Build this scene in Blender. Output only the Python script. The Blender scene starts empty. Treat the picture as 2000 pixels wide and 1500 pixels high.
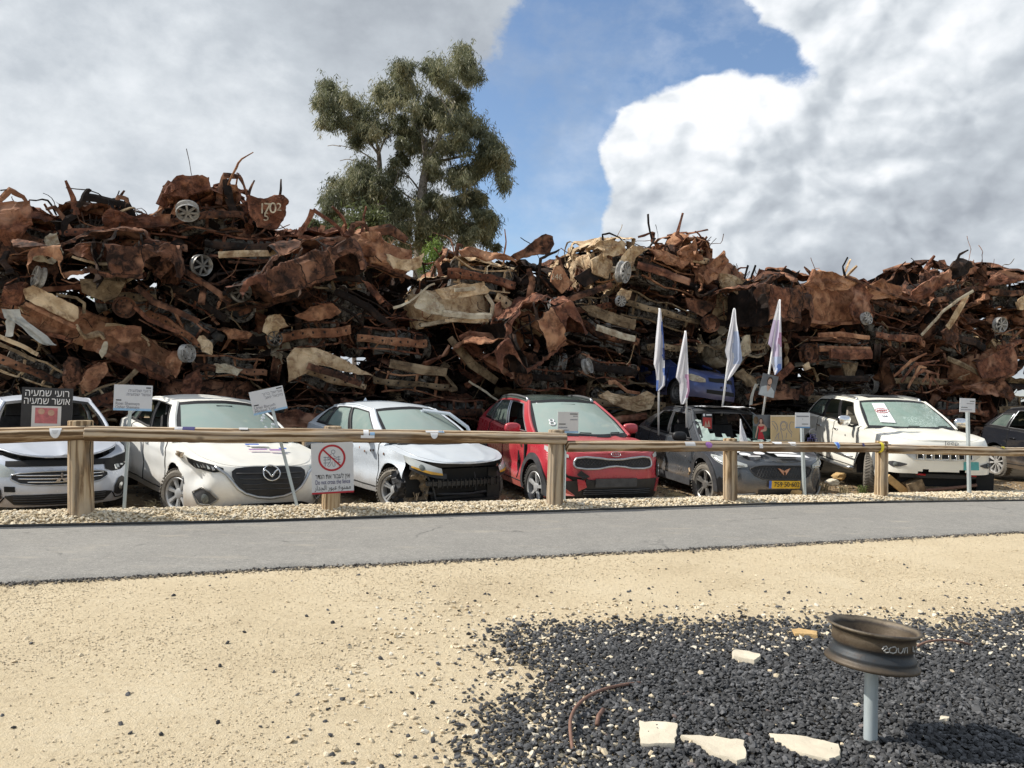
import bpy, math, random
import numpy as np
from mathutils import Vector, Matrix
random.seed(7)
S = bpy.context.scene
COL = S.collection
PI = math.pi
rad = math.radians

# ------------------------------------------------------------------ camera
CAM_H, PITCH, ROLL, FPX = 1.6, rad(.76), rad(1.15), 1500.0
_c, _s, _cr, _sr = math.cos(PITCH), math.sin(PITCH), math.cos(ROLL), math.sin(ROLL)
FW = np.array([0, _c, _s]); U0 = np.array([0, -_s, _c]); R0 = np.array([1., 0, 0])
RT = R0 * _cr + U0 * _sr; UP = -R0 * _sr + U0 * _cr
CAM = np.array([0, 0, CAM_H])
cd = bpy.data.cameras.new('camera'); cam = bpy.data.objects.new('camera', cd); COL.objects.link(cam)
cd.sensor_width = 36; cd.lens = 36 * FPX / 2000; cd.clip_end = 6000; cd.clip_start = .05
cam.matrix_world = Matrix(((RT[0], UP[0], -FW[0], CAM[0]), (RT[1], UP[1], -FW[1], CAM[1]), (RT[2], UP[2], -FW[2], CAM[2]), (0, 0, 0, 1)))
S.camera = cam

def ray(u, v): return FW + RT * (u - 1000) / FPX - UP * (v - 750) / FPX
def at(u, v, Y):
    d = ray(u, v); return CAM + d * (Y / d[1])
def gnd(u, v, z=0.):
    d = ray(u, v); return CAM + d * ((z - CAM_H) / d[2])
def sc_at(Y): return FPX / Y           # photo pixels per metre at depth Y

# ------------------------------------------------------------------ light
SUN = np.array([-.70, .05, .66]); SUN /= np.linalg.norm(SUN)
sl = bpy.data.lights.new('sun', 'SUN'); so = bpy.data.objects.new('sun', sl); COL.objects.link(so)
sl.energy = 4.8; sl.angle = rad(.53); sl.color = (1, .945, .86)
so.rotation_euler = Vector(SUN).to_track_quat('Z', 'Y').to_euler(); so.location = (-20, 5, 30)
S.view_settings.view_transform = 'Standard'; S.view_settings.look = 'None'
S.view_settings.exposure = .12; S.view_settings.gamma = 1; S.view_settings.use_curve_mapping = False
S.render.engine = 'CYCLES'
try:
    S.cycles.use_denoising = True; S.cycles.denoiser = 'OPENIMAGEDENOISE'
    S.cycles.max_bounces = 6; S.cycles.transparent_max_bounces = 12; S.cycles.caustics_reflective = False; S.cycles.caustics_refractive = False
    S.cycles.sample_clamp_indirect = 6
except Exception: pass

W = bpy.data.worlds.new('World'); S.world = W; W.use_nodes = True
def build_sky():
    nt = W.node_tree; N = nt.nodes; L = nt.links; N.clear()
    def nd(t, **k):
        n = N.new(t)
        for a, b in k.items(): setattr(n, a, b)
        return n
    def m(op, a, b=None, c=None, clamp=False):
        n = nd('ShaderNodeMath', operation=op, use_clamp=clamp)
        for i, x in enumerate((a, b, c)):
            if x is None: continue
            if isinstance(x, (int, float)): n.inputs[i].default_value = x
            else: L.new(x, n.inputs[i])
        return n.outputs[0]
    out = nd('ShaderNodeOutputWorld')
    sky = nd('ShaderNodeTexSky', sky_type='NISHITA'); sky.sun_disc = False
    sky.sun_elevation = math.asin(SUN[2]); sky.sun_rotation = math.atan2(SUN[0], SUN[1]); sky.dust_density = .6; sky.ozone_density = 2.2; sky.air_density = 1.0
    b1 = nd('ShaderNodeBackground'); b1.inputs[1].default_value = .15; L.new(sky.outputs[0], b1.inputs[0])
    tc = nd('ShaderNodeTexCoord'); D = tc.outputs['Generated']
    nrm = nd('ShaderNodeVectorMath', operation='NORMALIZE'); L.new(D, nrm.inputs[0]); D = nrm.outputs[0]
    def noise(vec, scale, detail, rough=.55, dist=0., off=(0, 0, 0)):
        mp = nd('ShaderNodeMapping'); L.new(vec, mp.inputs[0]); mp.inputs['Location'].default_value = off; mp.inputs['Scale'].default_value = (1, 1, 1.5)
        n = nd('ShaderNodeTexNoise'); L.new(mp.outputs[0], n.inputs['Vector'])
        n.inputs['Scale'].default_value = scale; n.inputs['Detail'].default_value = detail; n.inputs['Roughness'].default_value = rough; n.inputs['Distortion'].default_value = dist
        return n.outputs[0]
    def blob(u, v, rpx, soft=.35):
        d = ray(u, v); d = d / np.linalg.norm(d); a = rpx / FPX
        vm = nd('ShaderNodeVectorMath', operation='DOT_PRODUCT'); L.new(D, vm.inputs[0]); vm.inputs[1].default_value = tuple(d)
        mr = nd('ShaderNodeMapRange', interpolation_type='SMOOTHSTEP'); L.new(vm.outputs['Value'], mr.inputs[0])
        mr.inputs[1].default_value = math.cos(a * (1 + soft)); mr.inputs[2].default_value = math.cos(a * max(0, 1 - soft * 1.6))
        return mr.outputs[0]
    def addb(base, lst):
        for (u, v, r, w, *so) in lst:
            base = m('MULTIPLY_ADD', blob(u, v, r, *(so or ())), w, base)
        return base
    n1 = noise(D, 4.5, 9, .58, .25, (3.1, 1.7, .4))
    n2 = noise(D, 16, 8, .62, .1, (1.1, 4.7, 2.4))
    dens = m('MULTIPLY_ADD', m('SUBTRACT', n1, .5), .8, .62)
    dens = m('MULTIPLY_ADD', m('SUBTRACT', n2, .5), .55, dens)
    dens = m('MULTIPLY_ADD', m('SUBTRACT', noise(D, 52, 6, .65, .2, (5.1, 2.2, .9)), .5), .45, dens)
    # clear blue gaps and the cumulus that stand round them
    dens = addb(dens, [(1285, 45, 115, -.75, .4), (1180, 110, 95, -.5, 1.3), (1070, 240, 140, -.72, 1.1), (1000, 300, 90, -.42, 1.2), (1075, 400, 95, -.75, .5), (1120, 480, 50, -.45, .6), (1400, 85, 75, -.7, .6), (1475, 105, 58, -.9, .8), (1535, 140, 46, -.95, 1.), (1590, 182, 30, -.7, 1.4),
                       (1300, 205, 80, .70, .3), (1432, 180, 62, .75, .3), (1228, 285, 62, .62, .35), (1185, 190, 26, .4, .5), (1500, 270, 95, .55, .4), (1400, 420, 250, .6, .35), (1800, 320, 310, .5, .4), (1760, 60, 230, .45, .4), (1560, 55, 80, .42, .5), (1470, 20, 50, .3, .6),
                       (300, 250, 520, .5, .4), (760, 60, 330, .45, .4), (990, 420, 50, .3, .6), (1130, 30, 60, .25, .6), (1500, 540, 330, .3, .5)])
    mask = nd('ShaderNodeMapRange', interpolation_type='SMOOTHSTEP'); L.new(dens, mask.inputs[0]); mask.inputs[1].default_value = .36; mask.inputs[2].default_value = .74
    # lit and shaded parts of the clouds: the noise sampled again a step towards the sun
    so_ = tuple(SUN * .055)
    n3 = noise(D, 4.5, 6, .55, .25, (3.1 + so_[0], 1.7 + so_[1], .4 + so_[2] * 1.5))
    n4 = noise(D, 15, 6, .6, .1, (1.1, 4.7, 2.4)); n5 = noise(D, 15, 6, .6, .1, (1.1 + so_[0] * .4, 4.7 + so_[1], 2.4 + so_[2] * .6))
    n6 = noise(D, 2.6, 4, .5, .6, (7.3, .7, 1.4))
    relief = m('SUBTRACT', n1, n3)
    relief2 = m('SUBTRACT', n4, n5)
    br = m('MULTIPLY_ADD', relief, .75, m('MULTIPLY_ADD', relief2, .42, .50))
    br = m('MULTIPLY_ADD', m('SUBTRACT', n6, .5), .62, br)
    # billows: cellular lumps lit from the sun's side, on the heaped clouds at right
    def cells(off):
        mp = nd('ShaderNodeMapping'); L.new(D, mp.inputs[0]); mp.inputs['Location'].default_value = off; mp.inputs['Scale'].default_value = (1, 1, 1.25)
        nz = nd('ShaderNodeTexNoise'); L.new(mp.outputs[0], nz.inputs['Vector']); nz.inputs['Scale'].default_value = 9; nz.inputs['Detail'].default_value = 4
        ad = nd('ShaderNodeVectorMath', operation='MULTIPLY_ADD'); L.new(nz.outputs[1], ad.inputs[0]); ad.inputs[1].default_value = (.11, .11, .11); L.new(mp.outputs[0], ad.inputs[2])
        v = nd('ShaderNodeTexVoronoi', feature='F1'); L.new(ad.outputs[0], v.inputs['Vector']); v.inputs['Scale'].default_value = 10; v.inputs['Detail'].default_value = 2.; v.inputs['Roughness'].default_value = .6
        return v.outputs['Distance']
    so2 = SUN * .022
    bil = m('MULTIPLY', m('SUBTRACT', cells(tuple(so2 * [1, 1, 1.25])), cells((0, 0, 0))), m('MULTIPLY_ADD', blob(1500, 330, 420, .5), 1.15, .12))
    br = m('ADD', br, m('MULTIPLY', bil, .5))
    br = addb(br, [(1310, 190, 110, .30, .7), (1440, 170, 90, .34, .7), (1330, 330, 150, .06, .7), (1640, 60, 200, .18, .7), (1930, 430, 260, -.14, .8), (1650, 470, 220, -.05, .8), (380, 210, 230, -.10, .8), (900, 20, 240, -.20, .7), (300, 330, 260, .08, .8), (700, 300, 220, .06, .8), (1850, 180, 200, .10, .8), (560, 20, 200, -.04, .7), (400, 105, 110, .14, .8), (120, 280, 200, .10, .8), (1000, 170, 130, -.05, .8), (1230, 420, 140, .16, .8)])
    ramp = nd('ShaderNodeValToRGB'); L.new(br, ramp.inputs[0])
    r = ramp.color_ramp; r.elements[0].position = .05; r.elements[0].color = (.36, .395, .445, 1); r.elements[1].position = .95; r.elements[1].color = (.92, .94, .97, 1)
    e = r.elements.new(.45); e.color = (.54, .585, .635, 1); e = r.elements.new(.72); e.color = (.74, .78, .82, 1)
    b2 = nd('ShaderNodeBackground'); L.new(ramp.outputs[0], b2.inputs[0]); b2.inputs[1].default_value = 1.0
    thin = m('MULTIPLY', m('MULTIPLY_ADD', m('MULTIPLY_ADD', n1, .55, m('MULTIPLY', n2, .45)), 3.2, -1.42, True), .5)
    mx = nd('ShaderNodeMixShader'); L.new(m('MAXIMUM', mask.outputs[0], thin), mx.inputs[0]); L.new(b1.outputs[0], mx.inputs[1]); L.new(b2.outputs[0], mx.inputs[2])
    L.new(mx.outputs[0], out.inputs[0])
build_sky()

# ------------------------------------------------------------------ helpers
def tag(o, label=None, cat=None, group=None, kind=None):
    if label: o['label'] = label
    if cat: o['category'] = cat
    if group: o['group'] = group
    if kind: o['kind'] = kind
    return o
def thing(name, label, cat, loc=(0, 0, 0), group=None, rot=None, scale=None):
    o = bpy.data.objects.new(name, None); COL.objects.link(o); o.empty_display_size = .2
    M = Matrix.Translation(Vector(loc))
    if rot is not None: M = M @ rot.to_4x4()
    if scale is not None: M = M @ Matrix.Diagonal((*scale, 1)) if hasattr(scale, '__len__') else M @ Matrix.Scale(scale, 4)
    o.matrix_world = M
    return tag(o, label, cat, group)

class MB:
    """collects vertices, faces and material slots; build() links them as one mesh object"""
    def __init__(s): s.v = []; s.f = []; s.m = []; s.n = 0
    def add(s, v, f, mi=0):
        v = np.asarray(v, float).reshape(-1, 3); s.v.append(v)
        o = s.n
        s.f.extend([tuple(i + o for i in q) for q in f]); s.m.extend([mi] * len(f)); s.n += len(v); return s
    def grid(s, P, mi=0, close_u=False, close_v=False, keep=None):
        P = np.asarray(P, float); a, b = P.shape[:2]; f = []
        for i in range(a if close_u else a - 1):
            i2 = (i + 1) % a
            for j in range(b if close_v else b - 1):
                if keep is not None and not keep[i, j]: continue
                j2 = (j + 1) % b
                f.append((i * b + j, i2 * b + j, i2 * b + j2, i * b + j2))
        return s.add(P.reshape(-1, 3), f, mi)
    def box(s, c, d, R=None, mi=0, taper=1.):
        k = np.array([(x, y, z) for z in (-.5, .5) for y in (-.5, .5) for x in (-.5, .5)], float)
        k[4:, :2] *= taper
        k = k * np.asarray(d, float)
        if R is not None: k = k @ np.asarray(R).T
        return s.add(k + np.asarray(c, float), [(0, 2, 3, 1), (4, 5, 7, 6), (0, 1, 5, 4), (2, 6, 7, 3), (0, 4, 6, 2), (1, 3, 7, 5)], mi)
    def tube(s, pts, r, n=6, mi=0, ry=None, closed=False, caps=True, up=(0, 0, 1), phase=0.):
        p = np.asarray(pts, float); k = len(p)
        t = (np.roll(p, -1, 0) - np.roll(p, 1, 0)) if closed else np.gradient(p, axis=0)
        t /= np.linalg.norm(t, axis=1)[:, None] + 1e-9
        u = np.cross(np.broadcast_to(np.asarray(up, float), t.shape), t)
        l = np.linalg.norm(u, axis=1)
        bad = l < .05
        if bad.any(): u[bad] = np.cross(np.array([1., .1, .1]), t[bad])
        for i in range(1, k):
            if np.dot(u[i], u[i - 1]) < 0: u[i] *= -1
        u /= np.linalg.norm(u, axis=1)[:, None] + 1e-9
        w = np.cross(t, u)
        r = np.broadcast_to(np.asarray(r, float), (k,)); q = r if ry is None else np.broadcast_to(np.asarray(ry, float), (k,))
        a = np.arange(n) / n * 2 * PI + phase
        P = p[:, None] + (np.cos(a)[None, :, None] * r[:, None, None]) * u[:, None] + (np.sin(a)[None, :, None] * q[:, None, None]) * w[:, None]
        o = s.n; s.grid(P, mi, close_u=closed, close_v=True)
        if caps and not closed:
            s.f.append(tuple(o + i for i in range(n))); s.f.append(tuple(o + (k - 1) * n + i for i in reversed(range(n)))); s.m += [mi, mi]
        return s
    def lathe(s, prof, n=32, mi=0, R=None, c=(0, 0, 0)):
        """profile of (radius, height), spun round z"""
        pr = np.asarray(prof, float); a = np.arange(n) / n * 2 * PI
        P = np.stack([pr[:, 0][:, None] * np.cos(a), pr[:, 0][:, None] * np.sin(a), np.broadcast_to(pr[:, 1][:, None], (len(pr), n))], -1)
        if R is not None: P = P @ np.asarray(R).T
        return s.grid(P + np.asarray(c, float), mi, close_v=True)
    def build(s, name, mats, parent=None, smooth=False, angle=None, deform=None):
        me = bpy.data.meshes.new(name)
        V = np.concatenate(s.v) if s.v else np.zeros((0, 3))
        if deform is not None: V = deform(V)
        me.from_pydata(V.tolist(), [], s.f)
        if not isinstance(mats, (list, tuple)): mats = [mats]
        for m in mats: me.materials.append(m)
        if len(mats) > 1: me.polygons.foreach_set('material_index', s.m)
        if smooth: me.polygons.foreach_set('use_smooth', [True] * len(me.polygons))
        if smooth and angle:
            try: me.set_sharp_from_angle(angle=rad(angle))
            except Exception: pass
        o = bpy.data.objects.new(name, me); COL.objects.link(o)
        if parent is not None: o.parent = parent
        return o

def copy_tree(o, parent=None):
    c = o.copy(); COL.objects.link(c)
    if parent is not None: c.parent = parent
    for ch in o.children: copy_tree(ch, c)
    return c

def vnoise(P, seed=0):
    P = np.asarray(P, float); I = np.floor(P).astype(np.int64); Fr = P - I; Fr = Fr * Fr * (3 - 2 * Fr)
    def h(i, j, k):
        n = (i * 73856093) ^ (j * 19349663) ^ (k * 83492791) ^ (seed * 2654435761 & 0x7fffffff)
        n = (n ^ (n >> 13)) * 1274126177 & 0x7fffffff
        n = (n ^ (n >> 16)) * 1103515245 & 0x7fffffff
        return ((n >> 8) & 0xffff) / 32767.5 - 1
    x, y, z = I[..., 0], I[..., 1], I[..., 2]; fx, fy, fz = Fr[..., 0], Fr[..., 1], Fr[..., 2]
    r = 0
    for a in (0, 1):
        for b in (0, 1):
            for c in (0, 1):
                r = r + h(x + a, y + b, z + c) * (fx if a else 1 - fx) * (fy if b else 1 - fy) * (fz if c else 1 - fz)
    return r
def vfbm(P, seed=0, oct=3):
    r = 0; a = 1; P = np.asarray(P, float)
    for o in range(oct): r = r + a * vnoise(P, seed + o * 17); a *= .5; P = P * 2.03 + 3.7
    return r
def vnoise3(P, seed=0, oct=2, ridged=False):
    q = [vfbm(P, seed + 101 * i, oct) for i in range(3)]
    if ridged: q = [1 - 2 * np.abs(x) for x in q]
    return np.stack(q, -1)

# ------------------------------------------------------------------ materials
def new_mat(name):
    m = bpy.data.materials.new(name); m.use_nodes = True
    nt = m.node_tree; return m, nt, nt.nodes['Principled BSDF']
def _n(nt, t, **k):
    n = nt.nodes.new(t)
    for a, b in k.items(): setattr(n, a, b)
    return n
def coords(nt, src='Object', rand=True, stretch=(1, 1, 1)):
    tc = _n(nt, 'ShaderNodeTexCoord'); v = tc.outputs[src]
    mp = _n(nt, 'ShaderNodeMapping'); nt.links.new(v, mp.inputs[0]); mp.inputs['Scale'].default_value = stretch
    if rand:
        oi = _n(nt, 'ShaderNodeObjectInfo'); mu = _n(nt, 'ShaderNodeMath', operation='MULTIPLY'); mu.inputs[1].default_value = 91.7
        nt.links.new(oi.outputs['Random'], mu.inputs[0])
        ad = _n(nt, 'ShaderNodeVectorMath', operation='ADD'); nt.links.new(mp.outputs[0], ad.inputs[0]); nt.links.new(mu.outputs[0], ad.inputs[1]); return ad.outputs[0]
    return mp.outputs[0]
def noise_tex(nt, vec, scale, detail=6, rough=.6, dist=0.):
    n = _n(nt, 'ShaderNodeTexNoise'); nt.links.new(vec, n.inputs['Vector'])
    n.inputs['Scale'].default_value = scale; n.inputs['Detail'].default_value = detail; n.inputs['Roughness'].default_value = rough; n.inputs['Distortion'].default_value = dist
    return n.outputs[0]
def ramp(nt, fac, stops):
    r = _n(nt, 'ShaderNodeValToRGB'); nt.links.new(fac, r.inputs[0]); e = r.color_ramp.elements
    e[0].position, e[0].color = stops[0][0], (*stops[0][1], 1); e[1].position, e[1].color = stops[-1][0], (*stops[-1][1], 1)
    for p, c in stops[1:-1]:
        k = e.new(p); k.color = (*c, 1)
    return r.outputs[0]
def mixc(nt, fac, a, b):
    m = _n(nt, 'ShaderNodeMix', data_type='RGBA')
    if isinstance(fac, (int, float)): m.inputs[0].default_value = fac
    else: nt.links.new(fac, m.inputs[0])
    for i, x in ((6, a), (7, b)):
        if isinstance(x, tuple): m.inputs[i].default_value = (*x, 1)
        else: nt.links.new(x, m.inputs[i])
    return m.outputs[2]
def rng(nt, x, a, b, c=0., d=1., smooth=True):
    r = _n(nt, 'ShaderNodeMapRange'); r.interpolation_type = 'SMOOTHSTEP' if smooth else 'LINEAR'
    nt.links.new(x, r.inputs[0])
    for i, v in enumerate((a, b, c, d)): r.inputs[1 + i].default_value = v
    return r.outputs[0]
def mth(nt, op, a, b):
    n = _n(nt, 'ShaderNodeMath', operation=op)
    for i, x in enumerate((a, b)):
        if isinstance(x, (int, float)): n.inputs[i].default_value = x
        else: nt.links.new(x, n.inputs[i])
    return n.outputs[0]
def bump(nt, bsdf, h, strength=.4, dist=.02):
    b = _n(nt, 'ShaderNodeBump'); b.inputs['Strength'].default_value = strength; b.inputs['Distance'].default_value = dist
    nt.links.new(h, b.inputs['Height']); nt.links.new(b.outputs[0], bsdf.inputs['Normal'])
def simple(name, col, rough=.6, metal=0., var=.12, scale=8., bmp=0., bscale=40., coat=0., spec=None, stretch=(1, 1, 1), detail=5):
    m, nt, b = new_mat(name)
    v = coords(nt, stretch=stretch); n = noise_tex(nt, v, scale, detail)
    lo = tuple(max(0, c * (1 - var * 1.6)) for c in col); hi = tuple(min(1, c * (1 + var)) for c in col)
    nt.links.new(ramp(nt, n, [(.25, lo), (.75, hi)]), b.inputs['Base Color'])
    b.inputs['Roughness'].default_value = rough; b.inputs['Metallic'].default_value = metal; b.inputs['Coat Weight'].default_value = coat
    if spec is not None: b.inputs['Specular IOR Level'].default_value = spec
    if bmp: bump(nt, b, noise_tex(nt, v, bscale, 6, .65), bmp, .02)
    return m
def rust(name, stops, scale=3.2, rough=.9, bmp=.55, spots=.35, spotcol=(.010, .007, .006), metal=0.):
    """mottled scale and rust: large patches, streaks and dark burnt spots"""
    m, nt, b = new_mat(name)
    v = coords(nt); n = noise_tex(nt, v, scale, 9, .66, .5)
    c = ramp(nt, n, stops)
    n2 = noise_tex(nt, v, scale * 2.3, 9, .68, .6)
    c = mixc(nt, mth(nt, 'MULTIPLY', rng(nt, n2, .47, .60), spots * 2.4), c, spotcol)
    n3 = noise_tex(nt, v, scale * .55, 3, .5)
    c = mixc(nt, mth(nt, 'MULTIPLY', rng(nt, n3, .54, .66), .55), c, tuple(min(1, x * 1.35) for x in stops[-1][1]))
    nt.links.new(c, b.inputs['Base Color']); b.inputs['Roughness'].default_value = rough; b.inputs['Metallic'].default_value = metal; b.inputs['Specular IOR Level'].default_value = .25
    bump(nt, b, noise_tex(nt, v, scale * 6, 8, .7), bmp, .025)
    return m
def paint(name, col, dust=.35, dustcol=(.50, .42, .31), mud=.5, rough=.28, metal=0., scratch=.25):
    """old car paint with settled dust and splashed mud along the bottom"""
    m, nt, b = new_mat(name)
    v = coords(nt, rand=False); ge = _n(nt, 'ShaderNodeNewGeometry')
    n = noise_tex(nt, v, 2.2, 8, .62, .4); n2 = noise_tex(nt, v, 14, 8, .7)
    sx = _n(nt, 'ShaderNodeSeparateXYZ'); nt.links.new(ge.outputs['Normal'], sx.inputs[0])
    up = rng(nt, sx.outputs[2], .15, .95)
    tc = _n(nt, 'ShaderNodeTexCoord'); sz = _n(nt, 'ShaderNodeSeparateXYZ'); nt.links.new(tc.outputs['Object'], sz.inputs[0])
    low = rng(nt, mth(nt, 'ADD', sz.outputs[2], mth(nt, 'MULTIPLY', n, -.45)), .32, .02)
    f = mth(nt, 'MULTIPLY', mth(nt, 'ADD', mth(nt, 'MULTIPLY', up, dust * 1.1), dust * .35), rng(nt, n, .25, .75, .5, 1.15))
    c = mixc(nt, f, col, dustcol)
    c = mixc(nt, mth(nt, 'MULTIPLY', low, mud), c, (.30, .22, .14))
    sp = _n(nt, 'ShaderNodeTexNoise'); nt.links.new(coords(nt, rand=False, stretch=(1, 1, 3.5)), sp.inputs['Vector']); sp.inputs['Scale'].default_value = 9; sp.inputs['Detail'].default_value = 9; sp.inputs['Roughness'].default_value = .75
    c = mixc(nt, mth(nt, 'MULTIPLY', rng(nt, sp.outputs[0], .66, .76), scratch), c, (.16, .13, .10))
    nt.links.new(c, b.inputs['Base Color'])
    nt.links.new(rng(nt, mth(nt, 'ADD', f, mth(nt, 'MULTIPLY', n2, .2)), .05, .6, rough, .62), b.inputs['Roughness'])
    b.inputs['Metallic'].default_value = metal; b.inputs['Coat Weight'].default_value = .35; b.inputs['Coat Roughness'].default_value = .12
    bump(nt, b, n2, .04, .01)
    return m
def glass(name, col, alpha=.8, rough=.12, dust=.3, cracks=False, dustcol=(.50, .53, .47)):
    """dusty tinted car glass, part see-through"""
    m, nt, b = new_mat(name)
    v = coords(nt, rand=True); n = noise_tex(nt, v, 3.0, 7, .65, .5)
    c = mixc(nt, mth(nt, 'MULTIPLY', rng(nt, n, .3, .75), dust), col, dustcol)
    if cracks:
        vo = _n(nt, 'ShaderNodeTexVoronoi', feature='DISTANCE_TO_EDGE'); vo.inputs['Scale'].default_value = 13
        nv = _n(nt, 'ShaderNodeTexNoise'); nv.inputs['Scale'].default_value = 3; nt.links.new(v, nv.inputs['Vector'])
        av = _n(nt, 'ShaderNodeVectorMath', operation='ADD'); nt.links.new(v, av.inputs[0]); nt.links.new(nv.outputs[1], av.inputs[1]); nt.links.new(av.outputs[0], vo.inputs['Vector'])
        big = noise_tex(nt, v, 1.3, 3, .5)
        cf = mth(nt, 'MULTIPLY', rng(nt, vo.outputs[0], .09, .0), rng(nt, big, .45, .60))
        c = mixc(nt, mth(nt, 'MULTIPLY', cf, .75), c, (.66, .80, .72)); bump(nt, b, vo.outputs[0], .5, .02)
    nt.links.new(c, b.inputs['Base Color']); b.inputs['Roughness'].default_value = rough
    tr = _n(nt, 'ShaderNodeBsdfTransparent'); tr.inputs[0].default_value = (.62, .74, .66, 1)
    mx = _n(nt, 'ShaderNodeMixShader'); mx.inputs[0].default_value = alpha
    nt.links.new(tr.outputs[0], mx.inputs[1]); nt.links.new(b.outputs[0], mx.inputs[2])
    nt.links.new(mx.outputs[0], nt.nodes['Material Output'].inputs[0])
    return m
def wood(name, cols, scale=1., rough=.85):
    """weathered log; grain runs along local x"""
    m, nt, b = new_mat(name)
    v = coords(nt, stretch=(.9, 9, 9)); n = noise_tex(nt, v, 2.2 * scale, 8, .62, 1.2)
    v2 = coords(nt, stretch=(.22, 5, 5)); wv = _n(nt, 'ShaderNodeTexWave', wave_type='RINGS', rings_direction='X')
    nt.links.new(v2, wv.inputs['Vector']); wv.inputs['Scale'].default_value = 1.1; wv.inputs['Distortion'].default_value = 9; wv.inputs['Detail'].default_value = 4; wv.inputs['Detail Scale'].default_value = 1.1
    f = mth(nt, 'ADD', mth(nt, 'MULTIPLY', n, .62), mth(nt, 'MULTIPLY', wv.outputs[0], .38))
    c = ramp(nt, f, [(.34, tuple(x * .55 for x in cols[0])), (.42, cols[0]), (.52, cols[1]), (.66, cols[2])])
    kn = _n(nt, 'ShaderNodeTexVoronoi'); nt.links.new(coords(nt, stretch=(2.2, 3.2, 3.2)), kn.inputs['Vector']); kn.inputs['Scale'].default_value = 1.0
    c = mixc(nt, mth(nt, 'MULTIPLY', rng(nt, kn.outputs['Distance'], .15, .05), .7), c, tuple(x * .4 for x in cols[0]))
    gr = noise_tex(nt, coords(nt, stretch=(.5, 1, 1)), 1.6, 4, .6)
    c = mixc(nt, rng(nt, gr, .46, .64, 0, .55), c, (.36, .31, .25))
    nt.links.new(c, b.inputs['Base Color']); b.inputs['Roughness'].default_value = rough; b.inputs['Specular IOR Level'].default_value = .2
    bump(nt, b, f, .6, .03)
    return m

M = {}
M['white'] = paint('white_car_paint', (.86, .86, .83), .30, (.80, .75, .60), .5, .26)
M['cream'] = paint('offwhite_car_paint', (.85, .84, .77), .34, (.80, .74, .58), .6, .25)
M['silver'] = paint('silver_car_paint', (.66, .72, .79), .22, (.68, .68, .62), .45, .22, .12)
M['silver2'] = paint('pale_silver_paint', (.60, .65, .74), .16, (.58, .57, .54), .45, .22, .15)
M['red'] = paint('red_car_paint', (.46, .022, .042), .20, (.52, .30, .26), .4, .24, 0., .12)
M['grey'] = paint('grey_car_paint', (.080, .093, .112), .16, (.30, .28, .25), .55, .22, .35, .3)
M['black_paint'] = paint('black_car_paint', (.014, .016, .022), .07, (.22, .20, .17), .4, .12, 0., .15)
M['blue'] = paint('blue_van_paint', (.016, .040, .17), .14, (.22, .22, .26), .3, .35)
M['black'] = simple('black_plastic', (.014, .014, .015), .5, var=.3, scale=12, bmp=.1)
M['dark'] = simple('dark_inside', (.006, .006, .006), .8, var=.3)  # also laid flat on panels as painted shade for holes and recesses
M['greyplastic'] = simple('grey_plastic', (.055, .056, .06), .6, var=.3, scale=10, bmp=.08)
M['chrome'] = simple('chrome_trim', (.78, .79, .80), .16, 1., var=.06)
M['chromed'] = simple('dull_chrome', (.50, .52, .54), .32, .9, var=.2)
M['alloy'] = simple('alloy_wheel', (.56, .57, .57), .38, .35, var=.12, scale=14)
M['alloydark'] = simple('grey_alloy', (.26, .25, .23), .42, .5, var=.3, scale=14)
M['tyre'] = simple('dusty_tyre', (.050, .047, .043), .88, var=.45, scale=9, bmp=.3, bscale=60)
M['tyredust'] = simple('sand_caked_tyre', (.20, .18, .15), .92, var=.35, scale=7, bmp=.3, bscale=60)
M['lamp'] = glass('headlamp_lens', (.62, .66, .66), .72, .08, .25, dustcol=(.62, .60, .52))
M['lampdark'] = glass('dark_headlamp_lens', (.10, .11, .11), .8, .08, .25)
M['lampin'] = simple('lamp_reflector', (.70, .72, .72), .2, .8, var=.3, scale=20)
M['redlamp'] = simple('red_lamp', (.42, .015, .02), .2, var=.2)
M['amber'] = simple('amber_lens', (.55, .30, .03), .3, var=.25)
M['screen'] = glass('dusty_windscreen', (.40, .51, .46), .79, .10, .5)  # dust and the sky's reflection are both put into the pale green
M['screenjeep'] = glass('cracked_windscreen', (.27, .38, .32), .84, .10, .35, cracks=True)
M['window'] = glass('side_window', (.10, .14, .125), .72, .06, .25)
M['windowgreen'] = glass('dusty_side_window', (.26, .36, .34), .82, .08, .5)
M['seat'] = simple('seat_cloth', (.035, .034, .035), .9, var=.3, scale=20)
M['seatlight'] = simple('tan_seat_cloth', (.40, .36, .29), .9, var=.2, scale=20)
M['steel'] = simple('bare_grey_steel', (.20, .195, .185), .55, .5, var=.35, scale=9, bmp=.15)
M['radiator'] = simple('radiator_core', (.055, .048, .038), .8, .2, var=.4, scale=22, bmp=.4, bscale=150)
M['strawdirt'] = simple('straw_caked_mud', (.28, .22, .15), .95, var=.35, scale=16, bmp=.7, bscale=50)
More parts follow.
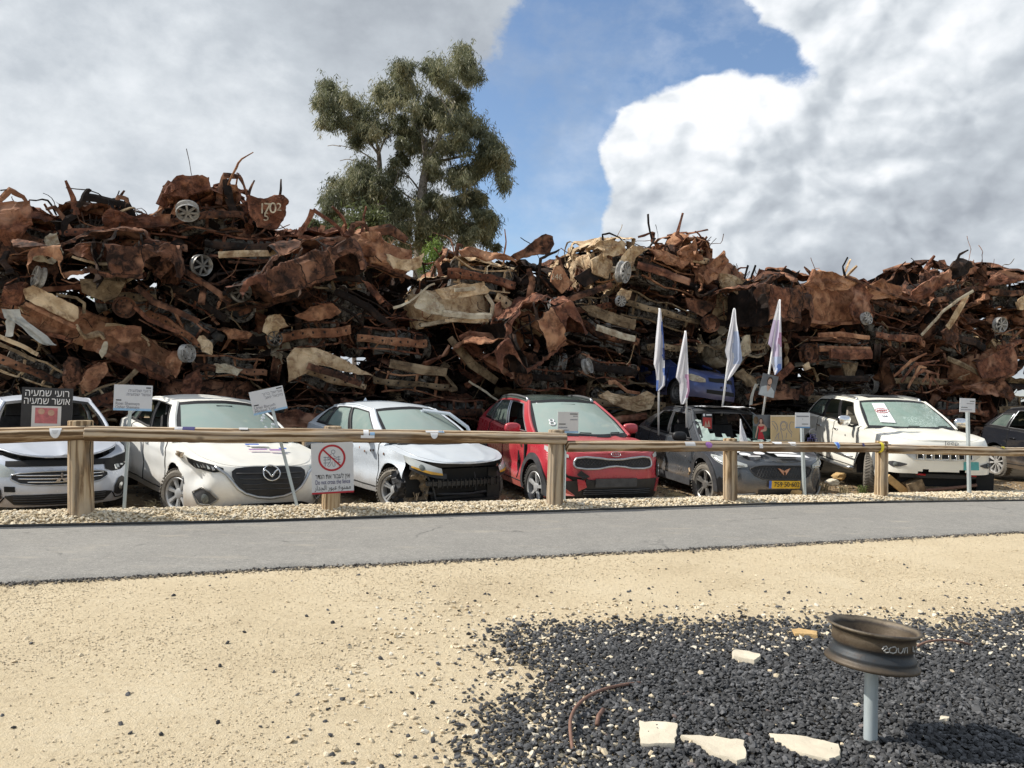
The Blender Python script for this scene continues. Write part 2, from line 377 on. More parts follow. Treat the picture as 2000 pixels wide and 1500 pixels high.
# scrap
M['rust_brown'] = rust('burnt_brown_rust', [(.25, (.018, .012, .010)), (.46, (.075, .036, .023)), (.60, (.185, .082, .047)), (.75, (.36, .185, .11))])
M['rust_dark'] = rust('burnt_black_rust', [(.25, (.007, .006, .006)), (.52, (.020, .014, .012)), (.72, (.075, .044, .030))])  # burnt metal, darkened further to put the heap's deep shade into the colour
M['rust_orange'] = rust('bright_orange_rust', [(.25, (.13, .05, .028)), (.48, (.29, .135, .074)), (.70, (.48, .27, .155))], spots=.25, spotcol=(.06, .026, .016))
M['rust_red'] = rust('red_brown_rust', [(.25, (.030, .015, .012)), (.47, (.14, .056, .034)), (.62, (.28, .12, .068)), (.76, (.40, .225, .145))], spots=.25)
M['rust_tan'] = rust('tan_burnt_primer', [(.25, (.20, .105, .058)), (.45, (.44, .31, .18)), (.62, (.64, .50, .33))], spots=.22, spotcol=(.13, .055, .026))
M['rust_cream'] = rust('pale_burnt_paint', [(.25, (.26, .20, .13)), (.5, (.48, .42, .31)), (.7, (.60, .55, .43))], spots=.2, spotcol=(.17, .09, .05))
M['rust_olive'] = rust('olive_brown_burnt_panel', [(.25, (.08, .052, .032)), (.5, (.19, .135, .08)), (.7, (.34, .26, .165))], spots=.2)
M['ash'] = rust('ash_grey_engine_metal', [(.25, (.05, .045, .04)), (.5, (.155, .14, .12)), (.7, (.30, .28, .25))], scale=8, spots=.4)
M['white_alloy'] = rust('ash_white_alloy', [(.25, (.16, .15, .14)), (.5, (.36, .35, .33)), (.7, (.52, .51, .49))], scale=8, spots=.12, spotcol=(.12, .10, .08))
# site
M['rail'] = wood('weathered_rail', [(.23, .14, .072), (.46, .335, .205), (.60, .48, .345)])
M['post'] = wood('weathered_post', [(.30, .20, .11), (.46, .335, .20), (.56, .43, .28)], 1.2)
M['signwhite'] = simple('printed_white_sign', (.60, .62, .655), .45, var=.05, scale=3)
M['signgrey'] = simple('light_grey_sign', (.62, .61, .60), .5, var=.04, scale=3)
M['signblue'] = simple('sign_blue_band', (.30, .50, .72), .5, var=.06)
M['signdeepblue'] = simple('sign_deep_blue_band', (.09, .24, .46), .5, var=.06)
M['ink'] = simple('black_print', (.025, .025, .028), .6, var=.2)
M['greyink'] = simple('grey_print', (.20, .21, .25), .6, var=.2)
M['blueink'] = simple('navy_print', (.05, .045, .16), .6, var=.2)
M['redink'] = simple('red_print', (.42, .012, .022), .5, var=.1)
M['galv'] = simple('galvanised_steel', (.50, .56, .57), .45, .3, var=.16, scale=6, bmp=.05, stretch=(3, 3, .6))
M['whiteplastic'] = simple('white_plastic', (.80, .80, .78), .45, var=.06)
M['paper'] = simple('white_paper', (.80, .80, .80), .8, var=.05)
M['card'] = simple('brown_card', (.55, .41, .22), .85, var=.1, scale=4)
M['skin'] = simple('printed_skin_tone', (.52, .33, .24), .6, var=.15, scale=20)
M['hair'] = simple('printed_dark_hair', (.05, .028, .02), .6, var=.3)
M['photogrey'] = simple('grey_photo_backdrop', (.13, .14, .155), .4, var=.3, scale=3)
M['photogreen'] = simple('dark_green_photo_backdrop', (.035, .085, .065), .4, var=.5, scale=5)
M['shirt'] = simple('printed_pale_shirt', (.46, .50, .52), .5, var=.15, scale=9)
M['yellow'] = simple('yellow_tape', (.80, .66, .03), .5, var=.1)
M['plate'] = simple('yellow_number_plate', (.78, .47, .02), .4, var=.05)
M['teal'] = simple('turquoise_sticker', (.10, .42, .42), .5, var=.12)
M['purple'] = simple('violet_print', (.36, .16, .44), .5, var=.25, scale=30)
M['pink'] = simple('pink_print', (.56, .16, .34), .7, var=.15)
M['cobalt'] = simple('cobalt_print', (.09, .18, .58), .6, var=.2, scale=6)
M['stone'] = simple('pale_limestone', (.66, .585, .45), .85, var=.10, scale=6, bmp=.25, bscale=24)
M['stoneochre'] = simple('ochre_stone', (.56, .37, .16), .85, var=.2, scale=12, bmp=.3)
M['rod'] = simple('rusty_rod', (.21, .115, .082), .8, var=.25, scale=20, bmp=.3)
M['rag'] = simple('dirty_white_cloth', (.55, .54, .49), .95, var=.25, scale=6, bmp=.2)
M['fadedred'] = simple('faded_red_print', (.52, .16, .17), .6, var=.3, scale=12)
# ------------------------------------------------------------------ cars
def table(x, tab):
    a = np.array(tab, float); o = np.argsort(a[:, 0]); return np.interp(x, a[o, 0], a[o, 1])
def smooth_table(x, tab, w=.05):
    return (table(np.asarray(x) - w, tab) + 2 * table(x, tab) + table(np.asarray(x) + w, tab)) / 4
def compress(V, F):
    used = np.unique(np.array([i for f in F for i in f], int)) if F else np.zeros(0, int)
    mp = -np.ones(len(V), int); mp[used] = np.arange(len(used))
    return V[used], [tuple(int(mp[i]) for i in f) for f in F]

class Car:
    def __init__(s, name, label, cat, loc, yaw, P, paint, scale=1., pitch=0., roll=0., dents=(), seed=1, wob=.004, group='wrecked cars parked behind the fence'):
        s.P = P; s.paint = paint; s.dents = dents; s.seed = seed; s.wob = wob
        R = Matrix.Rotation(yaw, 3, 'Z') @ Matrix.Rotation(pitch, 3, 'Y') @ Matrix.Rotation(roll, 3, 'X')
        s.root = thing(name, label, cat, loc, group, R, scale)
        s.half = P['wb'] / 2
        s.x0f = P.get('x0f', P['xf'] - .80); s.x0r = P.get('x0r', P['xr'] + .7)
        t = np.linspace(0, 1.6, 500); x, y = s.outline(t, .55)
        s._t = t; s._s = np.concatenate([[0], np.cumsum(np.hypot(np.diff(x), np.diff(y)))])
    def deform(s, V):
        V = V.copy()
        for c, r, d in s.dents:
            g = np.exp(-(((V - np.array(c)) / np.array(r)) ** 2).sum(1))
            V += g[:, None] * np.array(d)
        return V + s.wob * vnoise3(V * 4., s.seed, 2)
    def wz(s, z):
        w = s.P['w']; return w - .055 * np.clip((z - .62) / .5, 0, 1) ** 1.5 - .06 * np.clip((.55 - z) / .4, 0, 1) ** 2
    def outline(s, t, z):
        P = s.P; t = np.asarray(t, float); z = np.broadcast_to(np.asarray(z, float), t.shape)
        xf = P['xf'] - smooth_table(z, P['nose'], .04); xr = P['xr'] + smooth_table(z, P['tail'], .05)
        m, n = P.get('mf', 2.7), P.get('nf', 2.9); w = s.wz(z)
        th = np.clip(t, 0, 1) * PI / 2
        x1 = s.x0f + (xf - s.x0f) * np.maximum(np.cos(th), 0) ** (2 / m); y1 = w * np.maximum(np.sin(th), 0) ** (2 / n)
        k = np.clip(t - 1, 0, 1); x2 = s.x0f + (s.x0r - s.x0f) * k; y2 = w * (1 - .006 * np.cos(k * 2 * PI))
        th3 = np.clip(3 - t, 0, 1) * PI / 2
        x3 = s.x0r + (xr - s.x0r) * np.maximum(np.cos(th3), 0) ** (2 / 3.2); y3 = w * np.maximum(np.sin(th3), 0) ** (2 / 3.4)
        x = np.where(t <= 1, x1, np.where(t <= 2, x2, x3)); y = np.where(t <= 1, y1, np.where(t <= 2, y2, y3))
        return x, y
    def F(s, sv, z, off=0.):
        sv = np.asarray(sv, float); z = np.asarray(z, float)
        def f(a, b):
            t = np.interp(np.abs(a), s._s, s._t); x, y = s.outline(t, b); return np.stack([x, np.sign(a) * y, b + 0 * x], -1)
        p = f(sv, z)
        if off == 0: return p
        e = .01; du = f(sv + e, z) - f(sv - e, z); dv = f(sv, z + e) - f(sv, z - e)
        n = np.cross(du, dv); n /= np.linalg.norm(n, axis=-1)[..., None] + 1e-9
        return p + n * off
    def ztop(s, x): return smooth_table(x, s.P['top'], .07)
    # ---------------------------------------------------------------- body
    def body(s, skip=(), doors=True, hood_open=None, hood_mat=None, bumper_cut=None, side_win=None, roof_mat=None, frame_mat=None, screen='screen', window_name='side_window'):
        P = s.P; hw = s.half; Ra = P['ra']; rz = P['rw']
        xs = [s.x0f]; step = .045
        n = int((s.x0f - s.x0r) / step); xs = np.linspace(s.x0f, s.x0r, n)
        for xd in P['doors']: xs[np.argmin(abs(xs - xd))] = xd
        t = np.concatenate([np.linspace(0, 1, 26), 1 + (s.x0f - xs[1:]) / (s.x0f - s.x0r), np.linspace(2, 3, 14)[1:]])
        xref, yref = s.outline(t, .6)
        zt = s.ztop(xref); zb = np.full_like(zt, P['zb'])
        NR = 18; r = np.linspace(0, 1, NR)
        Z = zb[:, None] + (zt - zb)[:, None] * r
        X = np.zeros_like(Z); Y = np.zeros_like(Z)
        for j in range(NR): X[:, j], Y[:, j] = s.outline(t, Z[:, j])
        side = np.clip(1 - np.abs((X - (s.x0f + s.x0r) / 2) / ((s.x0f - s.x0r) / 2 + .25)) ** 6, 0, 1)
        zc = P.get('crease', .80)
        Y += side * (.014 * np.exp(-((Z - zc) / .035) ** 2) - .022 * np.exp(-((Z - P.get('scallop', .5)) / .12) ** 2))
        # wheel arch flares
        for cx in (hw, -hw):
            d = np.hypot(X - cx, Z - rz); Y += .022 * np.exp(-((d - Ra) / .07) ** 2) * (np.abs(Y) > .5 * P['w'])
        ins = P.get('inset', .06); xB0, xB1 = P['xB0'], P['xB1']
        X = np.concatenate([X, X[:, -1:], X[:, -1:]], 1); Y = np.concatenate([Y, Y[:, -1:] - ins * .55, Y[:, -1:] - ins], 1); Z = np.concatenate([Z, Z[:, -1:] + .022, Z[:, -1:] + .03], 1)
        NR2 = NR + 2
        inside = np.zeros(X.shape, bool)
        for cx in (hw, -hw):
            dx, dz = X - cx, Z - rz; d = np.hypot(dx, dz); ins_ = (d < Ra) & (np.abs(Y) > .45 * P['w']); ins_[:, NR:] = False
            inside |= ins_; q = np.where(ins_, Ra / np.maximum(d, 1e-3), 1.)
            Xn, Zn = cx + dx * q, rz + dz * q; low = ins_ & (Zn < P['zb'])
            X = np.where(ins_, Xn, X); Z = np.where(ins_, np.maximum(Zn, P['zb']), Z)
        xm = (xref[:-1] + xref[1:]) / 2
        d0, d1, d2 = P['doors'][:3]; xbump = P.get('xbump', hw + Ra + .02)
        fac = {}
        for i in range(len(t) - 1):
            for j in range(NR2 - 1):
                if inside[i, j] and inside[i + 1, j] and inside[i, j + 1] and inside[i + 1, j + 1]: continue
                if j >= NR - 1 and not (xB1 - .02 <= xm[i] <= xB0 + .03): continue
                x = xm[i]; z = Z[i:i + 2, j:j + 2].mean()
                if x > xbump or t[i] < .35: nm = 'bumper'
                elif x > d0: nm = 'fender'
                elif j < 2 and x > -hw + Ra: nm = 'sill'
                elif x > d1: nm = 'front_door'
                elif x > d2: nm = 'rear_door'
                else: nm = 'rear_quarter'
                if nm == 'bumper' and bumper_cut is not None and z < bumper_cut(Y[i, j], x): continue
                fac.setdefault(nm, []).append((i * NR2 + j, (i + 1) * NR2 + j, (i + 1) * NR2 + j + 1, i * NR2 + j + 1))
        s.ringx, s.ringy, s.ringz = xref, Y[:, NR - 1].copy(), zt
        # bonnet and the tops of the wings
        fi = [i for i in range(len(t)) if xref[i] >= xB0 - .02]
        tt = np.linspace(-1, 1, 29); Hx = np.array([X[i, NR - 1] for i in fi]); Hy = np.array([Y[i, NR - 1] for i in fi]); Hz = np.array([Z[i, NR - 1] for i in fi])
        fade = np.clip((P['xf'] - Hx) / .45, 0, 1) ** .7
        G = np.stack([np.broadcast_to(Hx[:, None], (len(fi), 29)), Hy[:, None] * tt, Hz[:, None] + fade[:, None] * P.get('crown', .05) * (1 - tt ** 2) + fade[:, None] * P.get('hoodcrease', .010) * np.exp(-((np.abs(tt) - .55) / .07) ** 2)], -1)
        hk = np.abs((tt[:-1] + tt[1:]) / 2) < .86
        mb = MB(); kp = np.broadcast_to(hk, (len(fi), 28)); GH = G.copy(); GH[..., 2] += .004
        if hood_open is not None: GH = hood_open(GH)
        mb.grid(GH, keep=kp)
        V, Fq = compress(np.concatenate(mb.v), mb.f); m2 = MB(); m2.add(V, Fq)
        # rolled edge so that the bonnet has depth
        j0, j1 = np.where(hk)[0][0], np.where(hk)[0][-1] + 1
        for jj in (j0, j1): m2.tube(GH[:, jj][::2] - [0, 0, .012], .010, 5)
        m2.tube(np.array([GH[1, j] for j in range(j0, j1 + 1)]) - [.004, 0, .010], .012, 5)
        s.hood = m2.build('hood', hood_mat or s.paint, s.root, True, 50, s.deform) if 'hood' not in skip else None
        mirror = np.array([1, -1, 1.])
        base = np.stack([X, Y, Z], -1).reshape(-1, 3)
        s.parts = {}
        for nm, f in fac.items():
            if nm in skip: continue
            if nm == 'bumper':
                V, f2 = compress(base, f); mb = MB(); mb.add(V, f2).add(V * mirror, [q[::-1] for q in f2])
                s.parts[nm] = mb.build('bumper', s.paint, s.root, True, 45, s.deform); continue
            for sg in (-1, 1):
                V, f2 = compress(base, f); mb = MB()
                if sg < 0: mb.add(V * mirror, [q[::-1] for q in f2])
                else: mb.add(V, f2)
                if nm == 'fender':
                    kk = ~hk & ((np.arange(28) < 14) if sg < 0 else (np.arange(28) >= 14))
                    k2 = MB(); k2.grid(G, keep=np.broadcast_to(kk, (len(fi), 28))); V2, f3 = compress(G.reshape(-1, 3), k2.f); mb.add(V2, f3)
                s.parts[(nm, sg)] = mb.build(nm, s.paint, s.root, True, 45, s.deform)
        # tail panel
        ri = [i for i in range(len(t)) if xref[i] <= xB1 + .03]
        T = np.stack([np.broadcast_to(X[ri, NR - 1][:, None], (len(ri), 15)), Y[ri, NR - 1][:, None] * np.linspace(-1, 1, 15), Z[ri, NR - 1][:, None] + .03 * (1 - np.linspace(-1, 1, 15) ** 2)], -1)
        MB().grid(T).build('tailgate', s.paint, s.root, True, None, s.deform)
        # gaps between panels and dark arch linings
        for xd in P['doors'][:3]:
            i = int(np.argmin(abs(xref - xd)))
            for sg in (1, -1):
                pts = np.stack([X[i, 2:NR + 2], sg * (Y[i, 2:NR + 2] + .001), Z[i, 2:NR + 2]], -1)
                if xd == P['doors'][2]:
                    pts = pts[[k for k in range(len(pts)) if math.hypot(pts[k, 0] + hw, pts[k, 2] - rz) > Ra + .02]]
                MB().tube(pts, .009, 4, caps=False).build('door_seam', M['dark'], s.root, deform=s.deform)
        for sg in (1, -1):
            sel = [i for i in range(len(t)) if d2 < xref[i] < d0]
            MB().tube(np.stack([X[sel, 2], sg * (Y[sel, 2] + .001), Z[sel, 2]], -1), .009, 4, caps=False).build('door_seam', M['dark'], s.root, deform=s.deform)
        for cx in (hw, -hw):
            for sg in (1, -1):
                a = np.linspace(-.25, PI + .25, 22); rr = Ra + .004
                ring = lambda y: np.stack([cx + rr * np.cos(a), np.full_like(a, sg * y), np.maximum(rz + rr * np.sin(a), P['zb'] - .02)], -1)
                mb = MB().grid(np.stack([ring(P['w'] - .05), ring(P['w'] - .40)]))
                o = ring(P['w'] - .40); mb.add(np.concatenate([o, [[cx, sg * (P['w'] - .4), rz]]]), [(k, k + 1, 22) for k in range(21)]); mb.build('arch_lining', M['dark'], s.root)
        if P.get('cladding'):
            for cx in (hw, -hw):
                for sg in (1, -1):
                    a = np.linspace(-.2, PI + .2, 30); q = []
                    for rr in (Ra - .012, Ra + P['cladding']):
                        xx = cx + rr * np.cos(a); zz = np.maximum(rz + rr * np.sin(a), P['zb']); tq = np.interp(-xx, -xref, t); yy = s.outline(tq, zz)[1] + .03
                        q.append(np.stack([xx, sg * yy, zz], -1))
                    q.append(q[-1] - [0, sg * .03, 0]); MB().grid(np.stack(q)).build('wheel_arch_trim', M[P.get('cladmat', 'greyplastic')], s.root, True, 40, s.deform)
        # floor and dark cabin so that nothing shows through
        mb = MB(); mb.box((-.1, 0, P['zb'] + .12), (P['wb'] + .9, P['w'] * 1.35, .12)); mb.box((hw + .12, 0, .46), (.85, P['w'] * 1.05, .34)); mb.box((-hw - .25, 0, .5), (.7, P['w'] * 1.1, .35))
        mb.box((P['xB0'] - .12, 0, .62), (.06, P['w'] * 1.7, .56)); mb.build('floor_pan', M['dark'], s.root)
        # ---- greenhouse
        R0, R1 = np.array(P['R0'], float), np.array(P['R1'], float)
        A = np.array(sorted(set(list(np.linspace(0, 1, 31)) + [q for w_ in P['win'] for q in w_[:2]])))
        B = np.array(sorted(set(list(np.linspace(0, 1, 9)) + [q for w_ in P['win'] for q in w_[2:4]])))
        bx = xB0 + (xB1 - xB0) * A; ordx = np.argsort(xref)
        by = np.interp(bx, xref[ordx], (Y[:, NR + 1])[ordx]); bz = np.interp(bx, xref[ordx], (Z[:, NR + 1])[ordx])
        bot = np.stack([bx, by, bz], -1)
        top = R0 + (R1 - R0) * A[:, None]; sn = np.sin(PI * A) ** .8
        top[:, 1] += P.get('bow', .03) * sn; top[:, 2] += P.get('rise', .05) * np.sin(PI * np.clip(A * 1.0, 0, 1)) ** .9
        s.top = top; s.A = A
        G = bot[:, None] + (top - bot)[:, None] * B[None, :, None]; G[..., 1] += .030 * np.sin(PI * B)[None]
        wins = P['win']
        am, bm = (A[:-1] + A[1:]) / 2, (B[:-1] + B[1:]) / 2
        hit = np.zeros((len(am), len(bm)), int)
        for k, w_ in enumerate(wins): hit[np.ix_((am > w_[0]) & (am < w_[1]), (bm > w_[2]) & (bm < w_[3]))] = k + 1
        a_lo, a_hi = min(w_[0] for w_ in wins), max(w_[1] for w_ in wins)
        for sg in (-1, 1):
            Gs = G * [1, sg, 1]; mb = MB()
            for kind in (0, 1):
                kp = np.zeros(hit.shape, bool)
                for i in range(len(am)):
                    for j in range(len(bm)):
                        if hit[i, j]: continue
                        pntd = am[i] < a_lo or am[i] > a_hi or bm[j] > .9
                        kp[i, j] = (pntd and kind == 0) or (not pntd and kind == 1)
                g = MB(); g.grid(Gs, keep=kp); V, f2 = compress(Gs.reshape(-1, 3), g.f)
                mb.add(V, f2, kind)
            mb.tube(np.stack([Gs[0, :, 0] + .005, Gs[0, :, 1] - sg * .012, Gs[0, :, 2]], -1), .030, 8, 0)
            fr = mb.build('window_frame', [s.paint, M['black']], s.root, True, 40, s.deform)
            g = MB()
            for k, w_ in enumerate(wins):
                i0, i1 = int(np.argmin(abs(A - w_[0]))), int(np.argmin(abs(A - w_[1]))); j0, j1 = int(np.argmin(abs(B - w_[2]))), int(np.argmin(abs(B - w_[3])))
                loop = np.concatenate([Gs[i0:i1 + 1, j0], Gs[i1, j0:j1 + 1], Gs[i0:i1 + 1, j1][::-1], Gs[i0, j0:j1 + 1][::-1]])
                g.tube(loop + [0, sg * .004, 0], .011, 5, closed=True)
                wm = w_[4] if not isinstance(w_[4], tuple) else w_[4][0 if sg < 0 else 1]
                if wm is None: continue
                q = MB(); q.grid(Gs[i0:i1 + 1, j0:j1 + 1] - [0, sg * .012, 0]); q.build(window_name, M[wm], s.root, True, None, s.deform)
            g.build('window_trim', M[P.get('trim', 'black')], s.root, deform=s.deform)
        # windscreen
        c = np.linspace(-1, 1, 27); b = np.linspace(0, 1, 13)
        def screen_patch(lo, hi, bowb, bowt, zc):
            L = np.stack([np.full_like(c, lo[0]) + bowb * (1 - c ** 2), lo[1] * c, np.full_like(c, lo[2]) + P.get('scz', .0) * (1 - c ** 2)], -1)
            Hh = np.stack([np.full_like(c, hi[0]) + bowt * (1 - c ** 2), hi[1] * c, np.full_like(c, hi[2]) + zc * (1 - c ** 2)], -1)
            Q = L[:, None] + (Hh - L)[:, None] * b[None, :, None]; Q[..., 2] += .018 * np.sin(PI * b)[None]; return Q
        zc = P.get('rcrown', .055)
        s.ws = screen_patch(bot[0], top[0], P.get('bowb', .24), P.get('bowt', .10), zc)
        fk = np.zeros((26, 12), bool); fk[:1] = fk[-1:] = True; fk[:, :1] = True; fk[:, -1:] = True
        g = MB(); g.grid(s.ws + [.002, 0, .002], keep=fk); V, f2 = compress((s.ws + [.002, 0, .002]).reshape(-1, 3), g.f); mb = MB(); mb.add(V, f2)
        mb.tube(s.ws[:, 0][2:-2] + [.03, 0, -.004], .012, 5)
        s.wsframe = mb.build('windscreen_frame', M['black'], s.root, True, None, s.deform)
        if screen:
            for c_ in (6, 15): MB().tube(np.array([s.ws[c_ + q, int(q * .22)] + [.022, 0, .016] for q in range(9)]), .008, 4).build('wiper', M['black'], s.root, deform=s.deform)
        if screen: s.windscreen = MB().grid(s.ws).build('windscreen', M[screen], s.root, True, None, s.deform)
        rw = screen_patch(bot[-1], top[-1], -P.get('bowr', .14), -.06, zc)
        MB().grid(rw).build('rear_window', M['window'], s.root, True, None, s.deform)
        # roof
        Rf = np.zeros((len(A), 27, 3))
        Rf[..., 1] = top[:, 1][:, None] * c; Rf[..., 2] = top[:, 2][:, None] + zc * (1 - c ** 2); Rf[..., 0] = top[:, 0][:, None] + (1 - c ** 2) * (P.get('bowt', .10) * (1 - A)[:, None] ** 2 - .06 * A[:, None] ** 2)
        s.roofgrid = Rf
        mb = MB().grid(Rf + [0, 0, .003])
        for sg in (0, -1): mb.tube(Rf[:, sg] + [0, 0, -.004], .018, 6)
        s.roof = mb.build('roof', roof_mat or s.paint, s.root, True, None, s.deform)
        return s
    def interior(s, light=False, wheel_side=1):
        P = s.P; mt = M['seatlight' if light else 'seat']
        for y in (-.36, .36):
            mb = MB(); z0 = P['zb'] + .22
            mb.box((-.15, y, z0 + .12), (.5, .5, .16)); R = np.array(Matrix.Rotation(rad(-18), 3, 'Y'))
            mb.box((-.50, y, z0 + .45), (.13, .48, .60), R, taper=.8); mb.box((-.62, y, z0 + .84), (.09, .27, .18), R, taper=.85)
            mb.build('seat', mt, s.root)
        mb = MB(); mb.box((P['xB0'] - .30, 0, s.ztop(P['xB0']) - .10), (.36, P['w'] * 1.5, .16)); mb.build('dashboard', M['black'], s.root)
        a = np.linspace(0, 2 * PI, 18)[:-1]
        MB().tube(np.stack([P['xB0'] - .58 + .07 * np.sin(a), wheel_side * .36 + .18 * np.cos(a), s.ztop(P['xB0']) - .10 + .17 * np.sin(a)], -1), .016, 5, closed=True).build('steering_wheel', M['black'], s.root)
        return s
    # ---------------------------------------------------------------- things on the nose
    def strip(s, name, st, off, mat, rows=3, sub=5, parent=None, both=False):
        st = np.array(st, float); k = np.arange(len(st)); kk = np.linspace(0, len(st) - 1, (len(st) - 1) * sub + 1)
        sv, lo, hi = (np.interp(kk, k, st[:, q]) for q in range(3)); b = np.linspace(0, 1, rows + 1)
        mb = MB()
        for sg in ((1, -1) if both else (1,)):
            Z = lo[:, None] + (hi - lo)[:, None] * b; P = s.F(sg * np.broadcast_to(sv[:, None], Z.shape), Z, off); mb.grid(P)
        return mb.build(name, mat, parent or s.root, True, None, s.deform)
    def line(s, name, pts, r, off, mat, closed=False, parent=None, mb=None, n=6, sub=4, ry=None):
        p = np.array(pts, float); k = np.arange(len(p) + (1 if closed else 0)); pp = np.concatenate([p, p[:1]]) if closed else p
        kk = np.linspace(0, len(pp) - 1, (len(pp) - 1) * sub + 1); kk = kk[:-1] if closed else kk
        q = s.F(np.interp(kk, k, pp[:, 0]), np.interp(kk, k, pp[:, 1]), off)
        m = mb or MB(); m.tube(q, r, n, closed=closed, up=(1, 0, .01), ry=ry)
        return m if mb is not None else m.build(name, mat, parent or s.root, True, None, s.deform)
    def disc(s, name, sv, z, r, off, mat, parent=None, ry=None, n=18, dome=.3):
        a = np.linspace(0, 2 * PI, n + 1)[:-1]; ry = ry or r; mb = MB(); rings = []
        for q in (1., .66, .3): rings.append(s.F(sv + r * q * np.cos(a), z + ry * q * np.sin(a), off + dome * r * (1 - q * q)))
        mb.grid(np.stack(rings), close_v=True); mb.add(rings[-1], [tuple(range(n))])
        return mb.build(name, mat, parent or s.root, True, None, s.deform)
    def poly(s, name, polys, off, mat, parent=None, both=False):
        mb = MB()
        for pl in polys:
            for sg in ((1, -1) if both else (1,)):
                p = np.array(pl, float); P = s.F(sg * p[:, 0], p[:, 1], off); n = len(P)
                Q = s.F(sg * p[:, 0], p[:, 1], max(0, off - .02)); mb.add(np.concatenate([P, Q]), [tuple(range(n))] + [(i, (i + 1) % n, n + (i + 1) % n, n + i) for i in range(n)])
        return mb.build(name, mat, parent or s.root, deform=s.deform)
    # ---------------------------------------------------------------- wheels and mirrors
    def wheel(s, front=True, side=-1, style='alloy', spokes=7, rimr=None, steer=0., flat=0., tyre='tyre', rim='alloy', double=False, camber=0., dx=0., dz=0.):
        P = s.P; r = P['rw']; w = .20; rimr = rimr or r * .70
        wh, ty, rm = MB(), MB(), MB()
        Rz = np.array(Matrix.Rotation(rad(-90 * side), 3, 'X'))   # lathe axis z -> outward (side * y)
        prof = [(rimr - .012, -w / 2 + .03), (rimr + .01, -w / 2), (r - .045, -w / 2), (r - .012, -w / 2 + .028), (r, -w / 4), (r, w / 4), (r - .012, w / 2 - .028), (r - .045, w / 2), (rimr + .012, w / 2 - .006), (rimr - .004, w / 2 - .022), (rimr - .02, -w / 2 + .03)]
        ty.lathe(prof, 40)
        # tread blocks
        for k in range(44):
            a = k / 44 * 2 * PI
            for q, ph in ((-1, 0), (1, .07)):
                Rk = np.array(Matrix.Rotation(a + ph, 3, 'Z') @ Matrix.Rotation(rad(28 * q), 3, 'X'))
                ty.box(((r + .002) * math.cos(a + ph), (r + .002) * math.sin(a + ph), q * w * .235), (.016, .024, w * .40), Rk)
        hz = w / 2 - .03
        rm.lathe([(rimr, hz + .008), (rimr - .012, hz + .016), (rimr - .03, hz + .004), (rimr - .034, -.04), (rimr - .03, -w / 2 + .03)], 40)
        if style == 'alloy':
            for k in range(spokes):
                for da in ((-.13, .13) if double else (0,)):
                    a = k / spokes * 2 * PI + da + .2; ww = (.030 if double else .058) * (7 / max(spokes, 5)) ** .5
                    ca, sa = math.cos(a), math.sin(a); tv = np.array([-sa, ca, 0]); rv = np.array([ca, sa, 0]); q = []
                    for f, wd, hh in ((.16, .75, 0.), (.55, .85, .004), (.93, 1.35, .006)):
                        c0 = rv * rimr * f + [0, 0, hz - .018 + hh + .018 * f]
                        q.append([c0 - tv * ww / 2 * wd - [0, 0, .028], c0 - tv * ww * .32 * wd, c0 + tv * ww * .32 * wd, c0 + tv * ww / 2 * wd - [0, 0, .028]])
                    rm.grid(np.array(q))
            rm.lathe([(0, hz), (.035, hz), (.062, hz - .008), (.075, hz - .03)], 20)
            wh.lathe([(rimr * .78, 0.0), (rimr * .78, .012), (.08, .016), (0, .016)], 28, 0)
        else:
            rm.lathe([(rimr - .03, hz - .03), (rimr - .06, hz - .045), (rimr * .62, hz - .02), (rimr * .5, hz - .025), (rimr * .36, hz - .05), (.07, hz - .045), (.06, hz - .02), (0, hz - .02)], 36)
            for k in range(10):
                a = k / 10 * 2 * PI; rm.lathe([(.016, 0), (.011, .003), (0, .001)], 8, 1, c=(rimr * .74 * math.cos(a), rimr * .74 * math.sin(a), hz - .022))
            wh.lathe([(rimr * .7, 0), (0, .012)], 20, 0)
        st = np.array(Matrix.Rotation(steer, 3, 'Z') @ Matrix.Rotation(camber * side, 3, 'X'))
        ctr = np.array([(s.half if front else -s.half) + dx, side * (P['w'] - .105 - .012), r - flat * .55 + dz])
        def df(V):
            V = V @ Rz.T
            if flat:
                lo = -r + flat; k = np.clip((lo + .06 - V[:, 2]) / .08, 0, 1.5)
                V = V.copy(); V[:, 1] *= 1 + .22 * k; V[:, 2] = np.where(V[:, 2] < lo + .06, lo + .06 - (1 - np.exp(-(lo + .06 - V[:, 2]) / .05)) * .05, V[:, 2])
            return V @ st.T + ctr
        o = wh.build('wheel', M['black'], s.root, True, 40, df)
        ty.build('tyre', M[tyre], o, True, 35, df); rm.build('rim', [M[rim], M['dark']], o, True, 35, df)
        return o
    def mirror(s, side, x, y, z, mat, size=(.10, .22, .15), fold=0.):
        mb = MB(); a = np.linspace(0, 2 * PI, 17)[:-1]; q = []
        for u, k in ((-.5, .05), (-.46, .75), (-.3, .98), (0, 1.), (.3, .92), (.45, .65), (.5, .05)):
            sa, ca = np.sin(a), np.cos(a); se = lambda v: np.sign(v) * np.abs(v) ** .7
            q.append(np.stack([np.full_like(a, -u * size[0] * 1.0), se(ca) * size[1] / 2 * k, se(sa) * size[2] / 2 * k], -1))
        R = np.array(Matrix.Rotation(side * fold, 3, 'Z')); P = np.stack(q) @ R.T + [x, side * y, z]
        mb.grid(P[:, ::-1] if side > 0 else P, close_v=True)
        o = mb.build('wing_mirror', mat, s.root, True, 60, s.deform)
        MB().tube([(x, side * (y - size[1] * .35), z - size[2] * .42), (x - .01, side * (y - size[1] * .62), z - size[2] * .55), (x - .02, side * (y - size[1] * 1.0), z - size[2] * .5)], .026, 6).build('mirror_stalk', M['black'], o, True, None, s.deform)
        return o
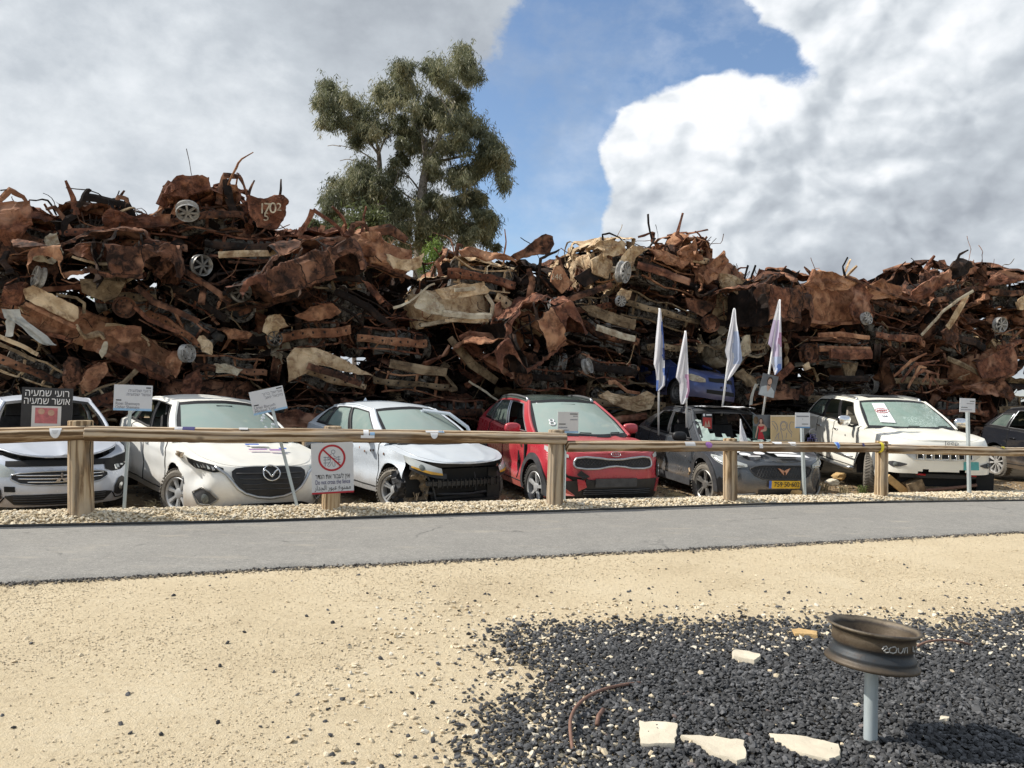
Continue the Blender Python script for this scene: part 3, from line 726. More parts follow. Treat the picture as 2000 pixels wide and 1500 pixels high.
    def handles(s, xs, y=None, z=.80, mat=None, sides=(-1,)):
        for x in xs:
            for sg in sides:
                yy = s.wz(z) + .012
                MB().tube([(x + .10, sg * (yy - .01), z), (x + .07, sg * (yy + .022), z), (x - .07, sg * (yy + .022), z + .005), (x - .10, sg * (yy - .01), z + .005)], .013, 6).build('door_handle', mat or s.paint, s.root, True, None, s.deform)
        return s

def sheet(w, h, nx=14, ny=10, amp=.06, seed=0, freq=2.5, edge=.025, round_=.0, hole=None, curve=0.):
    """a bent metal panel in the xz plane facing -y, with folded edges; returns a point grid and a keep mask"""
    u = np.linspace(-1, 1, nx + 1); v = np.linspace(-1, 1, ny + 1); U, V = np.meshgrid(u, v, indexing='ij')
    k = 1.
    if round_: k = 1 - round_ * (np.abs(U) ** 3 * np.abs(V) ** 3)
    P = np.stack([U * w / 2 * k, curve * (U ** 2) * w / 2, V * h / 2 * k], -1)
    nz = vnoise3(P * freq / max(w, h) * 2 + seed * 3.1, seed, 2, True); P = P + nz * amp * np.array([.35, 1., .35])
    bd = (np.abs(U) > .99) | (np.abs(V) > .99); P[..., 1] += np.where(bd, edge, 0)
    keep = np.ones((nx, ny), bool)
    if hole is not None:
        uc, vc = (u[:-1] + u[1:]) / 2, (v[:-1] + v[1:]) / 2
        for (x0, x1, y0, y1) in hole: keep[np.ix_((uc > x0) & (uc < x1), (vc > y0) & (vc < y1))] = False
    return P, keep
def text_mesh(body, size, mat, name, parent, mtx, ext=.0012, align='CENTER', xs=1., maxw=None):
    c = bpy.data.curves.new(name, 'FONT'); c.body = body; c.size = size; c.align_x = align; c.align_y = 'CENTER'; c.extrude = ext
    tmp = bpy.data.objects.new(name, c); COL.objects.link(tmp); bpy.context.view_layer.update()
    me = bpy.data.meshes.new_from_object(tmp.evaluated_get(bpy.context.evaluated_depsgraph_get()))
    wd = tmp.dimensions[0]; bpy.data.objects.remove(tmp); bpy.data.curves.remove(c)
    if maxw and wd > maxw: xs = maxw / wd
    me.transform(Matrix.Diagonal((xs, 1, 1, 1))); me.transform(mtx); me.materials.clear(); me.materials.append(mat); me.name = name
    o = bpy.data.objects.new(name, me); COL.objects.link(o); o.parent = parent
    return o
def heb(t): return t[::-1]
# ------------------------------------------------------------------ the seven cars of the front row
NOSE = [(.15, .10), (.25, .03), (.42, 0), (.55, .01), (.66, .05), (.74, .13), (.82, .24), (1.0, .40)]
TAIL = [(.15, .10), (.3, .02), (.6, 0), (.9, .05), (1.05, .12), (1.2, .2)]
def base(**k):
    d = dict(nose=NOSE, tail=TAIL, zb=.19, rw=.315, ra=.365, inset=.065)
    d.update(k); return d

def pale_hatchback():                                   # white hatchback with the big five-sided grille
    P = base(wb=2.70, xf=2.27, xr=-2.18, w=.895, doors=[.92, -.13, -.98], xB0=1.02, xB1=-1.72, R0=(.16, .575, 1.375), R1=(-1.22, .555, 1.355),
             top=[(-2.18, .98), (-1.6, 1.02), (-.5, .965), (.5, .92), (1.02, .895), (1.6, .83), (2.0, .755), (2.15, .715), (2.27, .70)], rise=.055, crease=.80,
             win=[(.10, .41, .06, .88, None), (.45, .74, .06, .88, None), (.76, .90, .10, .80, 'window')], zb=.19, bowt=.12)
    c = Car('hatchback', 'white hatchback with torn front wing, missing right headlight and wide black grille', 'car', (-4.66, 11.9, -.085), rad(-50.5), P, M['white'], 1.055, rad(2.0), rad(-1.5), seed=11,
            dents=[((1.9, -.86, .55), (.22, .2, .16), (-.05, .10, .02)), ((1.75, -.9, .72), (.2, .15, .1), (.02, .07, -.05)), ((2.1, -.6, .3), (.3, .3, .14), (-.04, .03, -.02))])
    c.body(screen='screen'); c.interior()
    for f in (True, False):
        for sd in (-1, 1): c.wheel(f, sd, 'alloy', 7, .215, steer=rad(22) if f else 0, flat=.05 if f else .02, tyre='tyredust' if f else 'tyre', rim='alloy')
    g = c.strip('grille', [(-.47, .60, .655), (-.42, .50, .69), (-.32, .42, .70), (-.17, .37, .705), (0, .35, .71), (.17, .37, .705), (.32, .42, .70), (.42, .50, .69), (.47, .60, .655)], .012, M['black'], 4)
    for z in (.45, .51, .57, .63): c.line('grille_slat', [(-.42 + (.63 - z) * .6, z), (0, z - .005), (.42 - (.63 - z) * .6, z)], .007, .022, M['greyplastic'], parent=g)
    c.line('grille_trim', [(-.66, .70), (-.53, .62), (-.46, .53), (-.40, .455), (-.32, .40), (-.17, .352), (0, .335), (.17, .352), (.32, .40), (.40, .455), (.46, .53), (.53, .62), (.66, .70)], .019, .016, M['chromed'])
    mb = MB(); a = np.linspace(0, 2 * PI, 25)[:-1]
    c.line('', [(.105 * math.cos(q), .625 + .082 * math.sin(q)) for q in a], .009, .035, None, True, mb=mb, sub=1)
    c.line('', [(-.09, .665), (-.05, .645), (0, .585), (.05, .645), (.09, .665)], .011, .035, None, mb=mb)
    mb.build('badge', M['chrome'], c.root, True, None, c.deform)
    c.strip('lower_intake', [(-.62, .205, .225), (-.45, .20, .265), (0, .195, .275), (.45, .20, .265), (.62, .205, .225)], .010, M['dark'])
    for sg in (-1, 1):
        f = c.strip('fog_lamp', [(sg * .66, .335, .345), (sg * .74, .28, .405), (sg * .88, .27, .43), (sg * .98, .36, .40)], .012, M['greyplastic'])
        c.disc('lens', sg * .80, .335, .052, .022, M['lampdark'], f); c.line('bezel', [(sg * .64, .34), (sg * .74, .265), (sg * .90, .262), (sg * 1.0, .385), (sg * .86, .445), (sg * .74, .42)], .009, .018, M['alloydark'], True, f)
    h = c.strip('headlight', [(-.56, .655, .69), (-.68, .635, .72), (-.86, .64, .755), (-1.02, .68, .79), (-1.16, .755, .80)], .010, M['dark'])  # lamp missing: dark strip painted as the shade in its recess
    for i in range(6): c.poly('broken_lens', [[(-.66 - i * .06, .66 + .006 * i), (-.70 - i * .06, .655 + .008 * i), (-.71 - i * .06, .70 + .009 * i), (-.68 - i * .06, .69)]], .022 + .012 * (i % 3), M[('lampin', 'lamp', 'alloydark')[i % 3]], h)
    c.strip('headlight', [(.56, .655, .69), (.68, .635, .72), (.86, .64, .755), (1.02, .68, .79), (1.16, .755, .80)], .012, M['lamp'])
    c.mirror(-1, .62, .99, .985, c.paint); c.mirror(1, .62, .99, .985, c.paint)
    c.handles([.05, -.80], z=.815)
    c.strip('tail_light', [(-3.9, .80, .93), (-4.05, .80, .95), (-4.2, .80, .95)], .012, M['redlamp'])
    # torn wing liner sticking out above the tyre
    P_, k_ = sheet(.30, .06, 8, 3, .04, 5); mb = MB(); mb.grid(P_ + [1.55, -.94, .80]); mb.build('torn_liner', M['strawdirt'], c.root)
    mb = MB()
    for q in (.0, .035, .07):
        a = np.linspace(.35, 1.9, 12); mb.tube(np.stack([c.half + (P['ra'] - .01 - q) * np.cos(a), np.full_like(a, -P['w'] + .03 + q), P['rw'] + .02 + (P['ra'] - .01 - q) * np.sin(a)], -1), .012, 5)
    mb.build('arch_lip', M['greyplastic'], c.root)
    for x, y, w, h_, mt in ((1.75, .26, .20, .05, 'purple'), (1.72, .02, .24, .04, 'purple'), (1.52, .10, .24, .10, 'paper'), (1.48, .03, .18, .05, 'cobalt'), (1.70, .36, .10, .05, 'cobalt')):
        z = float(c.ztop(x)) + .072; MB().box((x, y, z + .004 * ('cobalt' == mt)), (h_, w, .004), np.array(Matrix.Rotation(rad(11), 3, 'Y'))).build('sticker', M[mt], c.root)
    mb = MB(); q = np.array([(1.62, -.62), (1.66, .0), (1.62, .62)])
    for i in range(5): mb.box((2.05 + .02 * i, -.7 + .35 * i, .14), (.10, .25, .04), np.array(Matrix.Rotation(rad(20 * i), 3, 'Z')))
    mb.build('undertray', M['black'], c.root)
    s_ = c.F(np.array([.0]), np.array([.3]))
    # rear-view mirror and chips in the glass
    p = c.ws[13, 10] + [-.05, 0, -.02]; MB().box(p, (.08, .22, .07)).build('inside_mirror', M['black'], c.root)
    for k in range(9):
        p = c.ws[21 + k % 4, 4 + (k * 3) % 5] + [.012, .02 * (k % 3), 0]; MB().lathe([(.022 - .002 * (k % 3), 0), (.010, .003), (0, .003)], 8, R=np.array(Matrix.Rotation(rad(55), 3, 'Y')), c=p).build('glass_chip', M['paper'], c.windscreen)
    return c

def silver_hatch():                                     # silver hatchback with no front bumper
    P = base(wb=2.65, xf=2.17, xr=-2.10, w=.885, doors=[.92, -.13, -.95], xB0=1.02, xB1=-1.72, R0=(.16, .575, 1.37), R1=(-1.28, .545, 1.35),
             top=[(-2.1, 1.0), (-1.6, 1.03), (-.5, .97), (.5, .925), (1.02, .895), (1.6, .83), (2.0, .755), (2.17, .72)], rise=.06, crease=.79,
             win=[(.09, .41, .06, .88, 'windowgreen'), (.45, .76, .06, .88, 'windowgreen'), (.78, .91, .12, .74, 'window')], trim='greyplastic', bowt=.12, xbump=1.32 + .33)
    c = Car('hatchback', 'silver hatchback with its front bumper gone and black radiator showing', 'car', (-1.86, 12.59, -.05), rad(-51.5), P, M['silver'], 1.0, rad(1.9), rad(-.3), seed=23,
            dents=[((.6, -.9, .6), (.5, .2, .2), (0, .035, 0)), ((1.5, -.9, .72), (.2, .15, .1), (.03, .05, -.04)), ((-.2, -.9, .45), (.25, .2, .15), (0, .04, 0))])
    c.body(screen='screen', skip=('bumper',)); c.interior()
    for f in (True, False):
        for sd in (-1, 1): c.wheel(f, sd, 'alloy', 5, .222, steer=rad(20) if f else 0, flat=.06 if f else .02, tyre='tyredust' if f else 'tyre', rim='alloy', double=True)
    for sg in (-1, 1):
        h = c.strip('headlight', [(sg * .50, .585, .665), (sg * .66, .60, .715), (sg * .84, .645, .765), (sg * 1.02, .71, .81), (sg * 1.18, .785, .835)], .0, M['lamp'], 4)
        c.strip('reflector', [(sg * .54, .60, .65), (sg * .70, .62, .70), (sg * .9, .68, .76), (sg * 1.04, .73, .79)], -.03, M['lampin'], parent=h)
        c.strip('turn_lamp', [(sg * .50, .575, .60), (sg * .66, .585, .625), (sg * .84, .63, .66), (sg * .95, .665, .685)], .006, M['amber'], parent=h)
        c.disc('lens', sg * .78, .665, .045, .004, M['lampdark'], h)
        c.strip('housing', [(sg * .44, .53, .60), (sg * .60, .54, .62), (sg * .84, .58, .66), (sg * 1.0, .64, .70)], -.012, M['black'], parent=h)
    # what the missing bumper leaves bare
    mb = MB(); mb.box((1.72, 0, .45), (.07, .86, .50)); r = mb.build('radiator', M['radiator'], c.root)
    mb = MB()
    for y in (-.47, .47, .30): mb.box((1.77, y, .46), (.05, .05, .56))
    mb.box((1.80, 0, .685), (.10, 1.25, .07)); mb.box((1.78, 0, .20), (.10, 1.0, .06)); mb.build('radiator_frame', M['black'], c.root)
    mb = MB(); yy = np.linspace(-.62, .62, 15); mb.tube(np.stack([1.98 - .10 * (yy / .62) ** 2, yy, np.full_like(yy, .44)], -1), .045, 4, ry=.075, up=(1, 0, 0), phase=PI / 4)
    for y in np.linspace(-.56, .56, 17): mb.box((2.035 - .10 * (y / .62) ** 2, y, .44), (.02, .012, .12))
    for y in (-.45, .45): mb.box((1.86, y, .44), (.24, .09, .10))
    mb.build('bumper_beam', M['black'], c.root)
    mb = MB(); mb.tube([(1.8, -.6, .30), (1.86, -.3, .27), (1.9, .1, .26), (1.84, .6, .28)], .02, 6); mb.tube([(1.83, -.62, .6), (1.88, -.5, .36), (1.85, -.42, .14)], .014, 5); mb.tube([(1.83, .2, .66), (1.88, .21, .5), (1.88, .23, .3)], .012, 5); mb.build('hose', M['greyplastic'], c.root)
    mb = MB(); mb.box((1.88, -.1, .18), (.18, 1.4, .03)); mb.box((1.78, .55, .40), (.22, .22, .46)); mb.build('torn_undertray', M['black'], c.root)
    P_, k_ = sheet(.26, .62, 8, 12, .10, 9); mb = MB().grid(P_ @ np.array(Matrix.Rotation(rad(40), 3, 'Z')).T + [1.72, -.66, .40]); mb.build('arch_liner', M['strawdirt'], c.root)
    P_, k_ = sheet(.45, .5, 9, 10, .07, 31); mb = MB().grid(P_ @ np.array(Matrix.Rotation(rad(75), 3, 'Z')).T + [1.6, -.75, .33]); mb.build('arch_lining_flap', M['greyplastic'], c.root)
    mb = MB(); rnd = random.Random(4)
    for i in range(16):
        x0 = 1.72 + rnd.uniform(-.1, .1); y0 = rnd.uniform(-.75, -.5); mb.tube([(x0, y0, .30), (x0 + rnd.uniform(-.06, .06), y0 + rnd.uniform(-.06, .06), .14), (x0 + rnd.uniform(-.1, .1), y0 + rnd.uniform(-.1, .1), .03)], .006, 4)
    mb.build('hanging_straw', M['strawdirt'], c.root)
    c.mirror(-1, .62, .98, .985, c.paint); c.handles([.05, -.80], z=.815)
    c.strip('tail_light', [(-3.7, .84, .98), (-3.9, .84, 1.0), (-4.1, .84, 1.0)], .012, M['redlamp'])
    p = c.roofgrid[-4, 13]; MB().lathe([(.05, 0), (.03, .035), (.008, .075), (0, .078)], 10, c=p + [0, 0, -.005]).build('roof_aerial', c.paint, c.root, True)
    # left door hanging open
    D = np.array(Matrix.Rotation(rad(52), 3, 'Z')); mb = MB(); fr = np.array([(0, 0, 0), (-.12, 0, .24), (-.42, 0, .44), (-.85, 0, .48)]); fr2 = fr @ D.T + [.92, .86, .90]
    mb.tube(fr2, .032, 6); mb.tube(np.array([(-.85, 0, .48), (-.92, 0, 0)]) @ D.T + [.92, .86, .90], .035, 6)
    pts = np.array([[(-.0 - .92 * u, 0, -.62 + .62 * v) for v in np.linspace(0, 1, 6)] for u in np.linspace(0, 1, 9)]) @ D.T + [.92, .86, .90]; mb.grid(pts); mb.grid(pts + (np.array([0, .06, 0]) @ D.T))
    mb.build('front_door', c.paint, c.root, True, 40).__setitem__('label', 'front door hanging open on the far side')
    bpy.data.objects.remove(c.parts.pop(('front_door', 1)))
    for (x, z) in ((.78, .80), (.70, .79), (.52, .76), (.35, .80), (1.10, .78)):
        y = -c.wz(z) - .006; MB().lathe([(.020, 0), (.012, .004), (0, .003)], 8, R=np.array(Matrix.Rotation(rad(90), 3, 'X')), c=(x, y, z)).build('bullet_hole', M['rust_brown'], c.parts[('front_door', -1)] if x < .9 else c.parts[('fender', -1)])
    return c

def red_suv():
    P = base(wb=2.67, xf=2.24, xr=-2.20, w=.925, doors=[.95, -.13, -1.0], xB0=1.06, xB1=-1.80, R0=(.18, .60, 1.55), R1=(-1.40, .575, 1.51), rw=.35, ra=.405, zb=.24,
             nose=[(.2, .10), (.35, .02), (.55, 0), (.70, .01), (.85, .03), (.95, .08), (1.05, .2), (1.2, .35)], top=[(-2.2, 1.12), (-1.6, 1.16), (-.5, 1.09), (.5, 1.05), (1.06, 1.04), (1.6, 1.0), (2.0, .955), (2.12, .93), (2.24, .91)],
             rise=.06, crease=.93, scallop=.6, win=[(.10, .42, .06, .88, None), (.46, .77, .06, .88, 'window'), (.79, .90, .12, .74, 'window')], trim='chromed', cladding=.085, bowt=.12, crown=.06, hoodcrease=.016, rcrown=.05)
    c = Car('sport_utility_car', 'red sport utility car with silver roof rails and broken front bumper corner', 'car', (.80, 13.67, -.14), rad(-71.0), P, M['red'], 1.05, rad(1.9), 0, seed=37,
            dents=[((.5, -.93, .6), (.3, .2, .2), (0, .05, 0)), ((1.9, -.8, .45), (.2, .25, .15), (-.06, .04, 0)), ((1.0, -.93, .9), (.12, .2, .2), (0, .03, 0)), ((1.3, .3, 1.07), (.3, .4, .1), (0, 0, -.02))])
    c.body(screen='screen', roof_mat=M['window']); c.interior()
    for f in (True, False):
        for sd in (-1, 1): c.wheel(f, sd, 'alloy', 5, .245, steer=rad(6) if f else 0, flat=.05, tyre='tyre', rim='alloydark' if False else 'alloy', double=False)
    top_ = [(-.62, .745, .80), (-.585, .715, .845), (-.45, .70, .86), (-.25, .71, .85), (-.12, .735, .835), (0, .745, .832), (.12, .735, .835), (.25, .71, .85), (.45, .70, .86), (.585, .715, .845), (.62, .745, .80)]
    g = c.strip('grille', top_, .012, M['black'], 4)
    mb = MB()
    for i in range(-11, 12):
        for sl in (-1, 1): c.line('', [(i * .05 - .035 * sl, .755), (i * .05 + .035 * sl, .825)], .004, .018, None, mb=mb, n=4, sub=1)
    mb.build('grille_mesh', M['greyplastic'], g)
    c.line('grille_trim', [(q[0], q[2]) for q in top_] + [(q[0], q[1]) for q in top_[::-1]], .016, .020, M['chromed'], True)
    mb = MB(); a = np.linspace(0, 2 * PI, 21)[:-1]; c.line('', [(.075 * math.cos(q), .895 + .03 * math.sin(q)) for q in a], .005, .03, None, True, mb=mb, sub=1)
    for x in (-.035, 0, .035): c.line('', [(x, .882), (x, .908)], .004, .03, None, mb=mb, sub=1)
    mb.build('badge', M['chromed'], c.root, deform=c.deform)
    for sg in (-1, 1):
        h = c.strip('headlight', [(sg * .70, .845, .885), (sg * .84, .85, .925), (sg * 1.0, .875, .965), (sg * 1.16, .93, .985)], .012, M['lamp'])
        c.strip('reflector', [(sg * .75, .855, .885), (sg * .92, .87, .94), (sg * 1.1, .92, .97)], .004, M['lampin'], parent=h)
    f = c.strip('fog_lamp', [(.78, .60, .66), (.84, .545, .76), (.95, .54, .80), (1.06, .58, .80), (1.12, .66, .74)], .014, M['black'])
    for k, (sv, z) in enumerate(((.90, .70), (.985, .715), (.90, .625), (.985, .64))): c.disc('lens', sv, z, .032, .026, M['lampin'], f)
    # lower black bumper, plate holder and the broken right corner
    c.strip('lower_bumper', [(-.98, .24, .40), (-.75, .23, .52), (-.4, .22, .555), (0, .215, .56), (.5, .22, .555), (.78, .23, .55), (1.0, .24, .42)], .016, M['black'], 5)
    c.strip('lower_intake', [(-.5, .34, .42), (0, .34, .43), (.6, .34, .42)], .03, M['dark'])
    for z in (.36, .385, .41): c.line('intake_slat', [(-.48, z), (0, z + .005), (.58, z)], .006, .036, M['greyplastic'])
    ph = c.strip('plate_holder', [(-.32, .455, .575), (0, .455, .575), (.32, .455, .575)], .035, M['greyplastic'])
    c.strip('skid_plate', [(-.85, .215, .27), (0, .205, .275), (.9, .215, .27)], .035, M['black'])
    br = c.poly('broken_corner', [[(-.42, .52), (-.52, .58), (-.70, .60), (-.86, .70), (-.98, .62), (-1.0, .42), (-.86, .33), (-.62, .34), (-.48, .44)]], .022, M['dark'])
    c.poly('torn_shard', [[(-.60, .34), (-.78, .33), (-.95, .40), (-.80, .46)]], .05, c.paint, br); c.poly('torn_shard', [[(-.44, .46), (-.55, .40), (-.57, .56), (-.47, .55)]], .055, c.paint, br)
    c.poly('torn_shard', [[(-.76, .50), (-.98, .46), (-.98, .52)], [(-.9, .56), (-1.02, .60), (-.92, .68)]], .045, M['chromed'], br)
    c.poly('torn_shard', [[(-.40, .60), (-.52, .68), (-.58, .62), (-.50, .58), (-.56, .52)], [(-.36, .53), (-.45, .58), (-.46, .50)]], .05, M['black'], br)
    c.poly('corner_panel', [[(.74, .36), (.92, .33), (.99, .40), (.96, .53), (.78, .54)]], .030, c.paint)
    c.mirror(-1, .66, 1.03, 1.155, c.paint, (.12, .26, .17)); c.mirror(1, .66, 1.03, 1.155, c.paint, (.12, .26, .17)); c.handles([.02, -.82], z=.93)
    for sg in (-1, 1):
        rl = c.roofgrid[2:-2, 0 if sg < 0 else -1] + [0, -sg * .03, .035]; MB().tube(np.concatenate([[rl[0] - [-.06, 0, .05]], rl, [rl[-1] - [.08, 0, .05]]]), .024, 8).build('roof_rail', M['chromed'], c.root, True)
        c.strip('tail_light', [(sg * -3.9, .98, 1.08), (sg * -4.1, .98, 1.10), (sg * -4.3, .98, 1.1)], .012, M['redlamp'])
    P_, k_ = sheet(.10, .55, 4, 8, .02, 3); MB().grid(P_ @ np.array(Matrix.Rotation(rad(0), 3, 'Z')).T + [.60, -.905, .58]).build('black_scrape', M['black'], c.parts[('front_door', -1)])
    mb = MB(); mb.box((.93, -.90, .62), (.05, .03, .66)); mb.build('door_gap', M['dark'], c.root)
    p = c.ws[13, 10] + [-.06, 0, -.03]; MB().box(p, (.08, .24, .08)).build('inside_mirror', M['black'], c.root)
    MB().box(c.ws[3, 11] + [.01, .05, -.01], (.05, .16, .006), np.array(Matrix.Rotation(rad(35), 3, 'Y'))).build('windscreen_sticker', M['paper'], c.windscreen)
    # chalked numeral 8 in the lower corner of the glass
    mb = MB(); a = np.linspace(0, 2 * PI, 17)[:-1]
    for dz, r in ((.05, .038), (-.035, .045)):
        ctr = c.ws[5, 4]; dv = c.ws[5, 5] - c.ws[5, 4]; dv /= np.linalg.norm(dv); du = np.array([0, 1., 0]); mb.tube(ctr + [.012, 0, .008] + (r * np.cos(a))[:, None] * du + (dz + r * np.sin(a))[:, None] * dv, .010, 5, closed=True)
    mb.build('chalk_numeral', M['paper'], c.windscreen)
    return c

def grey_suv():
    P = base(wb=2.68, xf=2.23, xr=-2.18, w=.92, doors=[.93, -.15, -1.0], xB0=1.05, xB1=-1.86, R0=(.15, .58, 1.435), R1=(-1.25, .55, 1.40), rw=.34, ra=.40, zb=.21,
             nose=[(.15, .12), (.28, .02), (.45, 0), (.6, .015), (.72, .05), (.80, .12), (.9, .25), (1.1, .4)], top=[(-2.18, 1.02), (-1.7, 1.06), (-1.2, 1.02), (-.5, .985), (.5, .945), (1.05, .93), (1.6, .88), (2.0, .81), (2.12, .77), (2.23, .75)],
             rise=.05, crease=.84, scallop=.52, win=[(.10, .42, .06, .88, None), (.46, .80, .06, .88, None)], trim='greyplastic', cladding=.075, cladmat='grey_clad', bowt=.12, crown=.055, hoodcrease=.018)
    M['grey_clad'] = M['greyplastic']
    c = Car('crossover_car', 'dark grey crossover with smashed windows, copper badge and yellow number plate', 'car', (3.90, 14.60, -.17), rad(-78.5), P, M['grey'], 1.055, rad(.9), rad(-.5), seed=41,
            dents=[((.2, -.93, .5), (.35, .2, .2), (0, .04, 0)), ((1.0, -.93, .45), (.15, .2, .2), (0, .06, 0)), ((.3, 0, 1.45), (.3, .5, .15), (0, 0, -.03)), ((2.1, .8, .5), (.2, .3, .25), (-.05, -.05, 0))])
    c.body(screen=None, roof_mat=M['grey'], window_name='side_window'); c.interior()
    for f in (True, False):
        for sd in (-1, 1): c.wheel(f, sd, 'alloy', 5, .242, steer=rad(9) if f else 0, flat=.06, tyre='tyredust' if f else 'tyre', rim='alloydark', double=True)
    gs = [(-.52, .63, .655), (-.45, .555, .685), (-.33, .505, .70), (0, .495, .705), (.33, .505, .70), (.45, .555, .685), (.52, .63, .655)]
    g = c.strip('grille', gs, .014, M['black'], 4); c.line('grille_trim', [(q[0], q[2]) for q in gs] + [(q[0], q[1]) for q in gs[::-1]], .010, .018, M['greyplastic'], True)
    mb = MB()
    for i in range(-9, 10):
        for sl in (-1, 1): c.line('', [(i * .045 - .04 * sl, .53), (i * .045 + .04 * sl, .685)], .0035, .018, None, mb=mb, n=4, sub=1)
    mb.build('grille_mesh', M['greyplastic'], g)
    M['copper'] = simple('copper_badge', (.62, .30, .17), .35, .6, var=.1)
    c.poly('badge', [[(-.012, .565), (-.10, .665), (-.055, .65), (-.018, .615)], [(.012, .565), (.10, .665), (.055, .65), (.018, .615)], [(-.045, .648), (-.004, .628), (-.004, .60)], [(.045, .648), (.004, .628), (.004, .60)]], .038, M['copper'])
    pl = c.strip('number_plate', [(-.26, .375, .485), (0, .375, .485), (.26, .375, .485)], .040, M['plate'])
    p0 = c.F(np.array([0.]), np.array([.43]), .0)[0]; mtx = Matrix.Translation(Vector(p0) + Vector((.050, 0, 0))) @ Matrix(((0, 0, 1, 0), (1, 0, 0, 0), (0, 1, 0, 0), (0, 0, 0, 1)))
    text_mesh('759\u00b750\u00b7602', .105, M['ink'], 'plate_number', pl, mtx @ Matrix.Translation((.025, 0, 0)), xs=.82, maxw=.42)
    c.strip('plate_band', [(-.262, .376, .484), (-.222, .376, .484)], .046, M['cobalt'], parent=pl)
    for sg in (-1, 1):
        h = c.strip('headlight', [(sg * .56, .675, .71), (sg * .70, .655, .745), (sg * .90, .665, .79), (sg * 1.08, .73, .815), (sg * 1.2, .79, .82)], .014, M['lamp'])
        c.line('running_light', [(sg * .62, .69), (sg * .80, .685), (sg * 1.0, .73), (sg * 1.12, .79)], .010, .02, M['lampin'], parent=h)
        c.strip('side_intake', [(sg * .78, .28, .36), (sg * .88, .26, .45), (sg * 1.0, .27, .50), (sg * 1.08, .34, .42)], .014, M['black'])
        c.line('intake_trim', [(sg * .45, .285), (sg * .70, .255), (sg * .84, .30), (sg * .92, .36)], .016, .024, M['alloydark'])
    c.strip('front_lip', [(-.9, .205, .245), (-.5, .20, .235), (0, .20, .23), (.5, .20, .235), (.9, .205, .245)], .024, M['black'])
    c.strip('lower_intake', [(-.40, .255, .345), (0, .25, .35), (.40, .255, .345)], .016, M['black'])
    c.disc('fog_lamp', -.74, .565, .055, .012, M['lampdark'])
    c.mirror(-1, .66, 1.02, 1.03, M['black'], (.12, .25, .16)); c.handles([.02, -.86], z=.84)
    # what is left of the windscreen: a jagged green strip along the bottom and one side
    k = c.ws; mb = MB(); rnd = random.Random(8); hts = [int(x) for x in (9, 8, 5, 3, 2, 2, 3, 2, 1, 2, 3, 2, 2, 1, 1, 2, 2, 1, 2, 2, 1, 1, 2, 2, 3, 2)]; kp = np.zeros((26, 12), bool)
    for i in range(26): kp[i, :hts[i]] = True
    g_ = MB(); g_.grid(k, keep=kp); V, f2 = compress(k.reshape(-1, 3), g_.f); V = V + .015 * vnoise3(V * 30, 3, 1); MB().add(V, f2).build('broken_windscreen', M['screen'], c.root)
    for sg in (-1, 1):
        rl = c.roofgrid[1:-1, 0 if sg < 0 else -1] + [0, -sg * .03, .03]; MB().tube(np.concatenate([[rl[0] - [-.08, 0, .06]], rl, [rl[-1] - [.1, 0, .05]]]), .018, 6).build('roof_rail', M['greyplastic'], c.root, True)
    MB().grid(c.roofgrid[6:18, 5:22] + [0, 0, .012]).build('sunroof', M['dark'], c.root)
    P_, k_ = sheet(.5, 1.0, 8, 12, .03, 3); MB().grid(np.stack([P_[..., 0] + .02, P_[..., 2] + .08, P_[..., 1] * .5 + 1.512], -1)).build('crumpled_foil', M['paper'], c.root)
    # stickers and round labels on the bonnet, bullet dents along the door
    def on_hood(x, y): return float(c.ztop(x)) + .055 * (1 - min(1, abs(y) / .8) ** 2) + .012
    for x, y in ((1.98, -.52), (1.97, -.28), (1.80, -.60)): MB().lathe([(.085, 0), (.083, .005), (0, .006)], 20, R=np.array(Matrix.Rotation(rad(9), 3, 'Y')), c=(x, y, on_hood(x, y))).build('round_sticker', M['paper'], c.hood)
    MB().box((2.08, -.42, on_hood(2.08, -.42)), (.05, .20, .005), np.array(Matrix.Rotation(rad(14), 3, 'Y'))).build('sticker', M['signgrey'], c.hood)
    rnd = random.Random(3)
    for i in range(13):
        x, z = rnd.uniform(-.7, 1.15), rnd.uniform(.42, .88); sd = c.parts[('front_door', -1)]
        MB().lathe([(.016, 0), (.010, .004), (0, .003)], 7, R=np.array(Matrix.Rotation(rad(90), 3, 'X')), c=(x, -c.wz(z) - .004, z)).build('bullet_hole', M['chromed'] if i % 2 else M['dark'], sd)
    mb = MB(); mb.tube([(.95, -.955, .52), (1.0, -.965, .47), (.96, -.96, .42)], .02, 5); mb.build('broken_trim', M['rust_tan'], c.root)
    mb = MB(); xx = np.linspace(-.9, .95, 12); mb.grid(np.stack([np.stack([xx, np.full_like(xx, -.945), np.full_like(xx, z)], -1) for z in (.24, .36)])); mb.build('sill_trim', M['greyplastic'], c.root)
    for y in (-.36, .36): MB().lathe([(0, .0), (.05, .02), (.07, .07), (.05, .12), (0, .14)], 12, c=(-.62, y, 1.18)).build('headrest', M['seat'], c.root, True)
    return c

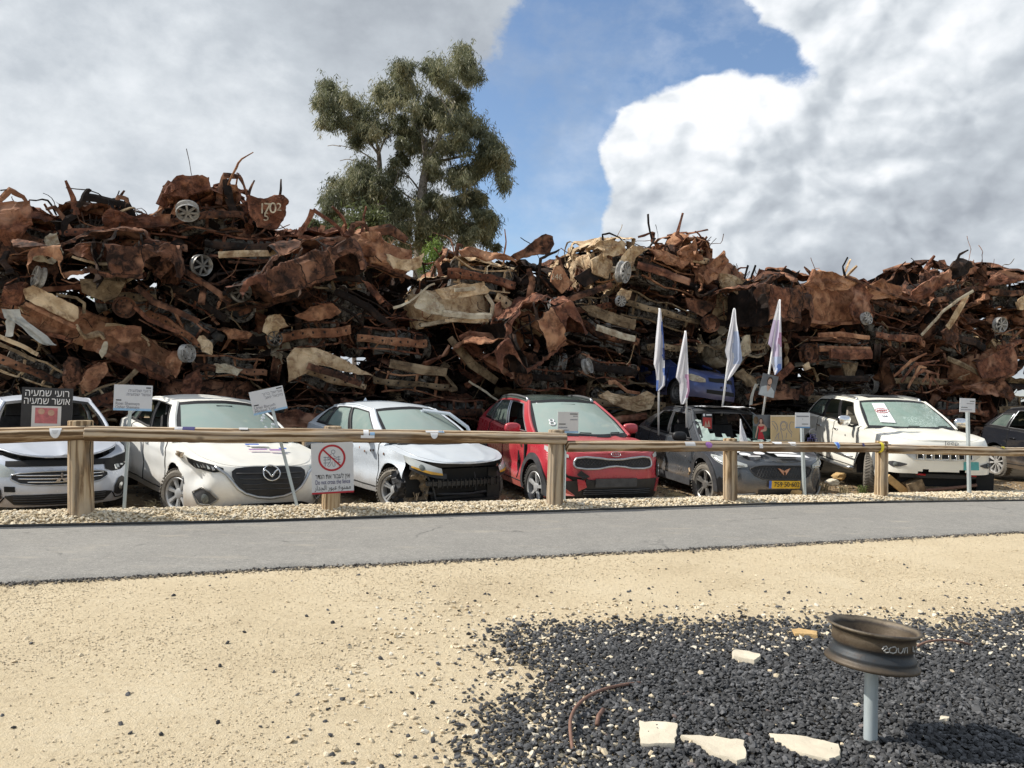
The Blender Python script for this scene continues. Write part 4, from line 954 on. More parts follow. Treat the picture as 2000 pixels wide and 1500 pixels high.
def white_suv():
    P = base(wb=2.915, xf=2.38, xr=-2.40, w=.965, doors=[1.0, -.18, -1.12], xB0=1.16, xB1=-2.10, R0=(.30, .66, 1.655), R1=(-1.72, .63, 1.63), rw=.385, ra=.455, zb=.34, xbump=1.93,
             nose=[(.2, .10), (.4, .02), (.6, 0), (.78, .0), (.92, .02), (1.03, .04), (1.09, .10), (1.2, .25)], top=[(-2.4, 1.22), (-1.6, 1.23), (-.5, 1.20), (.5, 1.175), (1.16, 1.165), (1.7, 1.145), (2.1, 1.115), (2.25, 1.095), (2.38, 1.07)],
             mf=3.8, nf=4.2, rise=.05, crease=1.05, scallop=.7, win=[(.09, .34, .06, .88, None), (.38, .63, .06, .88, None), (.67, .93, .07, .86, 'window')], trim='black', bowt=.13, crown=.06, hoodcrease=.02, rcrown=.045, bow=.02)
    def cut(y, x): return .56 + .05 * math.sin(y * 9) if abs(y) < .62 else (.50 if abs(y) < .9 else .0)
    c = Car('sport_utility_car', 'white sport utility car with cracked windscreen, chrome mirrors and a turquoise bumper sticker', 'car', (7.68, 15.92, -.07), rad(-92.0), P, M['cream'], 1.02, rad(2.6), rad(-.3), seed=53,
            dents=[((.9, -.97, .7), (.4, .2, .25), (0, .03, 0)), ((2.2, .6, .75), (.2, .4, .1), (-.03, 0, 0))])
    c.body(screen='screenjeep', bumper_cut=cut); c.interior(True)
    for f in (True, False):
        for sd in (-1, 1): c.wheel(f, sd, 'alloy', 5, .25, steer=rad(-26) if f else 0, flat=.03, tyre='tyredust' if f else 'tyre', rim='alloy')
    gr = c.strip('grille', [(-.64, .83, .985), (-.5, .755, 1.0), (0, .745, 1.01), (.5, .755, 1.0), (.64, .83, .985)], .010, M['chromed'], 4)
    for i in range(7):
        x = -.42 + i * .14; c.poly('grille_slot', [[(x - .045, .785), (x + .045, .785), (x + .045, .975), (x - .045, .975)]], .024, M['dark'], gr); c.line('slot_rim', [(x - .05, .775), (x + .05, .775), (x + .05, .985), (x - .05, .985)], .009, .022, M['chrome'], True, gr, sub=2)
    for sg in (-1, 1):
        h = c.strip('headlight', [(sg * .66, .86, .985), (sg * .80, .865, .99), (sg * .98, .885, 1.0), (sg * 1.16, .93, 1.0), (sg * 1.3, .96, .995)], .012, M['lamp'])
        c.strip('reflector', [(sg * .70, .88, .97), (sg * .85, .885, .98), (sg * 1.0, .90, .985)], .003, M['lampin'], parent=h)
        f = c.strip('fog_lamp', [(sg * .62, .665, .68), (sg * .72, .63, .70), (sg * .84, .62, .715), (sg * .91, .655, .70)], .012, M['greyplastic']); c.disc('lens', sg * .80, .665, .036, .02, M['lampdark'], f)
    c.poly('bumper_sticker', [[(.33, .60), (.60, .60), (.60, .74), (.33, .74)]], .010, M['teal'])
    p0 = c.F(np.array([0.]), np.array([1.04]), 0)[0]; mtx = Matrix.Translation(Vector(p0) + Vector((.018, .13, .012))) @ Matrix(((0, -.0, 1, 0), (1, 0, 0, 0), (0, 1, 0, 0), (0, 0, 0, 1)))
    text_mesh('Jeep', .095, M['chromed'], 'badge', c.hood, mtx, ext=.004, xs=1.5)
    # torn lower bumper: crash beam, pipe, ducts and red tow hooks
    mb = MB(); yy = np.linspace(-.66, .66, 9); mb.tube(np.stack([2.16 - .06 * yy ** 2, yy, np.full_like(yy, .46)], -1), .05, 4, ry=.08, up=(1, 0, 0), phase=PI / 4); mb.build('bumper_beam', M['black'], c.root)
    mb = MB(); mb.tube([(2.28, -.42, .20), (2.30, -.1, .24), (2.30, .3, .29), (2.26, .62, .33)], .028, 8); mb.build('hanging_pipe', M['rod'], c.root)
    mb = MB(); mb.box((2.22, -.42, .27), (.24, .26, .22), np.array(Matrix.Rotation(rad(25), 3, 'X'))); mb.build('hanging_duct', M['rust_olive'], c.root)
    mb = MB(); mb.box((2.2, -.66, .25), (.06, .55, .12), np.array(Matrix.Rotation(rad(-38), 3, 'X'))); mb.build('hanging_skid_plate', M['stoneochre'], c.root)
    for y in (-.34, .52): MB().tube([(2.24, y - .06, .50), (2.30, y - .06, .50), (2.30, y + .06, .49), (2.24, y + .06, .49)], .018, 6).build('tow_hook', M['redlamp'], c.root)
    mb = MB(); mb.box((1.95, 0, .40), (.3, 1.3, .28)); mb.box((2.1, .80, .36), (.2, .30, .34)); mb.build('engine_undertray', M['dark'], c.root)
    for sg in (-1, 1): MB().tube([(1.0, sg * .97, .42), (.85, sg * 1.03, .40), (-.6, sg * 1.03, .40), (-.95, sg * .97, .42)], .05, 8, ry=.03).build('side_step', M['chromed'], c.root, True)
    c.mirror(-1, .78, 1.10, 1.295, M['chrome'], (.13, .25, .20)); c.mirror(1, .78, 1.10, 1.295, M['chrome'], (.13, .25, .20)); c.handles([-.02, -.95], z=1.06, mat=M['chrome'])
    for sg in (-1, 1):
        rl = c.roofgrid[3:-2, 1 if sg < 0 else -2] + [0, 0, .03]; MB().tube(np.concatenate([[rl[0] - [-.06, 0, .05]], rl, [rl[-1] - [.08, 0, .05]]]), .022, 8).build('roof_rail', M['chromed'], c.root, True)
        MB().tube([(1.0, sg * 1.005, .62), (.2, sg * 1.01, .63), (-.9, sg * 1.01, .65)], .022, 6, ry=.012).build('side_moulding', M['chromed'], c.root, True)
    MB().grid(c.roofgrid[5:15, 6:21] + [0, 0, .010]).build('sunroof', M['dark'], c.root)
    p = c.ws[13, 11] + [-.06, 0, -.03]; MB().box(p, (.10, .30, .08)).build('inside_mirror', M['black'], c.root)
    for (x, z) in ((-.30, 1.06), (.45, .98), (.70, .80)): MB().lathe([(.020, 0), (.012, .004), (0, .003)], 8, R=np.array(Matrix.Rotation(rad(90), 3, 'X')), c=(x, -c.wz(z) - .004, z)).build('bullet_hole', M['dark'], c.parts[('front_door', -1)])
    return c

def silver_saloon():
    P = base(wb=2.55, xf=2.14, xr=-2.10, w=.835, doors=[.85, -.15, -.95], xB0=.98, xB1=-1.45, R0=(.12, .56, 1.415), R1=(-1.05, .53, 1.39), rw=.30, ra=.35, zb=.20,
             nose=[(.15, .10), (.28, .01), (.42, 0), (.55, .02), (.68, .055), (.75, .10), (.84, .2), (1.0, .4)], top=[(-2.1, 1.02), (-1.45, 1.02), (-.5, .96), (.5, .93), (.98, .92), (1.5, .87), (1.9, .795), (2.05, .76), (2.14, .745)],
             rise=.055, win=[(.11, .44, .06, .88, None), (.49, .80, .06, .88, None)], bowt=.10, crown=.05)
    P['xB0'] = .98
    def lift(G):
        G = G.copy(); k = np.clip((G[..., 0] - 1.05) / 1.0, 0, 1); G[..., 2] += .085 * k - .03 * k * np.cos(G[..., 1] * 4) + .02 * np.exp(-((G[..., 1] - .05) / .05) ** 2) * k; return G
    c = Car('saloon_car', 'silver saloon with sprung bonnet, striped chrome grille and missing left headlight', 'car', (-6.91, 11.43, -.07), rad(-54), P, M['silver2'], 1.0, rad(1.5), rad(0), seed=67,
            dents=[((1.9, .75, .7), (.2, .2, .15), (-.10, -.05, 0)), ((1.6, 0, .9), (.3, .8, .1), (0, 0, .02))])
    c.body(screen=None, hood_open=lift); c.interior()
    for f in (True, False):
        for sd in (-1, 1): c.wheel(f, sd, 'alloy', 6, .20, flat=.04, rim='alloydark')
    gs = [(-.54, .555, .60), (-.44, .50, .625), (-.25, .475, .635), (0, .47, .64), (.25, .475, .635), (.44, .50, .625), (.54, .555, .60)]
    g = c.strip('grille', gs, .010, M['black'], 4); c.line('grille_trim', [(q[0], q[2]) for q in gs] + [(q[0], q[1]) for q in gs[::-1]], .010, .016, M['chromed'], True)
    for z, w in ((.505, .36), (.545, .46), (.585, .48)): c.line('grille_slat', [(-w, z + .012), (0, z), (w, z + .012)], .009, .022, M['chrome'], parent=g)
    def dia(cx, cz, a, l=.050, w=.020): ca, sa = math.cos(a), math.sin(a); return [(cx, cz), (cx + ca * l - sa * w, cz + sa * l + ca * w), (cx + ca * 2 * l, cz + sa * 2 * l), (cx + ca * l + sa * w, cz + sa * l - ca * w)]
    c.poly('badge', [dia(0, .55, rad(90), .036, .021), dia(0, .55, rad(210), .036, .021), dia(0, .55, rad(330), .036, .021)], .040, M['chrome'])
    c.strip('lower_intake', [(-.62, .335, .35), (-.52, .24, .365), (0, .225, .36), (.52, .24, .365), (.62, .335, .35)], .012, M['black'], 4)
    for z in (.26, .29, .32, .345): c.line('intake_slat', [(-.52, z), (0, z - .01), (.52, z)], .006, .02, M['greyplastic'])
    c.poly('tow_eye_hole', [[(-.62, .40), (-.50, .40), (-.50, .465), (-.62, .465)]], .012, M['dark'])
    for sg in (-1, 1):
        f = c.strip('fog_lamp', [(sg * .66, .32, .42), (sg * .73, .29, .50), (sg * .82, .285, .52), (sg * .92, .33, .47)], .012, M['black']); c.disc('lens', sg * .775, .395, .048, .022, M['lampin'], f)
        c.line('bumper_crease', [(sg * .63, .33), (sg * .70, .26), (sg * .86, .25), (sg * .95, .30)], .008, .012, M['dark'])
    c.strip('headlight', [(-.50, .60, .65), (-.62, .575, .71), (-.80, .585, .765), (-.98, .65, .80), (-1.10, .73, .80)], .014, M['lamp'])
    h = c.strip('headlight', [(.52, .64, .73), (.66, .60, .76), (.84, .60, .79), (1.0, .66, .81), (1.1, .74, .80)], .012, M['dark'])  # empty socket, its shade painted as a dark strip
    for i in range(7): c.poly('broken_lens', [[(.70 + .04 * i, .615 + .012 * i), (.75 + .04 * i, .61 + .012 * i), (.745 + .04 * i, .665), (.70 + .04 * i, .67)]], .025 + .01 * (i % 2), M[('lampin', 'lamp', 'greyplastic')[i % 3]], h)
    c.strip('bonnet_gap', [(-.62, .70, .765), (-.3, .70, .775), (0, .70, .775), (.3, .70, .775), (.66, .70, .765)], .006, M['dark'])
    c.mirror(1, .60, .93, 1.0, c.paint, (.10, .2, .14))
    mb = MB(); rnd = random.Random(5)
    for i in range(14): mb.box((1.55 + rnd.uniform(-.25, .3), rnd.uniform(-.6, .6), .74 + rnd.uniform(-.05, .06)), (rnd.uniform(.1, .3), rnd.uniform(.08, .3), rnd.uniform(.05, .12)), np.array(Matrix.Rotation(rnd.uniform(0, 1), 3, 'Z')))
    mb.build('engine', M['black'], c.root)
    mb = MB(); mb.box((-.2, -.1, 1.05), (.25, .3, .22)); mb.box((.1, .25, 1.0), (.3, .2, .2)); mb.box((-.1, .05, 1.0), (.12, .10, .5)); mb.build('cabin_debris', M['seat'], c.root)
    return c

def black_suv():
    P = base(wb=2.82, xf=2.32, xr=-2.30, w=.94, doors=[.98, -.15, -1.05], xB0=1.12, xB1=-2.0, R0=(.24, .62, 1.56), R1=(-1.50, .585, 1.52), rw=.36, ra=.42, zb=.25,
             nose=[(.2, .10), (.4, .02), (.6, 0), (.78, .02), (.9, .06), (1.0, .14), (1.2, .3)], top=[(-2.3, 1.06), (-1.9, 1.12), (-1.2, 1.09), (-.5, 1.06), (.5, 1.03), (1.12, 1.02), (1.7, .98), (2.1, .92), (2.32, .88)],
             rise=.06, crease=.90, scallop=.6, win=[(.10, .41, .06, .88, None), (.45, .72, .06, .88, None), (.75, .93, .07, .72, 'window')], trim='chromed', bowt=.12)
    c = Car('sport_utility_car', 'black sport utility car at the right edge with pale dusty rear wheel', 'car', (12.15, 16.35, -.1), rad(-86), P, M['black_paint'], 1.0, rad(1.5), rad(0), seed=71, dents=[((-.3, -.94, .6), (.6, .2, .25), (0, .04, 0))])
    c.body(screen='screen'); c.interior()
    for f in (True, False):
        for sd in (-1, 1): c.wheel(f, sd, 'alloy', 10, .265, flat=.05, tyre='tyredust', rim='white_alloy')
    c.mirror(-1, .70, 1.04, 1.13, M['chrome'], (.12, .25, .16)); c.handles([.0, -.86], z=.92)
    g = c.strip('grille', [(-.42, .52, .70), (-.36, .40, .80), (0, .38, .82), (.36, .40, .80), (.42, .52, .70)], .012, M['black']); c.line('grille_trim', [(-.42, .70), (-.36, .80), (0, .82), (.36, .80), (.42, .70), (.42, .52), (.36, .40), (0, .38), (-.36, .40), (-.42, .52)], .012, .018, M['chromed'], True, g)
    for sg in (-1, 1):
        c.strip('headlight', [(sg * .52, .72, .80), (sg * .75, .73, .85), (sg * 1.0, .78, .90)], .012, M['lamp']); c.strip('tail_light', [(sg * -4.2, .86, .99), (sg * -4.4, .86, 1.0), (sg * -4.6, .87, 1.0)], .012, M['lamp'])
    for sg in (-1, 1):
        rl = c.roofgrid[2:-2, 0 if sg < 0 else -1] + [0, -sg * .03, .03]; MB().tube(np.concatenate([[rl[0] - [-.06, 0, .05]], rl, [rl[-1] - [.08, 0, .05]]]), .02, 6).build('roof_rail', M['chromed'], c.root, True)
    return c

CARS = dict(saloon=silver_saloon(), pale=pale_hatchback(), silver=silver_hatch(), red=red_suv(), grey=grey_suv(), jeep=white_suv(), black=black_suv())
# ------------------------------------------------------------------ the wall of burnt wrecks
WALL_C, WALL_K = 16.1, .36
def wall_at(u, v, dY=0.):
    d = ray(u, v); return CAM + d * ((WALL_C + dY) / (d[1] - WALL_K * d[0]))
SIL = [(-200, 400), (0, 392), (90, 440), (120, 420), (270, 415), (320, 370), (470, 370), (550, 405), (600, 455), (690, 470), (830, 500), (880, 495), (1000, 500), (1080, 520), (1150, 505), (1230, 490), (1400, 510), (1490, 545), (1540, 560), (1760, 575), (1850, 540), (2200, 540)]
PAL = dict(brown=('rust_brown', ('rust_brown', 'rust_red', 'rust_orange', 'rust_dark', 'rust_olive', 'rust_brown')), red=('rust_red', ('rust_red', 'rust_orange', 'rust_brown', 'rust_red')), orange=('rust_orange', ('rust_orange', 'rust_red', 'rust_tan', 'rust_brown')),
           dark=('rust_dark', ('rust_dark', 'rust_brown', 'rust_olive', 'rust_red', 'rust_dark')), tan=('rust_tan', ('rust_tan', 'rust_cream', 'rust_orange', 'rust_brown')), olive=('rust_olive', ('rust_olive', 'rust_brown', 'rust_tan', 'rust_dark')),
           cream=('rust_cream', ('rust_cream', 'rust_tan', 'rust_olive', 'rust_brown')))
WR = []
class Wreck: pass
class BurntCar(Car):
    """a burnt out body: the panels of a car without glass, squashed into a wreck's box"""
    def __init__(s, o, kind, paint, w, h, L, rnd, crush):
        suv = rnd.uniform(0, 1) < .35; k = rnd.uniform(-.05, .05)
        P = base(wb=2.62, xf=2.15, xr=-2.05, w=.88, doors=[.92, -.13, -.98], xB0=1.02, xB1=-1.72 + k * 3, R0=(.16 + k, .575, 1.375), R1=(-1.22 + k * 2, .555, 1.355), top=[(-2.05, 1.0), (-1.6, 1.02), (-.5, .965), (.5, .92), (1.02, .895), (1.6, .84), (2.0, .77), (2.15, .74)], rise=.055,
                 win=[(.09, .42, .05, .90, None), (.46, .76, .05, .90, None), (.79, .91, .12, .76, None)], bowt=.12)
        s.P, s.paint, s.root, s.seed = P, paint, o.root, rnd.randrange(999); s.half = P['wb'] / 2; s.x0f, s.x0r = P['xf'] - .8, P['xr'] + .7
        t = np.linspace(0, 1.6, 60); x, y = s.outline(t, .55); s._t = t; s._s = np.concatenate([[0], np.cumsum(np.hypot(np.diff(x), np.diff(y)))])
        s.k = (kind, w / 1.70, h / 1.36, L / 4.2, crush)
    def deform(s, V):
        kind, ky, kz, kx, crush = s.k; V = V.copy()
        V[:, 2] -= np.clip(V[:, 2] - .9, 0, 1) * (.22 + .40 * vfbm(V * [1.1, 1.1, 0] + s.seed, s.seed, 2)) ; V[:, 1] += .10 * vfbm(V * 1.3 + s.seed, s.seed + 4, 2) * np.clip(V[:, 2], 0, 1.2)
        V = V + .042 * vnoise3(V * 3.2 + s.seed, s.seed + 7, 2, True) + .013 * vnoise3(V * 10 + s.seed, s.seed + 2, 1, True); z = (V[:, 2] - .62) * kz * 1.12
        if kind == 'rear': W_ = np.stack([-V[:, 0] - 2.05, -V[:, 1] * ky, z], -1)
        elif kind == 'side': W_ = np.stack([(V[:, 0] - 2.15) * max(kx, .62), V[:, 1] * .85, z], -1)
        else: W_ = np.stack([V[:, 0] - 2.12, V[:, 1] * ky, z], -1)
        return crush(W_)
def bend(n, a, b, rnd, amp):
    t = np.linspace(0, 1, n)[:, None]; p = np.array(a) * (1 - t) + np.array(b) * t; L = np.linalg.norm(np.array(b) - np.array(a))
    w = np.array([[rnd.uniform(-1, 1) for _ in range(3)] for _ in range(4)]); tt = np.linspace(0, 3, n); k = np.stack([np.interp(tt, range(4), w[:, i]) for i in range(3)], -1)
    return p + k * amp * L
def add_wheel(mb, c, r, w, R, style, rnd):
    """a burnt wheel without its tyre: steel dish or alloy spokes; axis along local z before R"""
    mb.lathe([(r * .93, -w / 2), (r, -w / 2 - .012), (r, -w / 2 + .02), (r * .86, -w / 2 + .05), (r * .80, 0), (r * .86, w / 2 - .04), (r, w / 2 - .02), (r, w / 2 + .012), (r * .93, w / 2)], 22, 0, R, c)
    if style == 'steel':
        mb.lathe([(r * .82, w * .12), (r * .62, w * .32), (r * .50, w * .30), (r * .36, w * .12), (r * .2, w * .14), (r * .17, w * .32), (0, w * .33)], 22, 0, R, c)
        for k in range(9):
            a = k / 9 * 2 * PI; mb.lathe([(r * .085, 0), (r * .06, .004), (0, .002)], 6, 1, R, np.asarray(c) + np.asarray(R) @ np.array([r * .70 * math.cos(a), r * .70 * math.sin(a), w * .26]))
    else:
        mb.lathe([(r * .70, -w * .05), (0, -.0)], 14, 1, R, c)
        n = rnd.choice((5, 7, 9))
        for k in range(n):
            a = k / n * 2 * PI; ca, sa = math.cos(a), math.sin(a); Rk = np.asarray(R) @ np.array([[ca, -sa, 0], [sa, ca, 0], [0, 0, 1]])
            mb.box(np.asarray(c) + Rk @ np.array([r * .52, 0, w * .34]), (r * .86, r * (.30 if n < 7 else .17), .03), Rk, 0)
        mb.lathe([(r * .24, w * .30), (r * .22, w * .44), (0, w * .45)], 14, 0, R, c)
def engine_mb(rnd, w, h, d, c):
    mb = MB(); c = np.array(c, float); mb.box(c + [0, 0, -.05 * h], (d * .7, w * .62, h * .6), np.array(Matrix.Rotation(rnd.uniform(-.2, .2), 3, 'X')))
    for i in range(6): mb.box(c + [d * .30, (-.5 + i / 5) * w * .56, h * .22], (d * .18, w * .07, h * .22))
    for i in range(17):
        R = np.array(Matrix.Rotation(rnd.uniform(-.5, .5), 3, 'X') @ Matrix.Rotation(rnd.uniform(-.6, .6), 3, 'Z'))
        mb.box(c + [d * rnd.uniform(.05, .42), w * rnd.uniform(-.46, .46), h * rnd.uniform(-.42, .42)], (d * rnd.uniform(.08, .3), w * rnd.uniform(.06, .22), h * rnd.uniform(.08, .28)), R, taper=rnd.uniform(.6, 1))
    for i in range(4):
        R = np.array(Matrix.Rotation(rad(90), 3, 'Y')); r = rnd.uniform(.05, .10) * w
        mb.lathe([(r, 0), (r, .05), (r * .7, .07), (r * .6, .03), (0, .03)], 12, R=R, c=c + [d * .36, w * rnd.uniform(-.4, .4), h * rnd.uniform(-.35, .3)])
    for i in range(5):
        a = c + [d * .4, w * rnd.uniform(-.45, .45), h * rnd.uniform(-.4, .4)]; b = c + [d * .45, w * rnd.uniform(-.45, .45), h * rnd.uniform(-.4, .4)]; mb.tube(bend(7, a, b, rnd, .25), .016, 5)
    return mb
def wreck(u, v, wpx, hpx, kind, yaw, tilt, pal, label, dY=0., nose=0., wheels=2, style=None, hood=None, strips=7, eng=True, L=3.4, crumple=1., seed=None):
    seed = len(WR) * 13 + 5 if seed is None else seed; rnd = random.Random(seed)
    p = wall_at(u, v, dY); sc = sc_at(p[1]); w, h = wpx / sc, hpx / sc
    ya = math.atan2(-1, WALL_K) + rad(yaw)
    if kind == 'side': ya += rad(-82)
    R = Matrix.Rotation(ya, 3, 'Z') @ (Matrix.Rotation(rad(tilt), 3, 'X') if kind != 'side' else Matrix.Rotation(rad(-tilt), 3, 'Y')) @ Matrix.Rotation(rad(-nose), 3, 'Y')
    o = Wreck(); o.root = thing('burnt_car_wreck', label, 'car wreck', p, 'burnt car wrecks stacked in the heap', R); o.M = Matrix.Translation(Vector(p)) @ R.to_4x4(); o.Mi = o.M.inverted(); o.p = p; o.sc = sc; o.rnd = rnd; o.dY = dY
    WR.append(o); main, alts = PAL[pal]; o.alts = alts
    pick = lambda: M[rnd.choice(alts)]
    off = np.zeros(3)
    if kind == 'side': L, w = w, 1.45; off = np.array([L / 2, w / 2, 0])     # near flank is local -y
    W2, H2 = w / 2, h / 2
    def crush(V):
        V = V + .055 * crumple * vnoise3(V * 1.7 + seed, seed, 2) + .018 * vnoise3(V * 7. + seed, seed + 3, 1)
        return V + off
    # ---- body shell: open nose, window holes, torn seams
    nx, na = 34, 44; x = np.linspace(0, -L, nx + 1); a = np.linspace(0, 2 * PI, na + 1)[:-1]
    if kind == 'rear': tp = [(0, .62), (-.35, .98), (-1.8, 1.0), (-2.4, .5), (-3.4, .4)]
    elif kind == 'side': tp = [(0, .25), (-L * .25, .4), (-L * .36, 1.0), (-L * .72, .95), (-L * .84, .45), (-L, .4)]
    elif kind == 'mash': tp = [(0, .55), (-.6, .9), (-1.6, 1.0), (-3.4, .6)]
    else: tp = [(0, .20), (-.9, .38), (-1.35, 1.0), (-2.7, .95), (-3.4, .45)]
    tz = table(x, tp) * H2
    se = lambda q, e: np.sign(q) * np.abs(q) ** e
    Yc = W2 * se(np.cos(a), .42); Sn = se(np.sin(a), .42)
    P = np.zeros((nx + 1, na, 3)); P[..., 0] = x[:, None]; P[..., 1] = Yc * (1 - .10 * (np.clip(-x / L, 0, 1) ** 3))[:, None]
    P[..., 2] = np.where(Sn > 0, Sn * tz[:, None], Sn * H2 * .92)
    P[..., 1] *= 1 - .16 * np.clip(P[..., 2] / H2, 0, 1)
    amp = .085 * crumple * (1.7 if kind == 'mash' else 1.)
    nz = vnoise3(P * np.array([1.5, 2.2, 2.2]) + seed, seed, 3, True); P = P + nz * amp
    xm = (x[:-1] + x[1:]) / 2; keep = np.ones((nx, na), bool)
    am = a + PI / na; topf = np.sin(am) > .80; sidef = np.abs(np.cos(am)) > .62; zf = np.sin(am)
    for i in range(nx):
        cab = (-2.75 < xm[i] < -1.2) if kind == 'front' else ((-1.9 < xm[i] < -.35) if kind in ('rear', 'mash') else (-L * .74 < xm[i] < -L * .34))
        for j in range(na):
            if kind == 'front' and xm[i] > -.95 and topf[j]: keep[i, j] = False
            if cab and sidef[j] and zf[j] > -.02 and abs((xm[i] * 1.25) % 1 - .5) < .40: keep[i, j] = False
            if kind == 'front' and -1.35 < xm[i] < -1.0 and zf[j] > .3: keep[i, j] = False
            if kind == 'rear' and xm[i] > -.32 and topf[j]: keep[i, j] = False
    hn = vfbm(np.stack(np.meshgrid(xm * 3, np.cos(am) * 4, indexing='ij') + [np.broadcast_to(np.sin(am) * 4, (nx, na))], -1), seed + 9, 2); keep &= hn < (.50 if kind != 'mash' else .42)
    g = MB(); g.grid(P, close_v=True, keep=keep); V, f = compress(P.reshape(-1, 3), g.f)
    car = kind != 'mash' and dY < .35
    if car:
        bc = BurntCar(o, kind, M[main], w, h, L, rnd, crush); ang = rad(rnd.choice((-2, 4, 10, 18)) if hood is None else max(hood, -3)); wv = rnd.uniform(.02, .07)
        def lift(G):
            d = G - [.95, 0, .9]; G = G.copy(); G[..., 0] = .95 + d[..., 0] * math.cos(ang) - d[..., 2] * math.sin(ang); G[..., 2] = .9 + d[..., 0] * math.sin(ang) + d[..., 2] * math.cos(ang) + wv * np.sin(G[..., 1] * 5 + G[..., 0] * 4 + seed); return G
        bc.body(skip=('bumper',) + (('hood',) if hood is not None and hood < 0 else ()) + (('front_door',) if rnd.random() < .3 else ()) + (('rear_door',) if rnd.random() < .3 else ()), screen=None, hood_open=lift if kind != 'rear' else None, frame_mat=None)
        for ch in list(o.root.children):
            if ch.name.startswith('roof') and kind != 'rear' and rnd.random() < .45: bpy.data.objects.remove(ch); continue
            if ch.name.startswith(('rear_window', 'arch_lining', 'window_trim', 'floor_pan')): bpy.data.objects.remove(ch); continue
            for i_, sl in enumerate(ch.data.materials):
                if sl is M['black'] or sl is M['dark']: ch.data.materials[i_] = M['rust_dark']
                elif ch.name.startswith(('front_door', 'rear_door', 'fender', 'hood', 'roof')) and rnd.random() < .55: ch.data.materials[i_] = pick()
        for sx in (-.1, -.85):
            for sy in (-.4, .4):
                ph2 = np.linspace(0, 2 * PI, 13)[:-1]; q = np.stack([sx - .12 * np.sin(ph2), sy + .22 * se(np.cos(ph2), .5), .85 + .30 * se(np.sin(ph2), .5)], -1); mb = MB().tube(q, .018, 4, closed=True)
                for zz in (.75, .95): mb.tube([(sx, sy - .22, zz), (sx, sy + .22, zz)], .010, 4)
                mb.build('seat_frame', M['rust_dark' if rnd.random() < .6 else 'ash'], o.root, deform=bc.deform)
    else: sh = MB(); sh.add(V, f); o.shell = sh.build('body_shell', M[main], o.root, deform=crush)
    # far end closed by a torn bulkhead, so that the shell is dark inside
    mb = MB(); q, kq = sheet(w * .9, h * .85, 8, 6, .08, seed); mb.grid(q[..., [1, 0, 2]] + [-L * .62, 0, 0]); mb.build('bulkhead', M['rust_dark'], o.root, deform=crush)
    # ---- the end or the side that one sees
    if kind in ('front', 'mash'):
        mb = MB(); zt, zl = .16 * H2, -.72 * H2
        for pts in (([-.03, -W2 * .86, zt], [-.03, W2 * .86, zt]), ([-.05, -W2 * .80, zl], [-.05, W2 * .80, zl]), ([-.03, -W2 * .62, zl], [-.03, -W2 * .62, zt]), ([-.03, W2 * .62, zl], [-.03, W2 * .62, zt]), ([-.03, W2 * .05, zl], [-.03, W2 * .02, zt])):
            mb.tube(bend(9, *pts, rnd, .05), .035, 4, ry=.022, phase=PI / 4)
        mb.build('radiator_frame', pick(), o.root, deform=crush)
        yy = np.linspace(-W2 * .92, W2 * .92, 17); zb = -.30 * H2 + rnd.uniform(-.1, .1) * H2; th = rnd.uniform(.055, .09)
        c0 = np.stack([.10 - .16 * (yy / W2) ** 2, yy, zb + .03 * np.sin(yy * 3 + seed)], -1)
        prof = np.array([(-.05, th), (.02, th), (.035, th * .5), (.035, -th * .5), (.02, -th), (-.05, -th)]); B = c0[:, None] + np.stack([np.broadcast_to(prof[:, 0], (17, 6)), np.zeros((17, 6)), np.broadcast_to(prof[:, 1], (17, 6))], -1)
        mb = MB().grid(B)
        for i in range(1, 16, 2): mb.box(c0[i] + [.036, 0, 0], (.006, .035, th * .5), mi=1)
        mb.build('bumper_beam', [pick(), M['dark']], o.root, deform=crush)
        if eng: engine_mb(rnd, w * .8, h * .62, .75, (-.62, w * rnd.uniform(-.08, .08), -.12 * h)).build('engine_block', M['ash'] if rnd.random() < .75 else M['steel'], o.root, deform=crush)
        for sg in (-1, 1):
            if car or kind == 'mash' and rnd.random() < .5: continue
            q = []
            for xx in np.linspace(.02, -1.25, 11):
                row = []
                for zz in np.linspace(0, 1, 8):
                    lo = -.62 * H2 if abs(xx + .68) > .34 else -.62 * H2 + math.sqrt(max(0, .34 ** 2 - (xx + .68) ** 2)) * 1.05
                    z_ = lo + (.30 * H2 - lo) * zz; row.append((xx - .10 * (xx > -.1), sg * (W2 * (.93 + .09 * math.sin(zz * 2.6)) - (.10 if xx > -.1 else 0)), z_))
                q.append(row)
            q = np.array(q); q = q + vnoise3(q * 3 + seed, seed + 5 + sg, 2, True) * .05 * crumple
            MB().grid(q).grid(q[:, -1:] * [1, 1, 1] + np.array([[0, 0, 0]]) if False else np.stack([q[:, -1], q[:, -1] - [0, sg * .14, -.02]], 1)).build('fender', pick(), o.root, deform=crush)
        hd = hood if hood is not None else rnd.choice((8, 14, 22, 35))
        if hd >= 0 and not car:
            q, kq = sheet(w * .86, 1.05, 16, 12, .09 * crumple, seed + 2, 2.2, .03); q = q[..., [2, 0, 1]]; q[..., 0] -= .525; q[..., 0] *= -1; q[..., 0] *= -1
            Rh = np.array(Matrix.Rotation(rad(hd), 3, 'Y')); hinge = np.array([-1.05, 0, 0]); q = (q - hinge) @ np.array(Matrix.Rotation(rad(-hd), 3, 'Y')).T + hinge + [0, 0, .30 * H2]
            MB().grid(q).build('hood', pick(), o.root, deform=crush)
